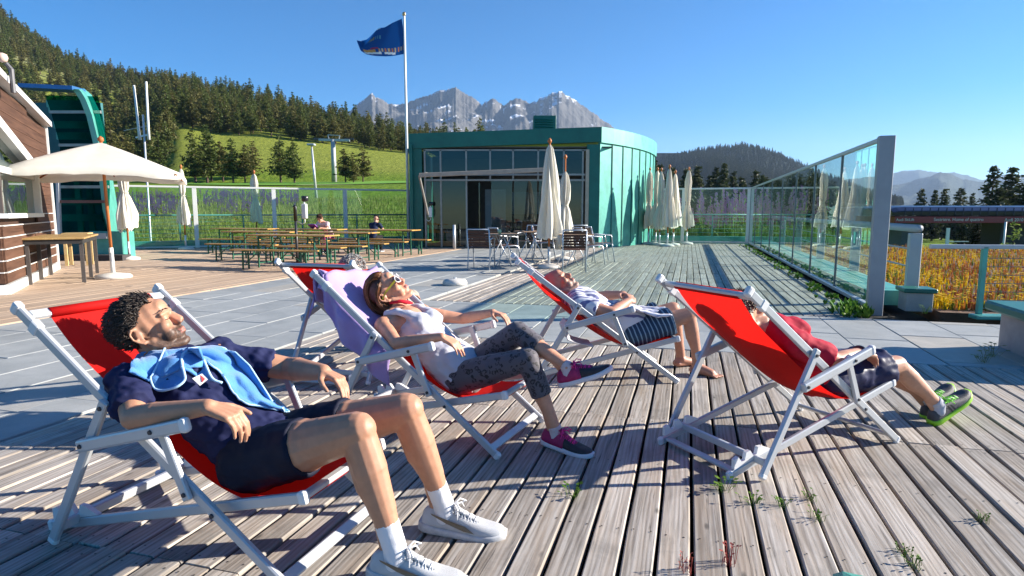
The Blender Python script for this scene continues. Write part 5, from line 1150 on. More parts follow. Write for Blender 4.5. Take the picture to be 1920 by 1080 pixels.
# ------------------------------------------------------------------ people
def V(*a): return Vector(a)
class Flesh:
    """closed overlapping shapes that are fused into one skin"""
    def __init__(s): s.v = []; s.f = []
    def _add(s, vs_, fs):
        b = len(s.v); s.v += [tuple(p) for p in vs_]; s.f += [tuple(b + i for i in f) for f in fs]
    def rc(s, p0, r0, p1, r1, ax=None, k=1.0, n=14, flat=False):
        p0, p1 = Vector(p0), Vector(p1); d = p1 - p0; L = d.length
        if L < 1e-6: d = V(0, 0, 1)
        d, sd, u = frame_from(d); rings = []
        if flat: st = [(0, r0 * .02), (0, r0), (L, r1), (L, r1 * .02)]
        else:
            st = [(-r0 * math.cos(a), r0 * math.sin(a)) for a in (.12, .5, .95, 1.4)] + [(L + r1 * math.sin(a), r1 * math.cos(a)) for a in (.15, .6, 1.05, 1.45)]
        for t, r_ in st:
            ring = []
            for i in range(n):
                a = 2 * math.pi * i / n; off = sd * (r_ * math.cos(a)) + u * (r_ * math.sin(a))
                if ax is not None:
                    A = Vector(ax); off = off + A * (off.dot(A) * (k - 1))
                ring.append(p0 + d * t + off)
            rings.append(ring)
        vs_ = [p for r_ in rings for p in r_]; fs = []
        for i in range(len(rings) - 1):
            for j in range(n): fs.append((i * n + j, i * n + (j + 1) % n, (i + 1) * n + (j + 1) % n, (i + 1) * n + j))
        fs.append(tuple(range(n))[::-1]); fs.append(tuple((len(rings) - 1) * n + j for j in range(n))); s._add(vs_, fs)
    def ell(s, c, rad, M=None, n=16, m=10):
        c = Vector(c); vs_ = []; fs = []
        for i in range(m + 1):
            a = math.pi * (i + .04) / (m + .08)
            for j in range(n):
                b_ = 2 * math.pi * j / n; p = V(rad[0] * math.sin(a) * math.cos(b_), rad[1] * math.sin(a) * math.sin(b_), -rad[2] * math.cos(a)); vs_.append(c + (M @ p if M is not None else p))
        for i in range(m):
            for j in range(n): fs.append((i * n + j, i * n + (j + 1) % n, (i + 1) * n + (j + 1) % n, (i + 1) * n + j))
        fs.append(tuple(range(n))[::-1]); fs.append(tuple(m * n + j for j in range(n))); s._add(vs_, fs)
    def chain(s, pts, rs, **kw):
        for i in range(len(pts) - 1): s.rc(pts[i], rs[i], pts[i + 1], rs[i + 1], **kw)
    def fuse(s, name, mat, parent, voxel=.006, sm=6, wrinkle=0.0, wscale=16.0, paint=None, wdir=(1, 1, 1), cut=None):
        me = bpy.data.meshes.new(name); me.from_pydata(s.v, [], s.f); o = bpy.data.objects.new(name, me); COL.link(o)
        r_ = o.modifiers.new('r', 'REMESH'); r_.mode = 'VOXEL'; r_.voxel_size = voxel
        if sm: q = o.modifiers.new('s', 'SMOOTH'); q.factor = .5; q.iterations = sm
        bpy.context.view_layer.update(); dg = bpy.context.evaluated_depsgraph_get(); m2 = bpy.data.meshes.new_from_object(o.evaluated_get(dg)); m2.name = name
        bpy.data.objects.remove(o); bpy.data.meshes.remove(me)
        n = len(m2.vertices); co = np.empty(n * 3, 'f'); m2.vertices.foreach_get('co', co); co = co.reshape(-1, 3)
        if wrinkle:
            no = np.empty(n * 3, 'f'); m2.vertices.foreach_get('normal', no); no = no.reshape(-1, 3)
            d = np.array([mnoise.noise(Vector((p[0] * wscale * wdir[0], p[1] * wscale * wdir[1], p[2] * wscale * wdir[2]))) + .5 * mnoise.noise(Vector((p[0] * wscale * 2.3 * wdir[1], p[1] * wscale * 2.3 * wdir[2], p[2] * wscale * 2.3 * wdir[0] + 4))) for p in co])
            d = np.where(d > 0, d, -np.abs(d) ** .7 * .8)
            co = co + no * (d * wrinkle)[:, None]; m2.vertices.foreach_set('co', co.ravel().astype('f'))
        m2.materials.clear()
        for m_ in (mat if isinstance(mat, list) else [mat]): m2.materials.append(m_)
        if paint is not None:
            ca = m2.color_attributes.new('col', 'FLOAT_COLOR', 'POINT'); c = np.ones((n, 4), 'f'); c[:, :3] = paint(co); ca.data.foreach_set('color', c.ravel())
        m2.polygons.foreach_set('use_smooth', [True] * len(m2.polygons)); m2.update()
        return mob(name, m2, parent)
def skin_mat(name, rough=.42):
    m, t, b, ns, ls = nt(name); a = N(t, 'ShaderNodeAttribute'); a.attribute_name = 'col'; v = coords(t)
    f = noise(t, v, 28, 5, .6); g = noise(t, v, 240, 3, .6)
    c = mixc(t, 1.0, a.outputs['Color'], ramp(t, f, [(.28, (.88, .84, .82)), (.72, (1.08, 1.06, 1.05))]), 'MULTIPLY')
    ls.new(c, b.inputs['Base Color']); b.inputs['Roughness'].default_value = rough + .1; b.inputs['Subsurface Weight'].default_value = .07
    b.inputs['Subsurface Radius'].default_value = (.012, .004, .002); b.inputs['Subsurface Scale'].default_value = .6; b.inputs['Specular IOR Level'].default_value = .45
    bump(t, mathn(t, 'ADD', g, mathn(t, 'MULTIPLY', f, .6)), .14, .002, b); return m
M_SKIN = skin_mat('skin')
def head_shapes(B, c, Rm, s=1.0, female=False, ears=True):
    T = lambda x, y, z: Vector(c) + Rm @ (V(x, y, z) * s)
    e = lambda p, r_, M=None: B.ell(T(*p), tuple(q * s for q in r_), Rm if M is None else Rm @ M)
    rc = lambda p, r0, q, r1, **k: B.rc(T(*p), r0 * s, T(*q), r1 * s, **k)
    e((-.014, 0, .034), (.099, .077, .088)); e((.030, 0, .035), (.066, .066, .072)); e((.032, 0, -.035), (.055, .058, .082))
    j = .9 if female else 1.0
    for y in (-1, 1):
        rc((-.004, y * .054, -.05), .020, (.020, y * .048 * j, -.088), .019); rc((.020, y * .048 * j, -.088), .019, (.074, y * .014, -.112), .017)
        e((.062, y * .044, -.022), (.026, .022, .022)); rc((.080, y * .050, .020), .0085, (.0945, y * .014, .018), .0095)
        e((.0755, y * .032, .000), (.0150, .0165, .0115)); e((.108, y * .0125, -.038), (.0115, .0085, .0085)); e((.055, y * .036, -.055), (.028, .022, .030))
    e((.080, 0, -.110), (.019, .023, .017)); e((.072, 0, -.072), (.026, .030, .032)); e((.078, 0, .045), (.024, .046, .034))
    rc((.094, 0, .014), .0082, (.1125, 0, -.024), .0100); e((.114, 0, -.030), (.0110, .0112, .0092))
    for y in (-1, 1): rc((.088, y * .006, .006), .0075, (.104, y * .0075, -.032), .0105)
    rc((.084, 0, .005), .011, (.098, 0, -.036), .014)
    rc((.0965, -.015, -.0655), .0050, (.101, 0, -.0625), .0065); rc((.101, 0, -.0625), .0065, (.0965, .015, -.0655), .0050)
    rc((.0945, -.013, -.0745), .0055, (.0985, 0, -.0765), .0078); rc((.0985, 0, -.0765), .0078, (.0945, .013, -.0745), .0055)
    if ears:
        for y in (-1, 1):
            E0 = [(-.012, .076, .022), (-.022, .088, .026), (-.034, .092, .014), (-.036, .090, -.008), (-.026, .086, -.028), (-.014, .080, -.040), (-.008, .074, -.036)]
            B.chain([T(p[0], y * p[1], p[2]) for p in E0], [.0055 * s, .0055 * s, .0052 * s, .005 * s, .0052 * s, .0068 * s, .0058 * s], n=8)
            B.rc(T(-.012, y * .074, .016), .006 * s, T(-.014, y * .074, -.028), .006 * s, n=8); B.rc(T(-.020, y * .078, .010), .0045 * s, T(-.024, y * .080, -.014), .0045 * s, n=8)
            B.ell(T(-.018, y * .072, -.004), (.014 * s, .006 * s, .024 * s), Rm)
    return T
def hand_shapes(B, wr, d, n_, left, curls, s=1.0, thumb=.75, spread=1.0):
    d = Vector(d).normalized(); n_ = Vector(n_); n_ = (n_ - d * n_.dot(d)).normalized(); sd = n_.cross(d) if left else d.cross(n_)
    wr = Vector(wr); tips = []
    offs = (.029, .010, -.010, -.028); fwd = (.090, .094, .089, .080); lens = ((.043, .027, .020), (.047, .030, .021), (.043, .028, .020), (.033, .021, .018)); rad = (.0090, .0092, .0087, .0078)
    for i in range(4):
        b0 = wr + (d * fwd[i] + sd * offs[i] * spread) * s; B.rc(wr + (d * .008 + sd * offs[i] * .62) * s, .0165 * s, b0, .0118 * s, n=10)
        ang = 0; p = b0; dd = (d + sd * offs[i] * 2.2 * (spread - .6)).normalized()
        for q in range(3):
            ang += curls[i][q] if isinstance(curls[i], (list, tuple)) else curls[i] * (1.0, .6, .35)[q]
            v_ = dd * math.cos(ang) + n_ * math.sin(ang); e = p + v_ * lens[i][q] * s; B.rc(p, rad[i] * (1 - .07 * q) * s, e, rad[i] * (.92 - .09 * q) * s, n=10); p = e
        tips.append((p, v_))
    B.ell(wr + (d * .035 + sd * .028 + n_ * .008) * s, (.026 * s, .017 * s, .017 * s)); B.ell(wr + (d * .05) * s, (.036 * s, .034 * s, .012 * s), Matrix((d, sd, n_)).transposed())
    t0 = wr + (d * .022 + sd * .030 + n_ * .004) * s; v1 = (d * .62 + sd * .70 + n_ * .30 * thumb).normalized(); v2 = (d * .86 + sd * .38 + n_ * .42 * thumb).normalized(); v3 = (d * .95 + sd * .12 + n_ * .4 * thumb).normalized()
    p = t0
    for v_, L_, r0, r1 in ((v1, .040, .0145, .0118), (v2, .034, .0115, .0100), (v3, .028, .0100, .0082)): e = p + v_ * L_ * s; B.rc(p, r0 * s, e, r1 * s, n=10); p = e
    return tips
def limb_shapes(B, J, s=1.0, female=False, arms=True, legs=True, lower=True, legk=1.0):
    f = .86 if female else 1.0; s0 = s
    for q in ('R', 'L'):
        if arms:
            sh, el, wr = Vector(J['sh' + q]), Vector(J['el' + q]), Vector(J['wr' + q])
            B.rc(sh, .054 * f * s, sh.lerp(el, .5), .049 * f * s); B.rc(sh.lerp(el, .5), .048 * f * s, el, .040 * f * s)
            B.ell(sh + V(0, 0, .004), (.062 * f * s,) * 3); B.rc(el, .040 * f * s, el.lerp(wr, .3), .043 * f * s); B.rc(el.lerp(wr, .3), .043 * f * s, wr, .0265 * f * s)
            B.ell(wr, (.026 * f * s, .028 * f * s, .023 * f * s))
        s = s0
        if legs:
            s = s0 * legk
            hp, kn, an = Vector(J['hip' + q]), Vector(J['knee' + q]), Vector(J['ank' + q])
            B.rc(hp, .088 * s, hp.lerp(kn, .55), .076 * s * (.98 if female else 1)); B.rc(hp.lerp(kn, .55), .075 * s, kn, .052 * s); B.ell(kn, (.050 * s,) * 3)
            th = (kn - hp).normalized(); shn = (an - kn).normalized(); fr_ = (th - shn * th.dot(shn)); fr_ = fr_.normalized() if fr_.length > .01 else V(1, 0, 0)
            B.ell(kn + fr_ * .013 * s + shn * .010, (.033 * s, .032 * s, .038 * s)); B.ell(hp.lerp(kn, .72) + V(0, 0, .012), (.06 * s, .055 * s, .055 * s))
            if lower:
                B.rc(kn, .047 * s, kn.lerp(an, .32), .049 * s); B.rc(kn.lerp(an, .32), .049 * s, kn.lerp(an, .66), .038 * s); B.rc(kn.lerp(an, .66), .038 * s, an, .030 * s0)
                cf = kn.lerp(an, .30) - fr_ * .020 * s; B.rc(cf - shn * .045 * s, .036 * s, cf + shn * .05 * s, .037 * s); B.rc(cf + shn * .05 * s, .036 * s, kn.lerp(an, .62) - fr_ * .010 * s, .030 * s); B.rc(kn.lerp(an, .1) + fr_ * .026 * s, .018 * s, kn.lerp(an, .9) + fr_ * .012 * s, .014 * s)
                for y in (-1, 1): B.ell(an + V(0, y * .024 * s0, .004), (.013 * s0,) * 3)
                B.rc(kn.lerp(an, .72) - fr_ * .026 * s, .013 * s, an - fr_ * .032 * s - V(0, 0, .02), .013 * s)
def torso_shapes(B, J, infl=0.0, s=1.0, female=False, belly=0.0):
    Y = (0, 1, 0); pe, wa, ch, uc, nb = (Vector(J[k]) for k in ('pelvis', 'waist', 'chest', 'upper', 'neckb'))
    w = (1.30, 1.12, 1.22, 1.35) if female else (1.30, 1.30, 1.42, 1.55)
    B.rc(pe, .118 * s + infl, wa, (.100 if female else .112) * s + infl, ax=Y, k=w[0]); B.rc(wa, (.100 if female else .112) * s + infl, ch, (.106 if female else .118) * s + infl, ax=Y, k=w[1]); B.rc(ch, (.106 if female else .118) * s + infl, uc, .098 * s + infl, ax=Y, k=w[2])
    for q in ('R', 'L'): B.rc(uc, .085 * s + infl, Vector(J['sh' + q]), .056 * s + infl)
    if belly: B.ell(wa + V(.03, 0, .05), (.12, .13, belly))
    if female:
        for y in (-1, 1): B.ell(ch.lerp(uc, .35) + V(.045, y * .062, .075), (.055 + infl, .058 + infl, .050 + infl))
    else:
        for y in (-1, 1): B.ell(ch.lerp(uc, .55) + V(.03, y * .07, .062), (.075 + infl, .075 + infl, .042 + infl))
def foot_frame(d, up=(0, 0, 1)):
    f = Vector(d).normalized(); u = Vector(up); u = (u - f * u.dot(f)).normalized(); return f, u.cross(f), u
SH_S = [(-.078, .020, .060), (-.068, .030, .082), (-.045, .035, .094), (0, .036, .097), (.03, .037, .092), (.07, .040, .080), (.11, .045, .066), (.15, .047, .056), (.185, .043, .049), (.208, .032, .043), (.222, .016, .036)]
def shoe(parent, ank, d, up, s, mats, drop=.097, stripes=0, name='shoe', lace=True, sole_h=.026):
    """runner: upper, sole, tongue, laces; ank is the ankle joint"""
    f, l, u = foot_frame(d, up); o = Vector(ank) - u * (drop * s); Pt = lambda a, b_, c_: o + f * (a * s) + l * (b_ * s) + u * (c_ * s)
    b = MB(); rings = []; n = 18
    def toe_up(a): return .012 * max(0, (a - .12) / .1) ** 2 + .004 * max(0, (-.05 - a) / .03)
    for a, w, h in SH_S:
        ring = []
        for i in range(n):
            t = math.pi * i / (n - 1); cx = math.cos(t); sx_ = math.sin(t); ex = .55 if a > .05 else .75
            ring.append(Pt(a, w * (abs(cx) ** ex) * (1 if cx > 0 else -1) * (1 - .25 * sx_ ** 2 * (a < .04)), toe_up(a) + sole_h * .7 + (h - sole_h * .7) * sx_ ** .75))
        rings.append(ring)
    b.loft(rings); up_ = b.build(name, mats[0], parent, True)
    m_ = up_.modifiers.new('sub', 'SUBSURF'); m_.levels = 1; m_.render_levels = 1
    b = MB(); rings = []
    for a, w, h in [(-.086, .018, 0)] + SH_S[1:-1] + [(.230, .014, 0)]:
        w2 = w + .0045; t = toe_up(a); rk = sole_h + (.006 if a < 0 else 0)
        rings.append([Pt(a, -w2 * .92, t), Pt(a, w2 * .92, t), Pt(a, w2, t + .006), Pt(a, w2 * .985, t + rk * .75), Pt(a, w2 * .9, t + rk), Pt(a, -w2 * .9, t + rk), Pt(a, -w2 * .985, t + rk * .75), Pt(a, -w2, t + .006)])
    b.loft(rings); so_ = b.build('sole', mats[1], up_, True)
    b = MB(); rings = []
    for a, h, w in ((.13, .066, .016), (.09, .079, .018), (.05, .096, .020), (.025, .112, .022)): rings.append([Pt(a, -w, h - .004), Pt(a, 0, h + .004), Pt(a, w, h - .004), Pt(a, 0, h - .012)])
    b.loft(rings); b.build('tongue', mats[2], up_, True)
    if lace:
        b = MB()
        for k in range(5):
            a = .125 - .022 * k; h = .066 + .0075 * k
            b.tube([Pt(a, -.024, h - .008), Pt(a - .006, 0, h + .006), Pt(a - .012, .024, h - .005)], .0030 * s, 5); b.tube([Pt(a, .024, h - .008), Pt(a - .006, 0, h + .008), Pt(a - .012, -.024, h - .005)], .0030 * s, 5)
        for y in (-1, 1):
            b.tube([Pt(.035, 0, .108), Pt(.05, y * .022, .122), Pt(.068, y * .040, .108), Pt(.05, y * .036, .098), Pt(.036, 0, .106)], .0030 * s, 5); b.tube([Pt(.035, 0, .108), Pt(.055, y * .03, .104), Pt(.06, y * .050, .078)], .0028 * s, 5)
        b.build('laces', mats[3], up_, True)
    if len(mats) > 4:
        b = MB()                      # overlays on both sides
        for y in (-1, 1):
            if stripes == 3:
                for k in range(3):
                    a = .035 + .022 * k; b.add([Pt(a, y * .0415, .032), Pt(a + .010, y * .043, .032), Pt(a - .004, y * .034, .078 - .008 * k), Pt(a - .014, y * .033, .080 - .008 * k)], [(0, 1, 2, 3)])
            else:
                b.add([Pt(.125, y * .0485, .034), Pt(.085, y * .0455, .036), Pt(.02, y * .0405, .052), Pt(-.035, y * .0375, .074), Pt(-.04, y * .0372, .080), Pt(.03, y * .0400, .064), Pt(.09, y * .0425, .052)], [(0, 1, 2, 6), (2, 3, 4, 5), (2, 5, 6)])
        b.build('side_stripe', mats[4], up_)
        b = MB(); rings = [[Pt(.203, -.024, .030), Pt(.203, .024, .030), Pt(.200, 0, .047)], [Pt(.226, -.014, .030), Pt(.226, .014, .030), Pt(.222, 0, .042)]]; b.loft(rings); b.build('toe_cap', mats[5] if len(mats) > 5 else mats[1], up_)
    return up_
def sock(parent, ank, knee, mat, s=1.0, h=.085):
    B = Flesh(); a, k = Vector(ank), Vector(knee); d = (k - a).normalized(); B.rc(a - V(0, 0, .035) * s, .040 * s, a, .037 * s); B.rc(a, .0375 * s, a + d * h * s, .0385 * s, flat=True); B.ell(a - V(0, 0, .02), (.045 * s, .036 * s, .03 * s)); return B.fuse('sock', mat, parent, .006, 3, .0012, 60)
def bare_foot(B, ank, d, s=1.0):
    f, l, u = foot_frame(d); o = Vector(ank) - V(0, 0, ank[2]); Pt = lambda a, b_, c_: o + f * a * s + l * b_ * s + u * c_ * s
    B.rc(Pt(-.045, 0, .032), .030 * s, Pt(.0, 0, .06), .036 * s); B.rc(Pt(0, 0, .055), .036 * s, Pt(.10, 0, .030), .028 * s, ax=tuple(l), k=1.25); B.rc(Pt(-.04, 0, .028), .026 * s, Pt(.12, .01, .018), .018 * s, ax=tuple(l), k=1.6)
    for i, (y, L_, r_) in enumerate(((.032, .045, .013), (.012, .040, .009), (-.004, .036, .0085), (-.018, .030, .008), (-.031, .024, .008))): B.rc(Pt(.12, y, .014), r_ * s, Pt(.12 + L_, y * 1.15, .011), r_ * .9 * s, n=8)
def head_dir(k, px, py, F, U):
    """orientation of a head from how it is seen: F facing, U crown, both as (right, up, towards viewer)"""
    d = (at(px, py, 1.0) - V(0, 0, CAM_H)).normalized(); r_ = d.cross(V(0, 0, 1)).normalized(); u = r_.cross(d); t = -d
    Fw = (r_ * F[0] + u * F[1] + t * F[2]).normalized(); Uw = r_ * U[0] + u * U[1] + t * U[2]; Uw = (Uw - Fw * Uw.dot(Fw)).normalized(); Lw = Uw.cross(Fw)
    q = Matrix.Rotation(-CH[k][2], 3, 'Z'); return q @ Matrix((Fw, Lw, Uw)).transposed()
def seg_d(co, a, b_):
    a, b_ = np.array(a), np.array(b_); d = b_ - a; t = np.clip(((co - a) @ d) / (d @ d), 0, 1); return np.linalg.norm(co - a - t[:, None] * d, axis=1)
def skin_paint(base, T=None, s=1.0, stubble=None, lips=(.50, .20, .16), blush=None, nails=None, nailc=None, Rm=None, c=None, hairy=None, bald=None, scalp=None, line=None):
    def f(co):
        col = np.tile(np.array(base), (len(co), 1))
        if T is not None:
            loc = (co - np.array(c)) @ np.array(Rm) / s; x, y, z = loc[:, 0], loc[:, 1], loc[:, 2]; inh = np.linalg.norm(loc, axis=1) < .2
            red = np.clip(1 - np.linalg.norm((loc - [.10, 0, -.025]) / [.05, .06, .03], axis=1), 0, 1) * inh; col *= 1 + red[:, None] * np.array([.10, -.14, -.14])
            if stubble is not None:
                m = np.clip((x + .004) / .02, 0, 1) * np.clip((-.032 - z - .25 * np.maximum(0, .05 - x)) / .018, 0, 1) * inh
                m = np.maximum(m, np.clip(1 - np.abs(x - .005) / .02, 0, 1) * np.clip((.03 - z) / .02, 0, 1) * (np.abs(y) > .055) * (z > -.06) * inh); m *= np.clip((z + .145) / .02, 0, 1)
                rn = np.array([mnoise.noise(Vector(p) * 320) for p in loc * 1.0]) * .22; m2 = np.clip(m * (.84 + rn), 0, 1); col = col * (1 - m2[:, None]) + np.array(stubble) * m2[:, None]
            if scalp is not None:
                sm_ = np.array([1.0 if line(*p) else 0.0 for p in loc]) * inh * (np.abs(y) < .0805); col = col * (1 - sm_[:, None]) + np.array(scalp) * sm_[:, None]
            lm = np.clip(1 - np.abs(z + .069) / .0125, 0, 1) * (np.abs(y) < .020) * (x > .088); lm = np.clip(lm * 1.6, 0, 1); col = col * (1 - lm[:, None]) + np.array(lips) * lm[:, None]
            mo = np.clip(1 - np.abs(z + .0698) / .0032, 0, 1) * (np.abs(y) < .021) * (x > .085); col *= (1 - .75 * mo[:, None])
            nost = np.clip(1 - np.linalg.norm(np.abs(loc - [.112, 0, -.0445]) - [0, .008, 0], axis=1) / .0055, 0, 1); col *= (1 - .85 * nost[:, None])
        if nails:
            for p, v_ in nails:
                q = np.array(p) + np.array(v_) * .002; d = np.linalg.norm(co - q, axis=1); m = np.clip((.0075 - d) / .003, 0, 1)[:, None]; col = col * (1 - m) + np.array(nailc or (.62, .40, .34)) * m
        return np.clip(col, 0, 1)
    return f
def hair_curls(parent, T, Rm, c, s, mat, n, rad=.0032, size=.018, seed=1, line=lambda x, y, z: z > .02 - .6 * (x - .02) ** 1, lift=.004, cap=True, lenr=(.7, 1.6), up_k=.62, wk=1.0, turns=5.5):
    r_ = random.Random(seed); b = MB(); R_ = Rm; cc = Vector(c); k = 0; tries = 0
    if cap:
        Fc = Flesh(); Fc.ell(T(-.020, 0, .038), (.100 * s, .080 * s, .088 * s), Rm)
    while k < n and tries < n * 30:
        tries += 1; a = r_.uniform(0, 6.283); zz = r_.uniform(-.75, 1); rr = math.sqrt(max(0, 1 - zz * zz)); p = V(-.016 + .103 * rr * math.cos(a), .081 * rr * math.sin(a), .036 + .092 * zz)
        if not line(p.x, p.y, p.z): continue
        k += 1; nrm = V(rr * math.cos(a), rr * math.sin(a), zz).normalized(); tx = nrm.cross(V(r_.gauss(0, 1), r_.gauss(0, 1), r_.gauss(0, 1))).normalized(); ty = nrm.cross(tx); L_ = size * r_.uniform(*lenr); w = size * r_.uniform(.2, .42) * wk; back = (V(-.8, r_.gauss(0, .5), .25 + r_.gauss(0, .4))).normalized(); ph = r_.uniform(0, 6.28); pts = []
        for q in range(7):
            t = q / 6; an = ph + t * turns; pts.append(cc + R_ @ ((p + nrm * (L_ * t * up_k + lift) + tx * (w * math.cos(an)) + ty * w * math.sin(an) + (back - nrm * back.dot(nrm)) * (L_ * .9 * t)) * s))
        b.tube(pts, [rad * s * (1 - .55 * q / 6) for q in range(7)], 4)
    return b.build('hair', mat, parent, True)
def hairmat(name, c1, c2, rough=.35):
    m, t, b, ns, ls = nt(name); g = N(t, 'ShaderNodeNewGeometry'); ls.new(mixc(t, g.outputs['Random Per Island'], c1, c2), b.inputs['Base Color']); b.inputs['Roughness'].default_value = rough; b.inputs['Specular IOR Level'].default_value = .4; return m
def brow_lash(parent, T, s, mat, lash=True, sides=(-1, 1), brow=True):
    b = MB(); r_ = random.Random(2)
    for y in sides:
        if brow:
            for k in range(26):
                t = k / 25; p = V(.103 - .012 * t ** 2, y * (.013 + .040 * t), .026 + .006 * math.sin(t * 2.6)); q = p + V(-.001 - .003 * t, y * .008, .003 * (1 - t) + r_.uniform(-.002, .003)); b.tube([T(*p), T(*q)], [.0012 * s, .0006 * s], 4)
        if lash:
            pts = [T(.0935 - .010 * ((t - .5) * 2) ** 2 * (1.2 if t > .5 else .6) + .001, y * (.017 + .030 * t), -.0045 - .004 * math.sin(t * math.pi)) for t in [i / 8 for i in range(9)]]; b.tube(pts, .0014 * s, 5)
    return b.build('brows_and_lashes', mat, parent)
def person_root(k, label, grp=None):
    x, y, h = CH[k]; return root('person', label, 'person', (x, y, 0), h, grp)
def body_skin(J, s, female, headc, Rm, hs, hands, paint_kw, voxel, base, neck_r=.056, legs=True, lower=True, torso=True, feet=None, belly=0, legk=1.0):
    B = Flesh()
    if torso: torso_shapes(B, J, 0, s, female, belly)
    limb_shapes(B, J, s, female, True, legs, lower, legk)
    T = head_shapes(B, headc, Rm, hs, female)
    nb = Vector(J['neckb']); B.rc(T(-.022, 0, -.045), neck_r * hs, nb, (neck_r + .010) * s); B.rc(nb, .06 * s, Vector(J['upper']), .075 * s)
    for q in ('R', 'L'): B.rc(nb.lerp(T(-.02, 0, -.05), .25), .038 * s, Vector(J['sh' + q]), .042 * s)
    nails = []
    for q, (d, n_, cu, kw) in hands.items(): nails += hand_shapes(B, J['wr' + q], d, n_, q == 'L', cu, s * (.9 if female else 1.0), **kw)
    if feet:
        for q, d in feet.items(): bare_foot(B, J['ank' + q], d, s)
    return B, T, nails
# ---------------------------------------------- man with the blue towel
M_NAVYT = cloth('navy_jersey', (.016, .020, .068), 0, .8, .15, 300, .2); M_NAVYS = cloth('navy_shorts_cloth', (.010, .012, .028), 0, .7, .15, 250, .2)
M_HAIRD = hairmat('dark_hair', (.012, .009, .008), (.050, .036, .028), .4); M_BROW = plain('brow_hair', (.018, .012, .009), .6)
M_SOCKW = cloth('white_sock', (.74, .74, .76), 0, .9, .04, 500, .4)
M_SHW = cloth('silver_mesh', (.52, .53, .54), 0, .6, .12, 900, .5); M_SHSOLE = plain('grey_white_sole', (.50, .50, .50), .5, 0, .2, 30); M_LACEW = plain('white_lace', (.75, .75, .75), .7); M_SHBR = plain('bronze_overlay', (.16, .13, .09), .4, .3); M_SHOR = plain('orange_tip', (.75, .22, .02), .5)
p1 = person_root(1, 'dark haired man asleep in navy shirt and shorts with a blue towel round his neck')
LINE1 = lambda x, y, z: (z > .040 + .62 * x + .012 * math.sin(y * 90) if x > 0 else (z > .030 if x > -.045 else z > -.05)) and x < .066
LINE2 = lambda x, y, z: (z > .028 + .9 * x if x > -.02 else z > -.07) and x < .075
J1 = dict(pelvis=(-.03, 0, .335), waist=(-.16, 0, .405), chest=(-.31, 0, .515), upper=(-.425, 0, .59), neckb=(-.485, -.005, .65), shR=(-.455, -.185, .595), shL=(-.405, .185, .610), elR=(-.285, -.318, .530), elL=(-.185, .325, .548), wrR=(.000, -.288, .588), wrL=(.050, .245, .572),
          hipR=(-.02, -.095, .325), hipL=(-.01, .095, .335), kneeR=(.425, -.10, .495), kneeL=(.478, .135, .497), ankR=(.556, -.10, .100), ankL=(.578, .232, .100))
R1 = head_dir(1, 285, 612, (.85, .47, .34), (-.48, .87, .06)); h1 = V(-.520, -.040, .768); S1 = 1.0
B, T1, nails1 = body_skin(J1, 1.0, False, h1, R1, S1, {'R': ((.86, .22, -.28), (-.22, .10, -.95), (.75, .80, .78, .70), dict(thumb=.6)), 'L': ((.93, -.15, -.22), (-.2, -.15, -.95), (.55, .60, .62, .60), dict(thumb=.8))}, {}, .0042, None, legk=1.2)
B.fuse('body', M_SKIN, p1, .0042, 5, paint=skin_paint((.47, .245, .150), T1, scalp=(.018, .014, .012), line=LINE1, s= S1, stubble=(.028, .020, .016), lips=(.42, .17, .13), nails=nails1, Rm=R1, c=h1))
hair_curls(p1, T1, R1, h1, S1, M_HAIRD, 1700, .0025, .023, 4, LINE1, lenr=(.35, 1.6), up_k=.45, wk=.55, turns=3.4)
brow_lash(p1, T1, S1, M_BROW)
C = Flesh(); torso_shapes(C, J1, .014)
for q in 'RL':
    a, e = V(*J1['sh' + q]), V(*J1['el' + q]); C.rc(a, .070, a.lerp(e, .55), .066); C.rc(a.lerp(e, .45), .066, a.lerp(e, .76), .068, flat=True)
[C.ell(J1['sh' + q], (.082, .080, .080)) for q in 'RL']; C.rc(J1['neckb'], .066, J1['upper'], .085); C.rc(J1['pelvis'], .135, V(*J1['waist']), .125, ax=(0, 1, 0), k=1.32)
shirt1 = C.fuse('shirt', M_NAVYT, p1, .006, 6, .0105, 15, wdir=(1.7, .55, 1.5))
C = Flesh()
for q in 'RL':
    a, e = V(*J1['hip' + q]), V(*J1['knee' + q]); C.rc(a, .116, a.lerp(e, .35), .108); C.rc(a.lerp(e, .25), .107, a.lerp(e, .54), .104, flat=True)
C.rc(J1['pelvis'], .126, V(-.09, 0, .365), .122, ax=(0, 1, 0), k=1.30)
C.fuse('shorts', M_NAVYS, p1, .007, 5, .006, 15, wdir=(1.4, .8, 1))
for q, d in (('R', (.26, .045, -.02)), ('L', (.24, .04, -.02))):
    sock(p1, J1['ank' + q], J1['knee' + q], M_SOCKW, 1.06, .095); shoe(p1, J1['ank' + q], d, (0, 0, 1), 1.06, [M_SHW, M_SHSOLE, M_SHW, M_LACEW, M_SHBR, M_SHOR], drop=.095)
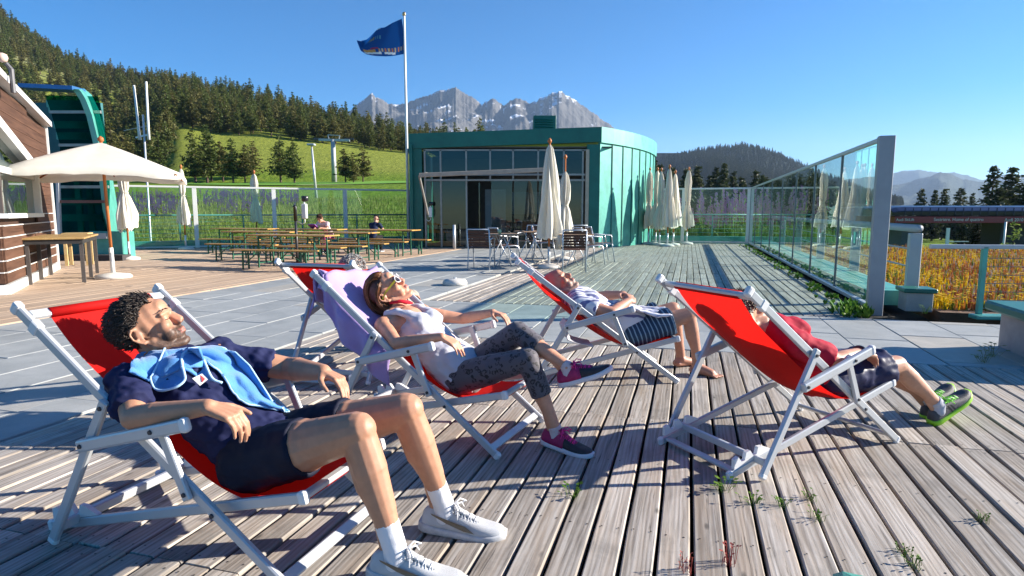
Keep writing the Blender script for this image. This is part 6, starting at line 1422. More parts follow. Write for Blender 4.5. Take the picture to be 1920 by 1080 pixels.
# blue towel round his neck
M_TOW = cloth('blue_terry', (.10, .31, .68), .10, .95, .2, 260, 1.0, (.2, .5, .85), .4); M_TOWH = cloth('towel_hem', (.45, .68, .90), 0, .95, .05, 300, .6)
def cloth_strip(name, path, width, mat, parent, nu=60, nv=22, fold=.018, freq=3.0, thick=.010, seed=0, sidev=None, curl=0.0, hem=None, taper=None):
    """a strip of cloth along a path of (point, side vector, normal)"""
    pts = [Vector(p) for p, _, _ in path]; ss = [0]
    for i in range(1, len(pts)): ss.append(ss[-1] + (pts[i] - pts[i - 1]).length)
    ss = [x / ss[-1] for x in ss]; I = lambda t, arr: Vector([float(np.interp(t, ss, [a[j] for a in arr])) for j in range(3)])
    sv = [Vector(s_) for _, s_, _ in path]; nv_ = [Vector(n_) for _, _, n_ in path]; b = MB(); rows = []
    for i in range(nu + 1):
        t = i / nu; c = I(t, pts); s_ = I(t, sv); n_ = I(t, nv_).normalized(); W_ = width * (float(np.interp(t, *taper)) if taper else 1); row = []
        for j in range(nv + 1):
            w = j / nv - .5; fo = fold * (math.sin(freq * 6.283 * w + seed + 1.8 * math.sin(3 * t + seed)) + .5 * math.sin(freq * 13 * w + 4 * t)) * (.5 + .5 * math.sin(2.5 * t + .6)) + .006 * mnoise.noise(Vector((w * 9, t * 9, seed)))
            row.append(c + s_ * (W_ * w) + n_ * (fo + curl * abs(2 * w) ** 3))
        rows.append(row)
    m = nv + 1; v = [p for r_ in rows for p in r_]; f = [(i * m + j, i * m + j + 1, (i + 1) * m + j + 1, (i + 1) * m + j) for i in range(nu) for j in range(nv)]
    me = bpy.data.meshes.new(name); me.from_pydata(v, [], f); me.materials.append(mat); me.polygons.foreach_set('use_smooth', [True] * len(f)); o = mob(name, me, parent)
    so_ = o.modifiers.new('thick', 'SOLIDIFY'); so_.thickness = thick; so_.offset = 0
    if hem:
        b = MB()
        for row in ([r_[0] for r_ in rows], [r_[-1] for r_ in rows], rows[0], rows[-1]): b.tube(row, thick * .48, 6)
        b.build('hem', hem, o, True)
    return o
tw = root('towel', 'light blue towel hanging round the neck of the sleeping man', 'towel', p1.location, CH[1][2])
from mathutils.bvhtree import BVHTree
me_ = shirt1.data; BV1 = BVHTree.FromPolygons([tuple(v_.co) for v_ in me_.vertices], [tuple(p_.vertices) for p_ in me_.polygons])
Q1 = Matrix.Rotation(-CH[1][2], 3, 'Z'); O1 = Q1 @ (V(0, 0, CAM_H) - V(CH[1][0], CH[1][1], 0))
def on_shirt(px, py, off, lat=.08):
    """place on the chest (or on a plane beside it) that is seen there, lifted off the shirt"""
    d = (Q1 @ (at(px, py, 1.0) - V(0, 0, CAM_H))).normalized(); h, n_, _, dist = BV1.ray_cast(O1, d)
    t = (lat - O1.y) / d.y; q = O1 + d * t
    if h is None or dist > t + .12: return q
    return h - d * off * .5 + n_ * off * .5
def zp(a): return [(210 + x * .293, 620 + y * .293) for x, y in a]
def patch(name, ea, eb, nu, nv, off, fold, freq, seed, mat, parent, hem=None, lat=.08):
    def samp(e, t):
        q = t * (len(e) - 1); i_ = min(int(q), len(e) - 2); u_ = q - i_; return Vector((e[i_][0] * (1 - u_) + e[i_ + 1][0] * u_, e[i_][1] * (1 - u_) + e[i_ + 1][1] * u_))
    rows = []
    for i_ in range(nu + 1):
        t = i_ / nu; A, B_ = samp(ea, t), samp(eb, t); row = []
        for j_ in range(nv + 1):
            w = j_ / nv; p_ = A.lerp(B_, w); o_ = off + fold * (1 + math.sin(freq * 6.283 * w + 3 * t + seed)) * (.4 + .6 * math.sin(math.pi * min(1, w * 1.2))) + .004 * mnoise.noise(Vector((w * 7, t * 9, seed))); row.append(on_shirt(p_.x, p_.y, o_, lat))
        rows.append(row)
    for _ in range(3):
        rows = [[(rows[i_][j_] * 2 + rows[max(i_ - 1, 0)][j_] + rows[min(i_ + 1, nu)][j_] + rows[i_][max(j_ - 1, 0)] + rows[i_][min(j_ + 1, nv)]) / 6 if 0 < i_ < nu and 0 < j_ < nv else rows[i_][j_] for j_ in range(nv + 1)] for i_ in range(nu + 1)]
    m = nv + 1; v = [p_ for r_ in rows for p_ in r_]; f = [(i_ * m + j_, i_ * m + j_ + 1, (i_ + 1) * m + j_ + 1, (i_ + 1) * m + j_) for i_ in range(nu) for j_ in range(nv)]
    me = bpy.data.meshes.new(name); me.from_pydata(v, [], f); me.materials.append(mat); me.polygons.foreach_set('use_smooth', [True] * len(f)); o = mob(name, me, parent); q = o.modifiers.new('thick', 'SOLIDIFY'); q.thickness = .008; q.offset = 0
    if hem:
        b = MB()
        for row in ([r_[0] for r_ in rows], [r_[-1] for r_ in rows], rows[-1]): b.tube(row, .0042, 6)
        b.build('hem', hem, o, True)
    return o
patch('towel_end', zp([(470, 200), (590, 200), (700, 292), (762, 390), (812, 452), (870, 482), (1050, 512)]), zp([(440, 128), (640, 104), (790, 140), (880, 225), (960, 350), (1030, 460), (1118, 528)]), 60, 26, .012, .011, 1.6, 1.0, M_TOW, tw, M_TOWH)
patch('towel_collar', zp([(105, 270), (160, 300), (232, 335), (330, 300), (440, 250), (520, 240), (600, 240)]), zp([(140, 195), (165, 150), (200, 132), (300, 138), (400, 132), (470, 122), (560, 112)]), 44, 18, .012, .008, 1.2, 2.0, M_TOW, tw, None, -.08)
def pocket(name, rim, cen, parent, deep=.004, proud=.034):
    rim = [on_shirt(*p_, proud, -.06) for p_ in zp(rim)]; fine = []
    for i_ in range(len(rim) - 1):
        for k_ in range(4): fine.append(rim[i_].lerp(rim[i_ + 1], k_ / 4))
    fine.append(rim[-1])
    for _ in range(3): fine = [fine[0]] + [(fine[i_ - 1] + fine[i_] * 2 + fine[i_ + 1]) / 4 for i_ in range(1, len(fine) - 1)] + [fine[-1]]
    c_ = on_shirt(*zp([cen])[0], deep, -.06); rings = [fine] + [[p_.lerp(c_, k_) - (p_ - c_).normalized() * 0 + (c_ - p_).cross(V(0, 0, 1)) * 0 - V(0, -.010, .004) * math.sin(k_ * 3.1) for p_ in fine] for k_ in (.25, .5, .75, .97)]
    n = len(fine); v = [p_ for r_ in rings for p_ in r_]; f = [(i_ * n + j_, i_ * n + j_ + 1, (i_ + 1) * n + j_ + 1, (i_ + 1) * n + j_) for i_ in range(len(rings) - 1) for j_ in range(n - 1)]
    me = bpy.data.meshes.new(name); me.from_pydata(v, [], f); me.materials.append(M_TOW); me.polygons.foreach_set('use_smooth', [True] * len(f)); o = mob(name, me, parent); q = o.modifiers.new('thick', 'SOLIDIFY'); q.thickness = .007; q.offset = 0
    b = MB(); b.tube(fine, .0050, 6); b.build('hem', M_TOWH, o, True); return o
pocket('towel_fold', [(345, 140), (300, 205), (240, 290), (230, 330), (285, 365), (345, 390), (430, 370), (460, 320), (455, 270), (440, 215), (455, 170), (490, 145)], (375, 270), tw)
pocket('towel_fold', [(445, 250), (445, 200), (480, 160), (530, 158), (575, 205), (615, 280), (645, 335), (700, 352)], (540, 300), tw, .006, .028)
cs = [on_shirt(*p_, .034, -.04) for p_ in zp([(517, 303), (580, 280), (610, 335), (555, 365)])]; b = MB(); b.add(cs, [(0, 1, 2, 3)]); lab = b.build('towel_label', plain('label_white', (.72, .70, .70), .7), tw)
cs = [on_shirt(*p_, .037, -.04) for p_ in zp([(555, 300), (575, 292), (592, 330), (572, 345)])]; b = MB(); b.add(cs, [(0, 1, 2, 3)]); b.build('label_print', plain('label_red', (.45, .06, .06), .7), lab)
# ---------------------------------------------- woman in leggings
M_TANK = cloth('pale_grey_jersey', (.56, .56, .62), .05, .8, .08, 300, .2)
def leopard():
    m, t, b, ns, ls = nt('leopard_leggings'); v = coords(t); n_ = N(t, 'ShaderNodeTexNoise'); n_.inputs['Scale'].default_value = 18; ls.new(v, n_.inputs['Vector'])
    mx_ = N(t, 'ShaderNodeMix'); mx_.data_type = 'VECTOR'; mx_.inputs[0].default_value = .04; ls.new(v, mx_.inputs[4]); ls.new(n_.outputs['Color'], mx_.inputs[5])
    vo = N(t, 'ShaderNodeTexVoronoi'); vo.inputs['Scale'].default_value = 36; vo.inputs['Randomness'].default_value = 1.0; ls.new(mx_.outputs[1], vo.inputs['Vector'])
    k = ramp(t, vo.outputs['Distance'], [(.0, (.15, .15, .15)), (.20, (.25, .25, .25)), (.24, (1, 1, 1)), (.40, (1, 1, 1)), (.47, (0, 0, 0))]); br = noise(t, v, 70, 2, .5); kk = mathn(t, 'MULTIPLY', k, ramp(t, br, [(.38, (0, 0, 0)), (.48, (1, 1, 1))]))
    ls.new(mixc(t, kk, (.085, .077, .094), (.008, .007, .010)), b.inputs['Base Color']); b.inputs['Roughness'].default_value = .7; b.inputs['Sheen Weight'].default_value = .2; return m
M_LEO = leopard(); M_PINK = plain('magenta_mesh', (.36, .012, .10), .6, 0, .2, 40, .3, 700); M_PINKL = plain('pink_lace', (.80, .03, .25), .6); M_BLK = plain('black_mesh', (.022, .020, .026), .55, 0, .3, 40, .3, 700); M_SOLEW = plain('white_sole', (.66, .63, .66), .5)
def toe_grad(name, ca, cb, ax):   # pink heel, dark toe
    return M_BLK
p2 = person_root(2, 'woman sunbathing in grey tank top and leopard leggings with crossed legs')
J2 = dict(pelvis=(-.045, 0, .325), waist=(-.165, 0, .395), chest=(-.30, 0, .495), upper=(-.42, 0, .580), neckb=(-.495, 0, .630), shR=(-.470, -.160, .578), shL=(-.425, .160, .605), elR=(-.295, -.285, .522), elL=(-.215, .275, .570), wrR=(-.045, -.245, .572), wrL=(.035, .175, .640),
          hipR=(-.035, -.085, .318), hipL=(-.035, .085, .335), kneeR=(.362, -.085, .462), kneeL=(.262, .015, .575), ankR=(.505, -.040, .092), ankL=(.560, -.020, .425))
R2 = head_dir(2, 725, 543, (.60, .72, .30), (-.78, .58, .05)); h2 = V(-.560, 0, .748); S2 = .97
B, T2, nails2 = body_skin(J2, .95, True, h2, R2, S2, {'R': ((.80, .25, -.42), (-.35, .1, -.9), (.42, .40, .42, .45), dict(thumb=.5, spread=1.1)), 'L': ((.9, -.2, -.1), (-.1, -.1, -1), (.5, .5, .5, .5), {})}, {}, .005, None, neck_r=.047)
B.fuse('body', M_SKIN, p2, .0045, 5, paint=skin_paint((.60, .30, .19), T2, S2, None, (.50, .16, .14), scalp=(.07, .025, .012), line=LINE2, nails=nails2, nailc=(.02, .30, .24), Rm=R2, c=h2))
C = Flesh(); torso_shapes(C, J2, .008, .95, True)
CT = Flesh(); pe, wa, ch, uc = (V(*J2[k]) for k in ('pelvis', 'waist', 'chest', 'upper')); Y_ = (0, 1, 0)
CT.rc(pe + V(-.01, 0, .01), .134, wa, .122, ax=Y_, k=1.34); CT.rc(wa, .122, ch, .115, ax=Y_, k=1.22); CT.rc(ch, .113, ch.lerp(uc, .55), .104, ax=Y_, k=1.22)
for y in (-1, 1): CT.ell(ch.lerp(uc, .35) + V(.045, y * .060, .072), (.062, .064, .057)); CT.chain([ch.lerp(uc, .5) + V(.06, y * .075, .085), V(-.42, y * .098, .655), V(-.485, y * .100, .640), V(-.515, y * .095, .575)], [.028, .020, .019, .022], ax=Y_, k=1.4)
CT.fuse('tank_top', M_TANK, p2, .006, 5, .006, 16, wdir=(1.5, .7, 1.3))
b = MB(); b.tube([(-.505, -.055, .690), (-.455, -.025, .700), (-.425, .02, .690), (-.43, .06, .680)], [.006, .011, .012, .006], 6); b.build('red_strap', cloth('red_top', (.55, .01, .03), 0, .7), p2, True)
C = Flesh(); C.rc(pe + V(.01, 0, 0), .118, wa + V(.05, 0, -.02), .104, ax=Y_, k=1.26)
for q, cuff in (('R', .50), ('L', .42)):
    a, e, n_ = V(*J2['hip' + q]), V(*J2['knee' + q]), V(*J2['ank' + q]); C.rc(a, .092, a.lerp(e, .5), .080); C.rc(a.lerp(e, .5), .080, e, .060); C.ell(e, (.060,) * 3); C.rc(e, .059, e.lerp(n_, cuff * .6), .058); C.rc(e.lerp(n_, cuff * .45), .0575, e.lerp(n_, cuff), .055, flat=True)
C.fuse('leggings', M_LEO, p2, .006, 6, .0022, 22)
M_SHP = [M_BLK, M_SOLEW, M_PINK, M_PINKL, M_PINK, M_BLK]
def pink_heel(parent, ank, d, up, s, drop):
    up_ = shoe(parent, ank, d, up, s, [M_BLK, M_SOLEW, M_PINK, M_PINKL], drop)
    f, l, u = foot_frame(d, up); o = V(*ank) - u * (drop * s); Pt = lambda a, b_, c_: o + f * (a * s) + l * (b_ * s) + u * (c_ * s); b = MB(); rings = []
    for a, w, h in SH_S[:6]:
        ring = []
        for i in range(18):
            t = math.pi * i / 17; cx = math.cos(t); sx_ = math.sin(t); ring.append(Pt(a - .001, (w + .0025) * (abs(cx) ** .75) * (1 if cx > 0 else -1) * (1 - .25 * sx_ ** 2 * (a < .04)), .024 + (h + .002 - .022) * sx_ ** .75))
        rings.append(ring)
    b.loft(rings); b.build('heel_upper', M_PINK, up_, True); return up_
pink_heel(p2, J2['ankR'], (.24, -.045, -.02), (0, 0, 1), .95, .092); pink_heel(p2, J2['ankL'], (.90, -.02, .36), (-.40, 0, .9), .95, .092)
for q in 'RL': sock(p2, J2['ank' + q], J2['knee' + q], cloth('pale_sock', (.6, .5, .5), 0, .9), .9, .03)
# sleek auburn hair
M_HAIRA = hairmat('auburn_hair', (.075, .026, .011), (.25, .10, .038), .3)
def sleek_hair(parent, T, s, mat, n=900, seed=3):
    r_ = random.Random(seed); b = MB()
    for k in range(n):
        y0 = r_.uniform(-1, 1); st = r_.random()
        a0 = V(.075 - .045 * abs(y0) ** 1.5 - .04 * st, .062 * y0 * 1.05, .098 - .055 * abs(y0) ** 2.2 - .01 * st); pts = []
        side = .083 * (1 if y0 > 0 else -1) * min(1, abs(y0) * 1.35 + .12)
        path = [a0, V(.03 - .03 * st, .076 * y0, .128 - .035 * abs(y0) ** 2), V(-.055, .082 * y0, .115 - .04 * abs(y0) ** 2), V(-.112, .080 * y0 * 1.02, .045 - .03 * abs(y0)), V(-.122, .075 * y0, -.025), V(-.108 + .02 * abs(y0), .070 * y0, -.085 - .025 * r_.random())]
        if abs(y0) > .55: path = [a0, V(.03, .080 * y0, .065), V(-.01, .0885 * y0, .045), V(-.05, .092 * y0, .010), V(-.065, .090 * y0, -.035), V(-.060, .082 * y0, -.085 - .03 * r_.random())]
        j = V(r_.gauss(0, .003), r_.gauss(0, .003), r_.gauss(0, .003)); m = 11
        for q in range(m):
            t = q / (m - 1) * (len(path) - 1); i = min(int(t), len(path) - 2); u_ = t - i; p_ = path[max(i - 1, 0)]; c0, c1 = path[i], path[i + 1]; c2 = path[min(i + 2, len(path) - 1)]
            p = (c0 * 2 + (c1 - p_) * u_ + (p_ * 2 - c0 * 5 + c1 * 4 - c2) * u_ ** 2 + (c0 * 3 - p_ - c1 * 3 + c2) * u_ ** 3) * .5; pts.append(T(*(p + j * (1 + t * .4))))
        b.tube(pts, [.0030 * s * (1 - .5 * abs(2 * q / (m - 1) - 1)) for q in range(m)], 4)
    return b.build('hair', mat, parent, True)
sleek_hair(p2, T2, S2, M_HAIRA)
brow_lash(p2, T2, S2, plain('auburn_brow', (.07, .03, .015), .6), False)
b = MB(); b.ell = None
def sunglasses(parent, T, s):
    r_ = root('sunglasses', 'white framed sunglasses with yellow arms on the sunbathing woman', 'sunglasses', p2.location, CH[2][2]); b = MB(); M_WF = plain('white_frame', (.78, .76, .74), .25); M_YF = plain('yellow_arm', (.55, .46, .03), .35); M_LENS = plain('dark_lens', (.03, .018, .015), .05)
    for y in (-1, 1):
        pts = [T(.114 - .010 * abs(math.cos(a)) * (1 if y * math.cos(a) > 0 else .2) - .004, y * .033 + .027 * math.cos(a), .001 + .021 * math.sin(a) * (1 - .15 * math.cos(a) * y)) for a in [2 * math.pi * i / 20 for i in range(21)]]; b.tube(pts, .0036 * s, 6, False)
        L = MB(); L.add([p for p in pts[:-1]], [tuple(range(20))]); L.build('lens', M_LENS, r_)
        A = MB(); A.beam(T(.103, y * .062, .008), T(.02, y * .083, .010), .004 * s, .011 * s, T(0, 0, 1) - T(0, 0, 0)); A.beam(T(.02, y * .083, .010), T(-.03, y * .088, -.002), .004 * s, .008 * s, T(0, 0, 1) - T(0, 0, 0)); A.build('temple_arm', M_YF, r_)
    b.tube([T(.115, -.009, .007), T(.118, 0, .010), T(.115, .009, .007)], .003 * s, 6); b.build('frame', M_WF, r_, True)
sunglasses(p2, T2, S2)
# purple towel over her chair
M_PUR = cloth('purple_terry', (.48, .35, .70), .15, .95, .12, 260, .9, (.4, .22, .7), .35)
def purple_towel():
    t_ = root('towel', 'purple towel draped over the back of the deck chair behind the woman', 'towel', (CH[2][0], CH[2][1], 0), CH[2][2]); nu, nv = 56, 56; v = []; f = []
    up = [(-.36, sling_z(-.36)), (-.52, sling_z(-.52)), (-.66, sling_z(-.66)), (-.735, .735), (-.785, .880), (-.830, .888), (-.872, .84), (-.875, .78), (-.872, .71)]
    ss = [0]
    for i in range(1, len(up)): ss.append(ss[-1] + math.hypot(up[i][0] - up[i - 1][0], up[i][1] - up[i - 1][1]))
    for i in range(nu + 1):
        t = i / nu * ss[-1]; x = float(np.interp(t, ss, [a[0] for a in up])); z = float(np.interp(t, ss, [a[1] for a in up])); back = i / nu > .70
        for j in range(nv + 1):
            w = j / nv; wl = -.16 + .64 * w          # distance across, from the far side to beyond the near edge
            y = .19 - (wl + .16); drop = 0.0
            if y < -.262: drop = -.262 - y; y = -.262 - .02 * math.sin(5 * drop * 3 + 4 * t)
            n_ = .012 * math.sin(9 * w + 5 * t) + .010 * math.sin(21 * w + 2 * t); lift = .016 if not back else 0
            X = x - (.65 * n_ if back else 0) - .10 * drop; Z = z + lift + (n_ * .6 if not back else 0) - drop * (1.0 if not back else .8) + (.0 if not back else -.06 * math.sin(3 * w + 1))
            if not back: Z += .046 * min(1, (y / .2) ** 2) * math.sin(math.pi * min(1, max(0, (x + .795) / 1.09)))
            v.append((X + (.35 * n_ if drop > 0 else 0), y + (.020 * math.sin(24 * t + 2) if drop > .02 else 0), Z))
    m = nv + 1
    for i in range(nu):
        for j in range(nv): f.append((i * m + j, i * m + j + 1, (i + 1) * m + j + 1, (i + 1) * m + j))
    me = bpy.data.meshes.new('towel_cloth'); me.from_pydata(v, [], f); me.materials.append(M_PUR); me.polygons.foreach_set('use_smooth', [True] * len(f)); o = mob('towel_cloth', me, t_); q = o.modifiers.new('t', 'SOLIDIFY'); q.thickness = .007; q.offset = 0
purple_towel()
# ---------------------------------------------- barefoot man in stripes
def stripes(name, a, b_, scale, axis=1, frac=.5, tilt=0.0):
    m, t, bs, ns, ls = nt(name); v = coords(t); sp_ = N(t, 'ShaderNodeSeparateXYZ'); ls.new(v, sp_.inputs[0]); n_ = noise(t, v, 5, 3, .5)
    c = mathn(t, 'ADD', mathn(t, 'MULTIPLY', sp_.outputs[axis], scale), mathn(t, 'MULTIPLY', n_, .8)); c = mathn(t, 'ADD', c, mathn(t, 'MULTIPLY', sp_.outputs[2], tilt * scale)); k = ramp(t, mathn(t, 'FRACT', c), [(frac - .02, (0, 0, 0)), (frac + .02, (1, 1, 1))])
    ls.new(mixc(t, k, a, b_), bs.inputs['Base Color']); bs.inputs['Roughness'].default_value = .85; bump(t, noise(t, v, 200, 3, .6), .2, .003, bs); return m
p3 = person_root(3, 'bald barefoot man lying in striped shirt and striped shorts with hands on his belly')
J3 = dict(pelvis=(.0, 0, .325), waist=(-.125, 0, .395), chest=(-.27, 0, .485), upper=(-.385, 0, .555), neckb=(-.445, 0, .605), shR=(-.395, -.18, .555), shL=(-.385, .18, .565), elR=(-.175, -.268, .505), elL=(-.165, .26, .545), wrR=(-.01, -.095, .565), wrL=(-.02, .06, .590), hipR=(.01, -.095, .32), hipL=(.01, .095, .325), kneeR=(.428, -.105, .462), kneeL=(.378, .115, .470), ankR=(.525, -.075, .075), ankL=(.478, .175, .075))
R3 = head_dir(3, 1048, 537, (.50, .82, .22), (-.85, .52, 0)); h3 = V(-.520, 0, .668); S3 = 1.0
B, T3, n3 = body_skin(J3, 1.0, False, h3, R3, S3, {'R': ((.35, .92, .1), (-.3, .1, -.95), (.3, .3, .3, .3), {}), 'L': ((.3, -.93, .0), (-.3, 0, -.95), (.35, .35, .35, .35), {})}, {}, .006, None, feet={'R': (.13, -.12, 0), 'L': (.9, .25, 0)}, belly=.10)
B.fuse('body', M_SKIN, p3, .0055, 5, paint=skin_paint((.50, .25, .165), T3, S3, (.30, .20, .16), Rm=R3, c=h3))
C = Flesh(); torso_shapes(C, J3, .016, belly=.112)
for q in 'RL': a, e = V(*J3['sh' + q]), V(*J3['el' + q]); C.rc(a, .072, a.lerp(e, .35), .068); C.rc(a.lerp(e, .3), .068, a.lerp(e, .58), .070, flat=True)
C.rc(J3['waist'], .13, V(.06, 0, .375), .135, ax=(0, 1, 0), k=1.3)
C.fuse('shirt', stripes('blue_white_stripes', (.70, .70, .74), (.16, .17, .33), 26, 1, .6), p3, .0075, 6, .007, 14)
C = Flesh()
for q in 'RL': a, e = V(*J3['hip' + q]), V(*J3['knee' + q]); C.rc(a, .108, a.lerp(e, .4), .104); C.rc(a.lerp(e, .3), .102, a.lerp(e, .70), .108, flat=True)
C.fuse('shorts', stripes('navy_stripes', (.02, .05, .10), (.20, .32, .42), 30, 0, .72, .4), p3, .008, 5, .006, 14)
cloth_strip('white_cloth', [((-.02, -.03, .520), (0, 1, 0), (0, 0, 1)), ((.08, -.06, .490), (0, 1, 0), (.1, 0, 1)), ((.18, -.10, .480), (.1, 1, .1), (.1, -.2, 1)), ((.27, -.12, .485), (.1, 1, .1), (.1, -.3, 1))], .26, stripes('white_striped_cloth', (.78, .77, .80), (.45, .47, .60), 34, 1, .72), p3, 30, 20, .010, 2.5, .008, 3)
wt = root('towel', 'white cloth hanging below the barefoot man\'s deck chair', 'towel', (CH[3][0], CH[3][1], 0), CH[3][2]); cloth_strip('towel_cloth', [((-.47, -.12, .425), (0, 1, 0), (-1, 0, .2)), ((-.50, -.12, .38), (0, 1, 0), (-1, 0, 0)), ((-.47, -.12, .31), (0, 1, 0), (-1, 0, 0)), ((-.40, -.12, .275), (0, 1, 0), (-.6, 0, .6)), ((-.30, -.12, .262), (0, 1, 0), (-.2, 0, 1))], .26, cloth('white_towel', (.72, .70, .72), .2, .9), wt, 24, 16, .010, 2, .006, 1)
brow_lash(p3, T3, S3, plain('grey_brow', (.12, .09, .07), .7))
# ---------------------------------------------- man in the red shirt, seen from behind his chair
p4 = person_root(4, 'man in red shirt and navy shorts lying in the deck chair seen from behind')
J4 = dict(pelvis=(-.01, 0, .345), waist=(-.135, 0, .425), chest=(-.265, 0, .520), upper=(-.360, .0, .590), neckb=(-.43, .0, .635), shR=(-.372, -.155, .575), shL=(-.37, .185, .595), elR=(-.180, -.250, .480), elL=(-.25, .31, .545), wrR=(.055, -.225, .495), wrL=(.02, .24, .575), hipR=(-.01, -.095, .33), hipL=(-.01, .095, .33), kneeR=(.452, -.165, .372), kneeL=(.49, -.04, .345), ankR=(.785, -.215, .112), ankL=(.875, -.115, .10))
R4 = Matrix.Rotation(R(-42), 3, 'Y') @ Matrix.Rotation(R(0), 3, 'Z'); h4 = V(-.520, .030, .695); S4 = 1.03
B, T4, n4 = body_skin(J4, 1.0, False, h4, R4, S4, {'R': ((.95, .1, -.25), (-.2, .1, -.95), (.5, .5, .5, .5), {}), 'L': ((.95, -.1, -.2), (-.2, 0, -.95), (.5, .5, .5, .5), {})}, {}, .007, None, belly=.06)
B.fuse('body', M_SKIN, p4, .006, 5, paint=skin_paint((.54, .29, .19), None))
hair_curls(p4, T4, R4, h4, S4, M_HAIRD, 500, .004, .014, 8, lambda x, y, z: z > .05 - .5 * (x + .02) and x < .08)
C = Flesh(); torso_shapes(C, J4, .016, belly=.075)
for q in 'RL': a, e = V(*J4['sh' + q]), V(*J4['el' + q]); C.rc(a, .072, a.lerp(e, .6), .068); C.rc(a.lerp(e, .5), .068, a.lerp(e, .85), .070, flat=True)
C.fuse('shirt', cloth('crimson_jersey', (.42, .010, .035), 0, .75, .12, 300, .2), p4, .0075, 6, .008, 14)
C = Flesh(); C.rc(J4['pelvis'], .125, V(-.09, 0, .37), .12, ax=(0, 1, 0), k=1.3)
for q in 'RL': a, e = V(*J4['hip' + q]), V(*J4['knee' + q]); C.rc(a, .106, a.lerp(e, .45), .104); C.rc(a.lerp(e, .35), .102, a.lerp(e, .78), .108, flat=True)
C.fuse('shorts', cloth('navy_nylon', (.022, .024, .070), 0, .45, .15, 200, .15), p4, .0075, 5, .010, 13)
M_LIME = plain('lime_sole', (.30, .62, .02), .5); M_LIMEL = plain('lime_lace', (.20, .75, .03), .6); M_DGREY = plain('charcoal_mesh', (.060, .060, .070), .6, 0, .2, 50, .3, 700); M_STRP = plain('black_stripe', (.012, .012, .014), .5)
for q, d in (('R', (.80, -.12, .44)), ('L', (.80, .05, .44))):
    shoe(p4, J4['ank' + q], d, (-.45, 0, .9), 1.03, [M_DGREY, M_LIME, M_DGREY, M_LIMEL, M_STRP, M_STEEL], drop=.092, stripes=3); sock(p4, J4['ank' + q], J4['knee' + q], cloth('grey_sock', (.45, .45, .50), 0, .9), 1.0, .05)
b = MB(); w0 = V(*J4['wrR']); b.tube([w0 + V(-.02, .034 * math.cos(a), .030 * math.sin(a)) for a in np.linspace(0, 2 * math.pi, 17)], .009, 6); b.build('wristwatch', plain('black_watch', (.02, .02, .022), .3), p4, True)
# ---------------------------------------------- grey haired person in the chair behind
p5 = person_root(5, 'grey haired person lying in the chair behind the purple towel')
J5 = dict(J4); J5.update(waist=(-.14, 0, .42), chest=(-.28, 0, .535), upper=(-.40, 0, .625), shR=(-.42, -.175, .565), shL=(-.42, .185, .575), wrR=(.0, -.30, .56), elR=(-.23, -.34, .53), kneeR=(.43, -.11, .47), kneeL=(.43, .11, .47), ankR=(.56, -.1, .09), ankL=(.56, .12, .09))
h5 = V(-.585, -.155, .785); R5 = Matrix.Rotation(R(-38), 3, 'Y') @ Matrix.Rotation(R(-6), 3, 'Z'); J5.update(neckb=(-.50, -.07, .67))
B, T5, n5 = body_skin(J5, .97, False, h5, R5, .98, {'R': ((.9, -.1, -.3), (-.2, .1, -.95), (.4,) * 4, {}), 'L': ((.95, -.1, -.2), (-.2, 0, -.95), (.5,) * 4, {})}, {}, .007, None)
B.fuse('body', M_SKIN, p5, .007, 5, paint=skin_paint((.58, .34, .26), None))
hair_curls(p5, T5, R5, h5, .98, hairmat('grey_hair', (.20, .19, .18), (.42, .41, .40)), 650, .0036, .016, 9, lambda x, y, z: z > .03 - .6 * (x + .02) and x < .085)
C = Flesh(); torso_shapes(C, J5, .016)
for q in 'RL': a, e = V(*J5['sh' + q]), V(*J5['el' + q]); C.rc(a, .072, a.lerp(e, .5), .068); C.rc(a.lerp(e, .4), .068, a.lerp(e, .7), .070, flat=True)
C.fuse('shirt', cloth('white_lilac_shirt', (.70, .66, .74), .1, .8), p5, .009, 5, .006, 14)
C = Flesh(); C.rc(J5['pelvis'], .125, V(-.09, 0, .37), .12, ax=(0, 1, 0), k=1.3)
for q in 'RL': a, e, n_ = V(*J5['hip' + q]), V(*J5['knee' + q]), V(*J5['ank' + q]); C.rc(a, .1, e, .066); C.rc(e, .064, e.lerp(n_, .9), .05)
C.fuse('trousers', cloth('beige_trousers', (.36, .31, .25), 0, .8), p5, .010, 5, .004, 14)
for q in 'RL': shoe(p5, J5['ank' + q], (1, 0, 0), (0, 0, 1), 1.0, [M_BLK, M_SOLEW, M_BLK, M_LACEW], drop=.09)
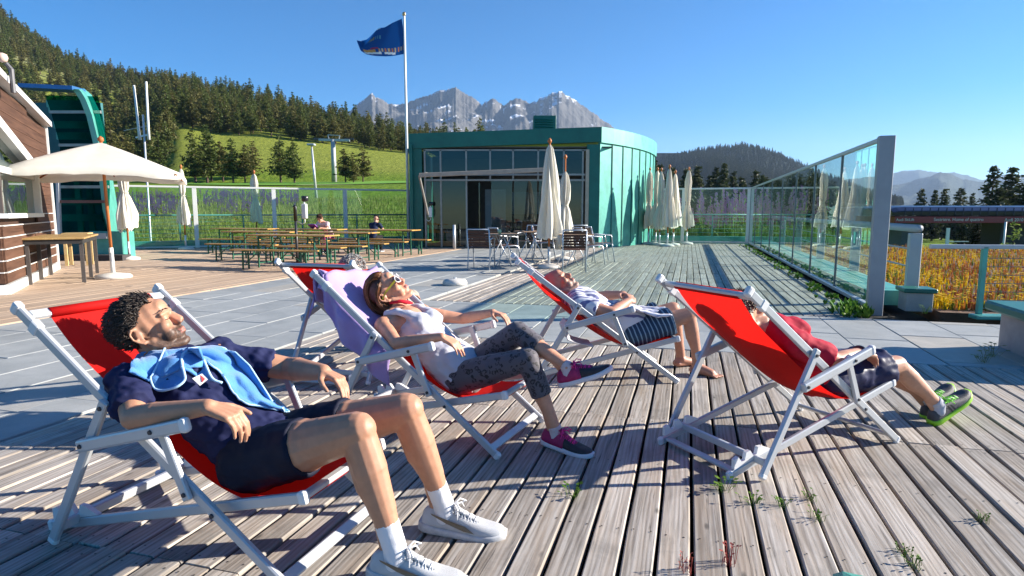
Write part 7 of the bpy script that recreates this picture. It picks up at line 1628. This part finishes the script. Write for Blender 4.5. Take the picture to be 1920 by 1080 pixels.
# ---------------------------------------------- two people at the beer tables (small in view)
def sitter(X, Y, rz, label, hairm, topm, trm, lean=.25, scale=.92, girl=True):
    """seated person, local: faces +x"""
    r_ = root('person', label, 'person', dk(X, Y), rz); r_.scale = (scale,) * 3
    J = dict(pelvis=(0, 0, .52), waist=(.04, 0, .66), chest=(.10 + lean * .2, 0, .80), upper=(.14 + lean * .45, 0, .92), neckb=(.16 + lean * .55, 0, 1.0), shR=(.14 + lean * .45, -.165, .93), shL=(.14 + lean * .45, .165, .93), elR=(.30 + lean * .4, -.22, .76), elL=(.30 + lean * .4, .22, .76), wrR=(.50 + lean * .3, -.10, .80), wrL=(.50 + lean * .3, .10, .80), hipR=(.03, -.09, .50), hipL=(.03, .09, .50), kneeR=(.44, -.1, .52), kneeL=(.44, .1, .52), ankR=(.40, -.1, .09), ankL=(.42, .1, .09))
    hc = V(.21 + lean * .65, 0, 1.12 - .06 * lean); Rm = Matrix.Rotation(R(38 * lean + 8), 3, 'Y'); B, T, _ = body_skin(J, .92, girl, hc, Rm, .96, {'R': ((.9, .2, -.2), (0, 0, -1), (.4,) * 4, {}), 'L': ((.9, -.2, -.2), (0, 0, -1), (.4,) * 4, {})}, {}, .01, None)
    B.fuse('body', M_SKIN, r_, .009, 4, paint=skin_paint((.58, .32, .22), None))
    hair_curls(r_, T, Rm, hc, .96, hairm, 420, .006, .022, 3, lambda x, y, z: z > .045 - .9 * (x + .01) and x < .085)
    C = Flesh(); torso_shapes(C, J, .016, .92, girl)
    for q in 'RL': a, e = V(*J['sh' + q]), V(*J['el' + q]); C.rc(a, .064, a.lerp(e, .4), .062); C.rc(a.lerp(e, .3), .062, a.lerp(e, .62), .064, flat=True)
    C.fuse('top', topm, r_, .011, 4, .005, 14); C = Flesh(); C.rc(J['pelvis'], .12, V(.03, 0, .6), .115, ax=(0, 1, 0), k=1.3)
    for q in 'RL': a, e, n_ = V(*J['hip' + q]), V(*J['knee' + q]), V(*J['ank' + q]); C.rc(a, .092, e, .062); C.rc(e, .06, n_, .045)
    C.fuse('trousers', trm, r_, .012, 4); 
    for q in 'RL': shoe(r_, J['ank' + q], (1, 0, 0), (0, 0, 1), .92, [M_BLK, M_SOLEW, M_BLK, M_LACEW], drop=.09, lace=False)
    return r_
M_HBR = hairmat('brown_hair', (.05, .02, .012), (.10, .045, .025)); M_PLAYT = cloth('white_pink_top', (.70, .55, .58), .1, .8)
sitter(-10.28, 16.14, R(-106), 'dark haired girl in a pale top sitting at the back row of beer tables', M_HBR, M_PLAYT, cloth('pink_trousers', (.45, .10, .22), 0, .8), .45)
bk = root('book', 'purple and white book held on the beer table by the seated girl', 'book', dk(-10.46, 15.60, .745), R(-96)); b = MB(); b.box((0, 0, .03), (.30, .22, .012), M=Matrix.Rotation(R(-25), 3, 'Y')); b.build('cover', plain('purple_cover', (.22, .04, .40), .5), bk); b = MB(); b.box((0, 0, .043), (.28, .20, .010), M=Matrix.Rotation(R(-25), 3, 'Y')); b.build('pages', plain('pages', (.7, .6, .68), .7), bk)
sitter(-8.95, 16.30, R(74), 'person in dark navy jacket seen from behind at the back row of beer tables', hairmat('black_hair', (.006, .006, .008), (.015, .014, .016)), cloth('navy_jacket', (.012, .022, .06), 0, .8), cloth('black_trousers', (.012, .012, .014), 0, .8), .15, .88)
# ------------------------------------------------------------------ mountain air
m, t, b, ns, ls = nt('mountain_air'); ns.remove(b); pv_ = N(t, 'ShaderNodeVolumePrincipled'); pv_.inputs['Density'].default_value = 8.0e-5; pv_.inputs['Color'].default_value = (.50, .70, 1.0, 1); pv_.inputs['Anisotropy'].default_value = .2
ls.new(pv_.outputs[0], ns['Material Output'].inputs['Volume'])
b = MB(); b.box((0, 4600, 350), (26000, 9800, 1300)); o = b.build('haze', m); setp(o, 'thin blue mountain air', None, None, 'stuff')
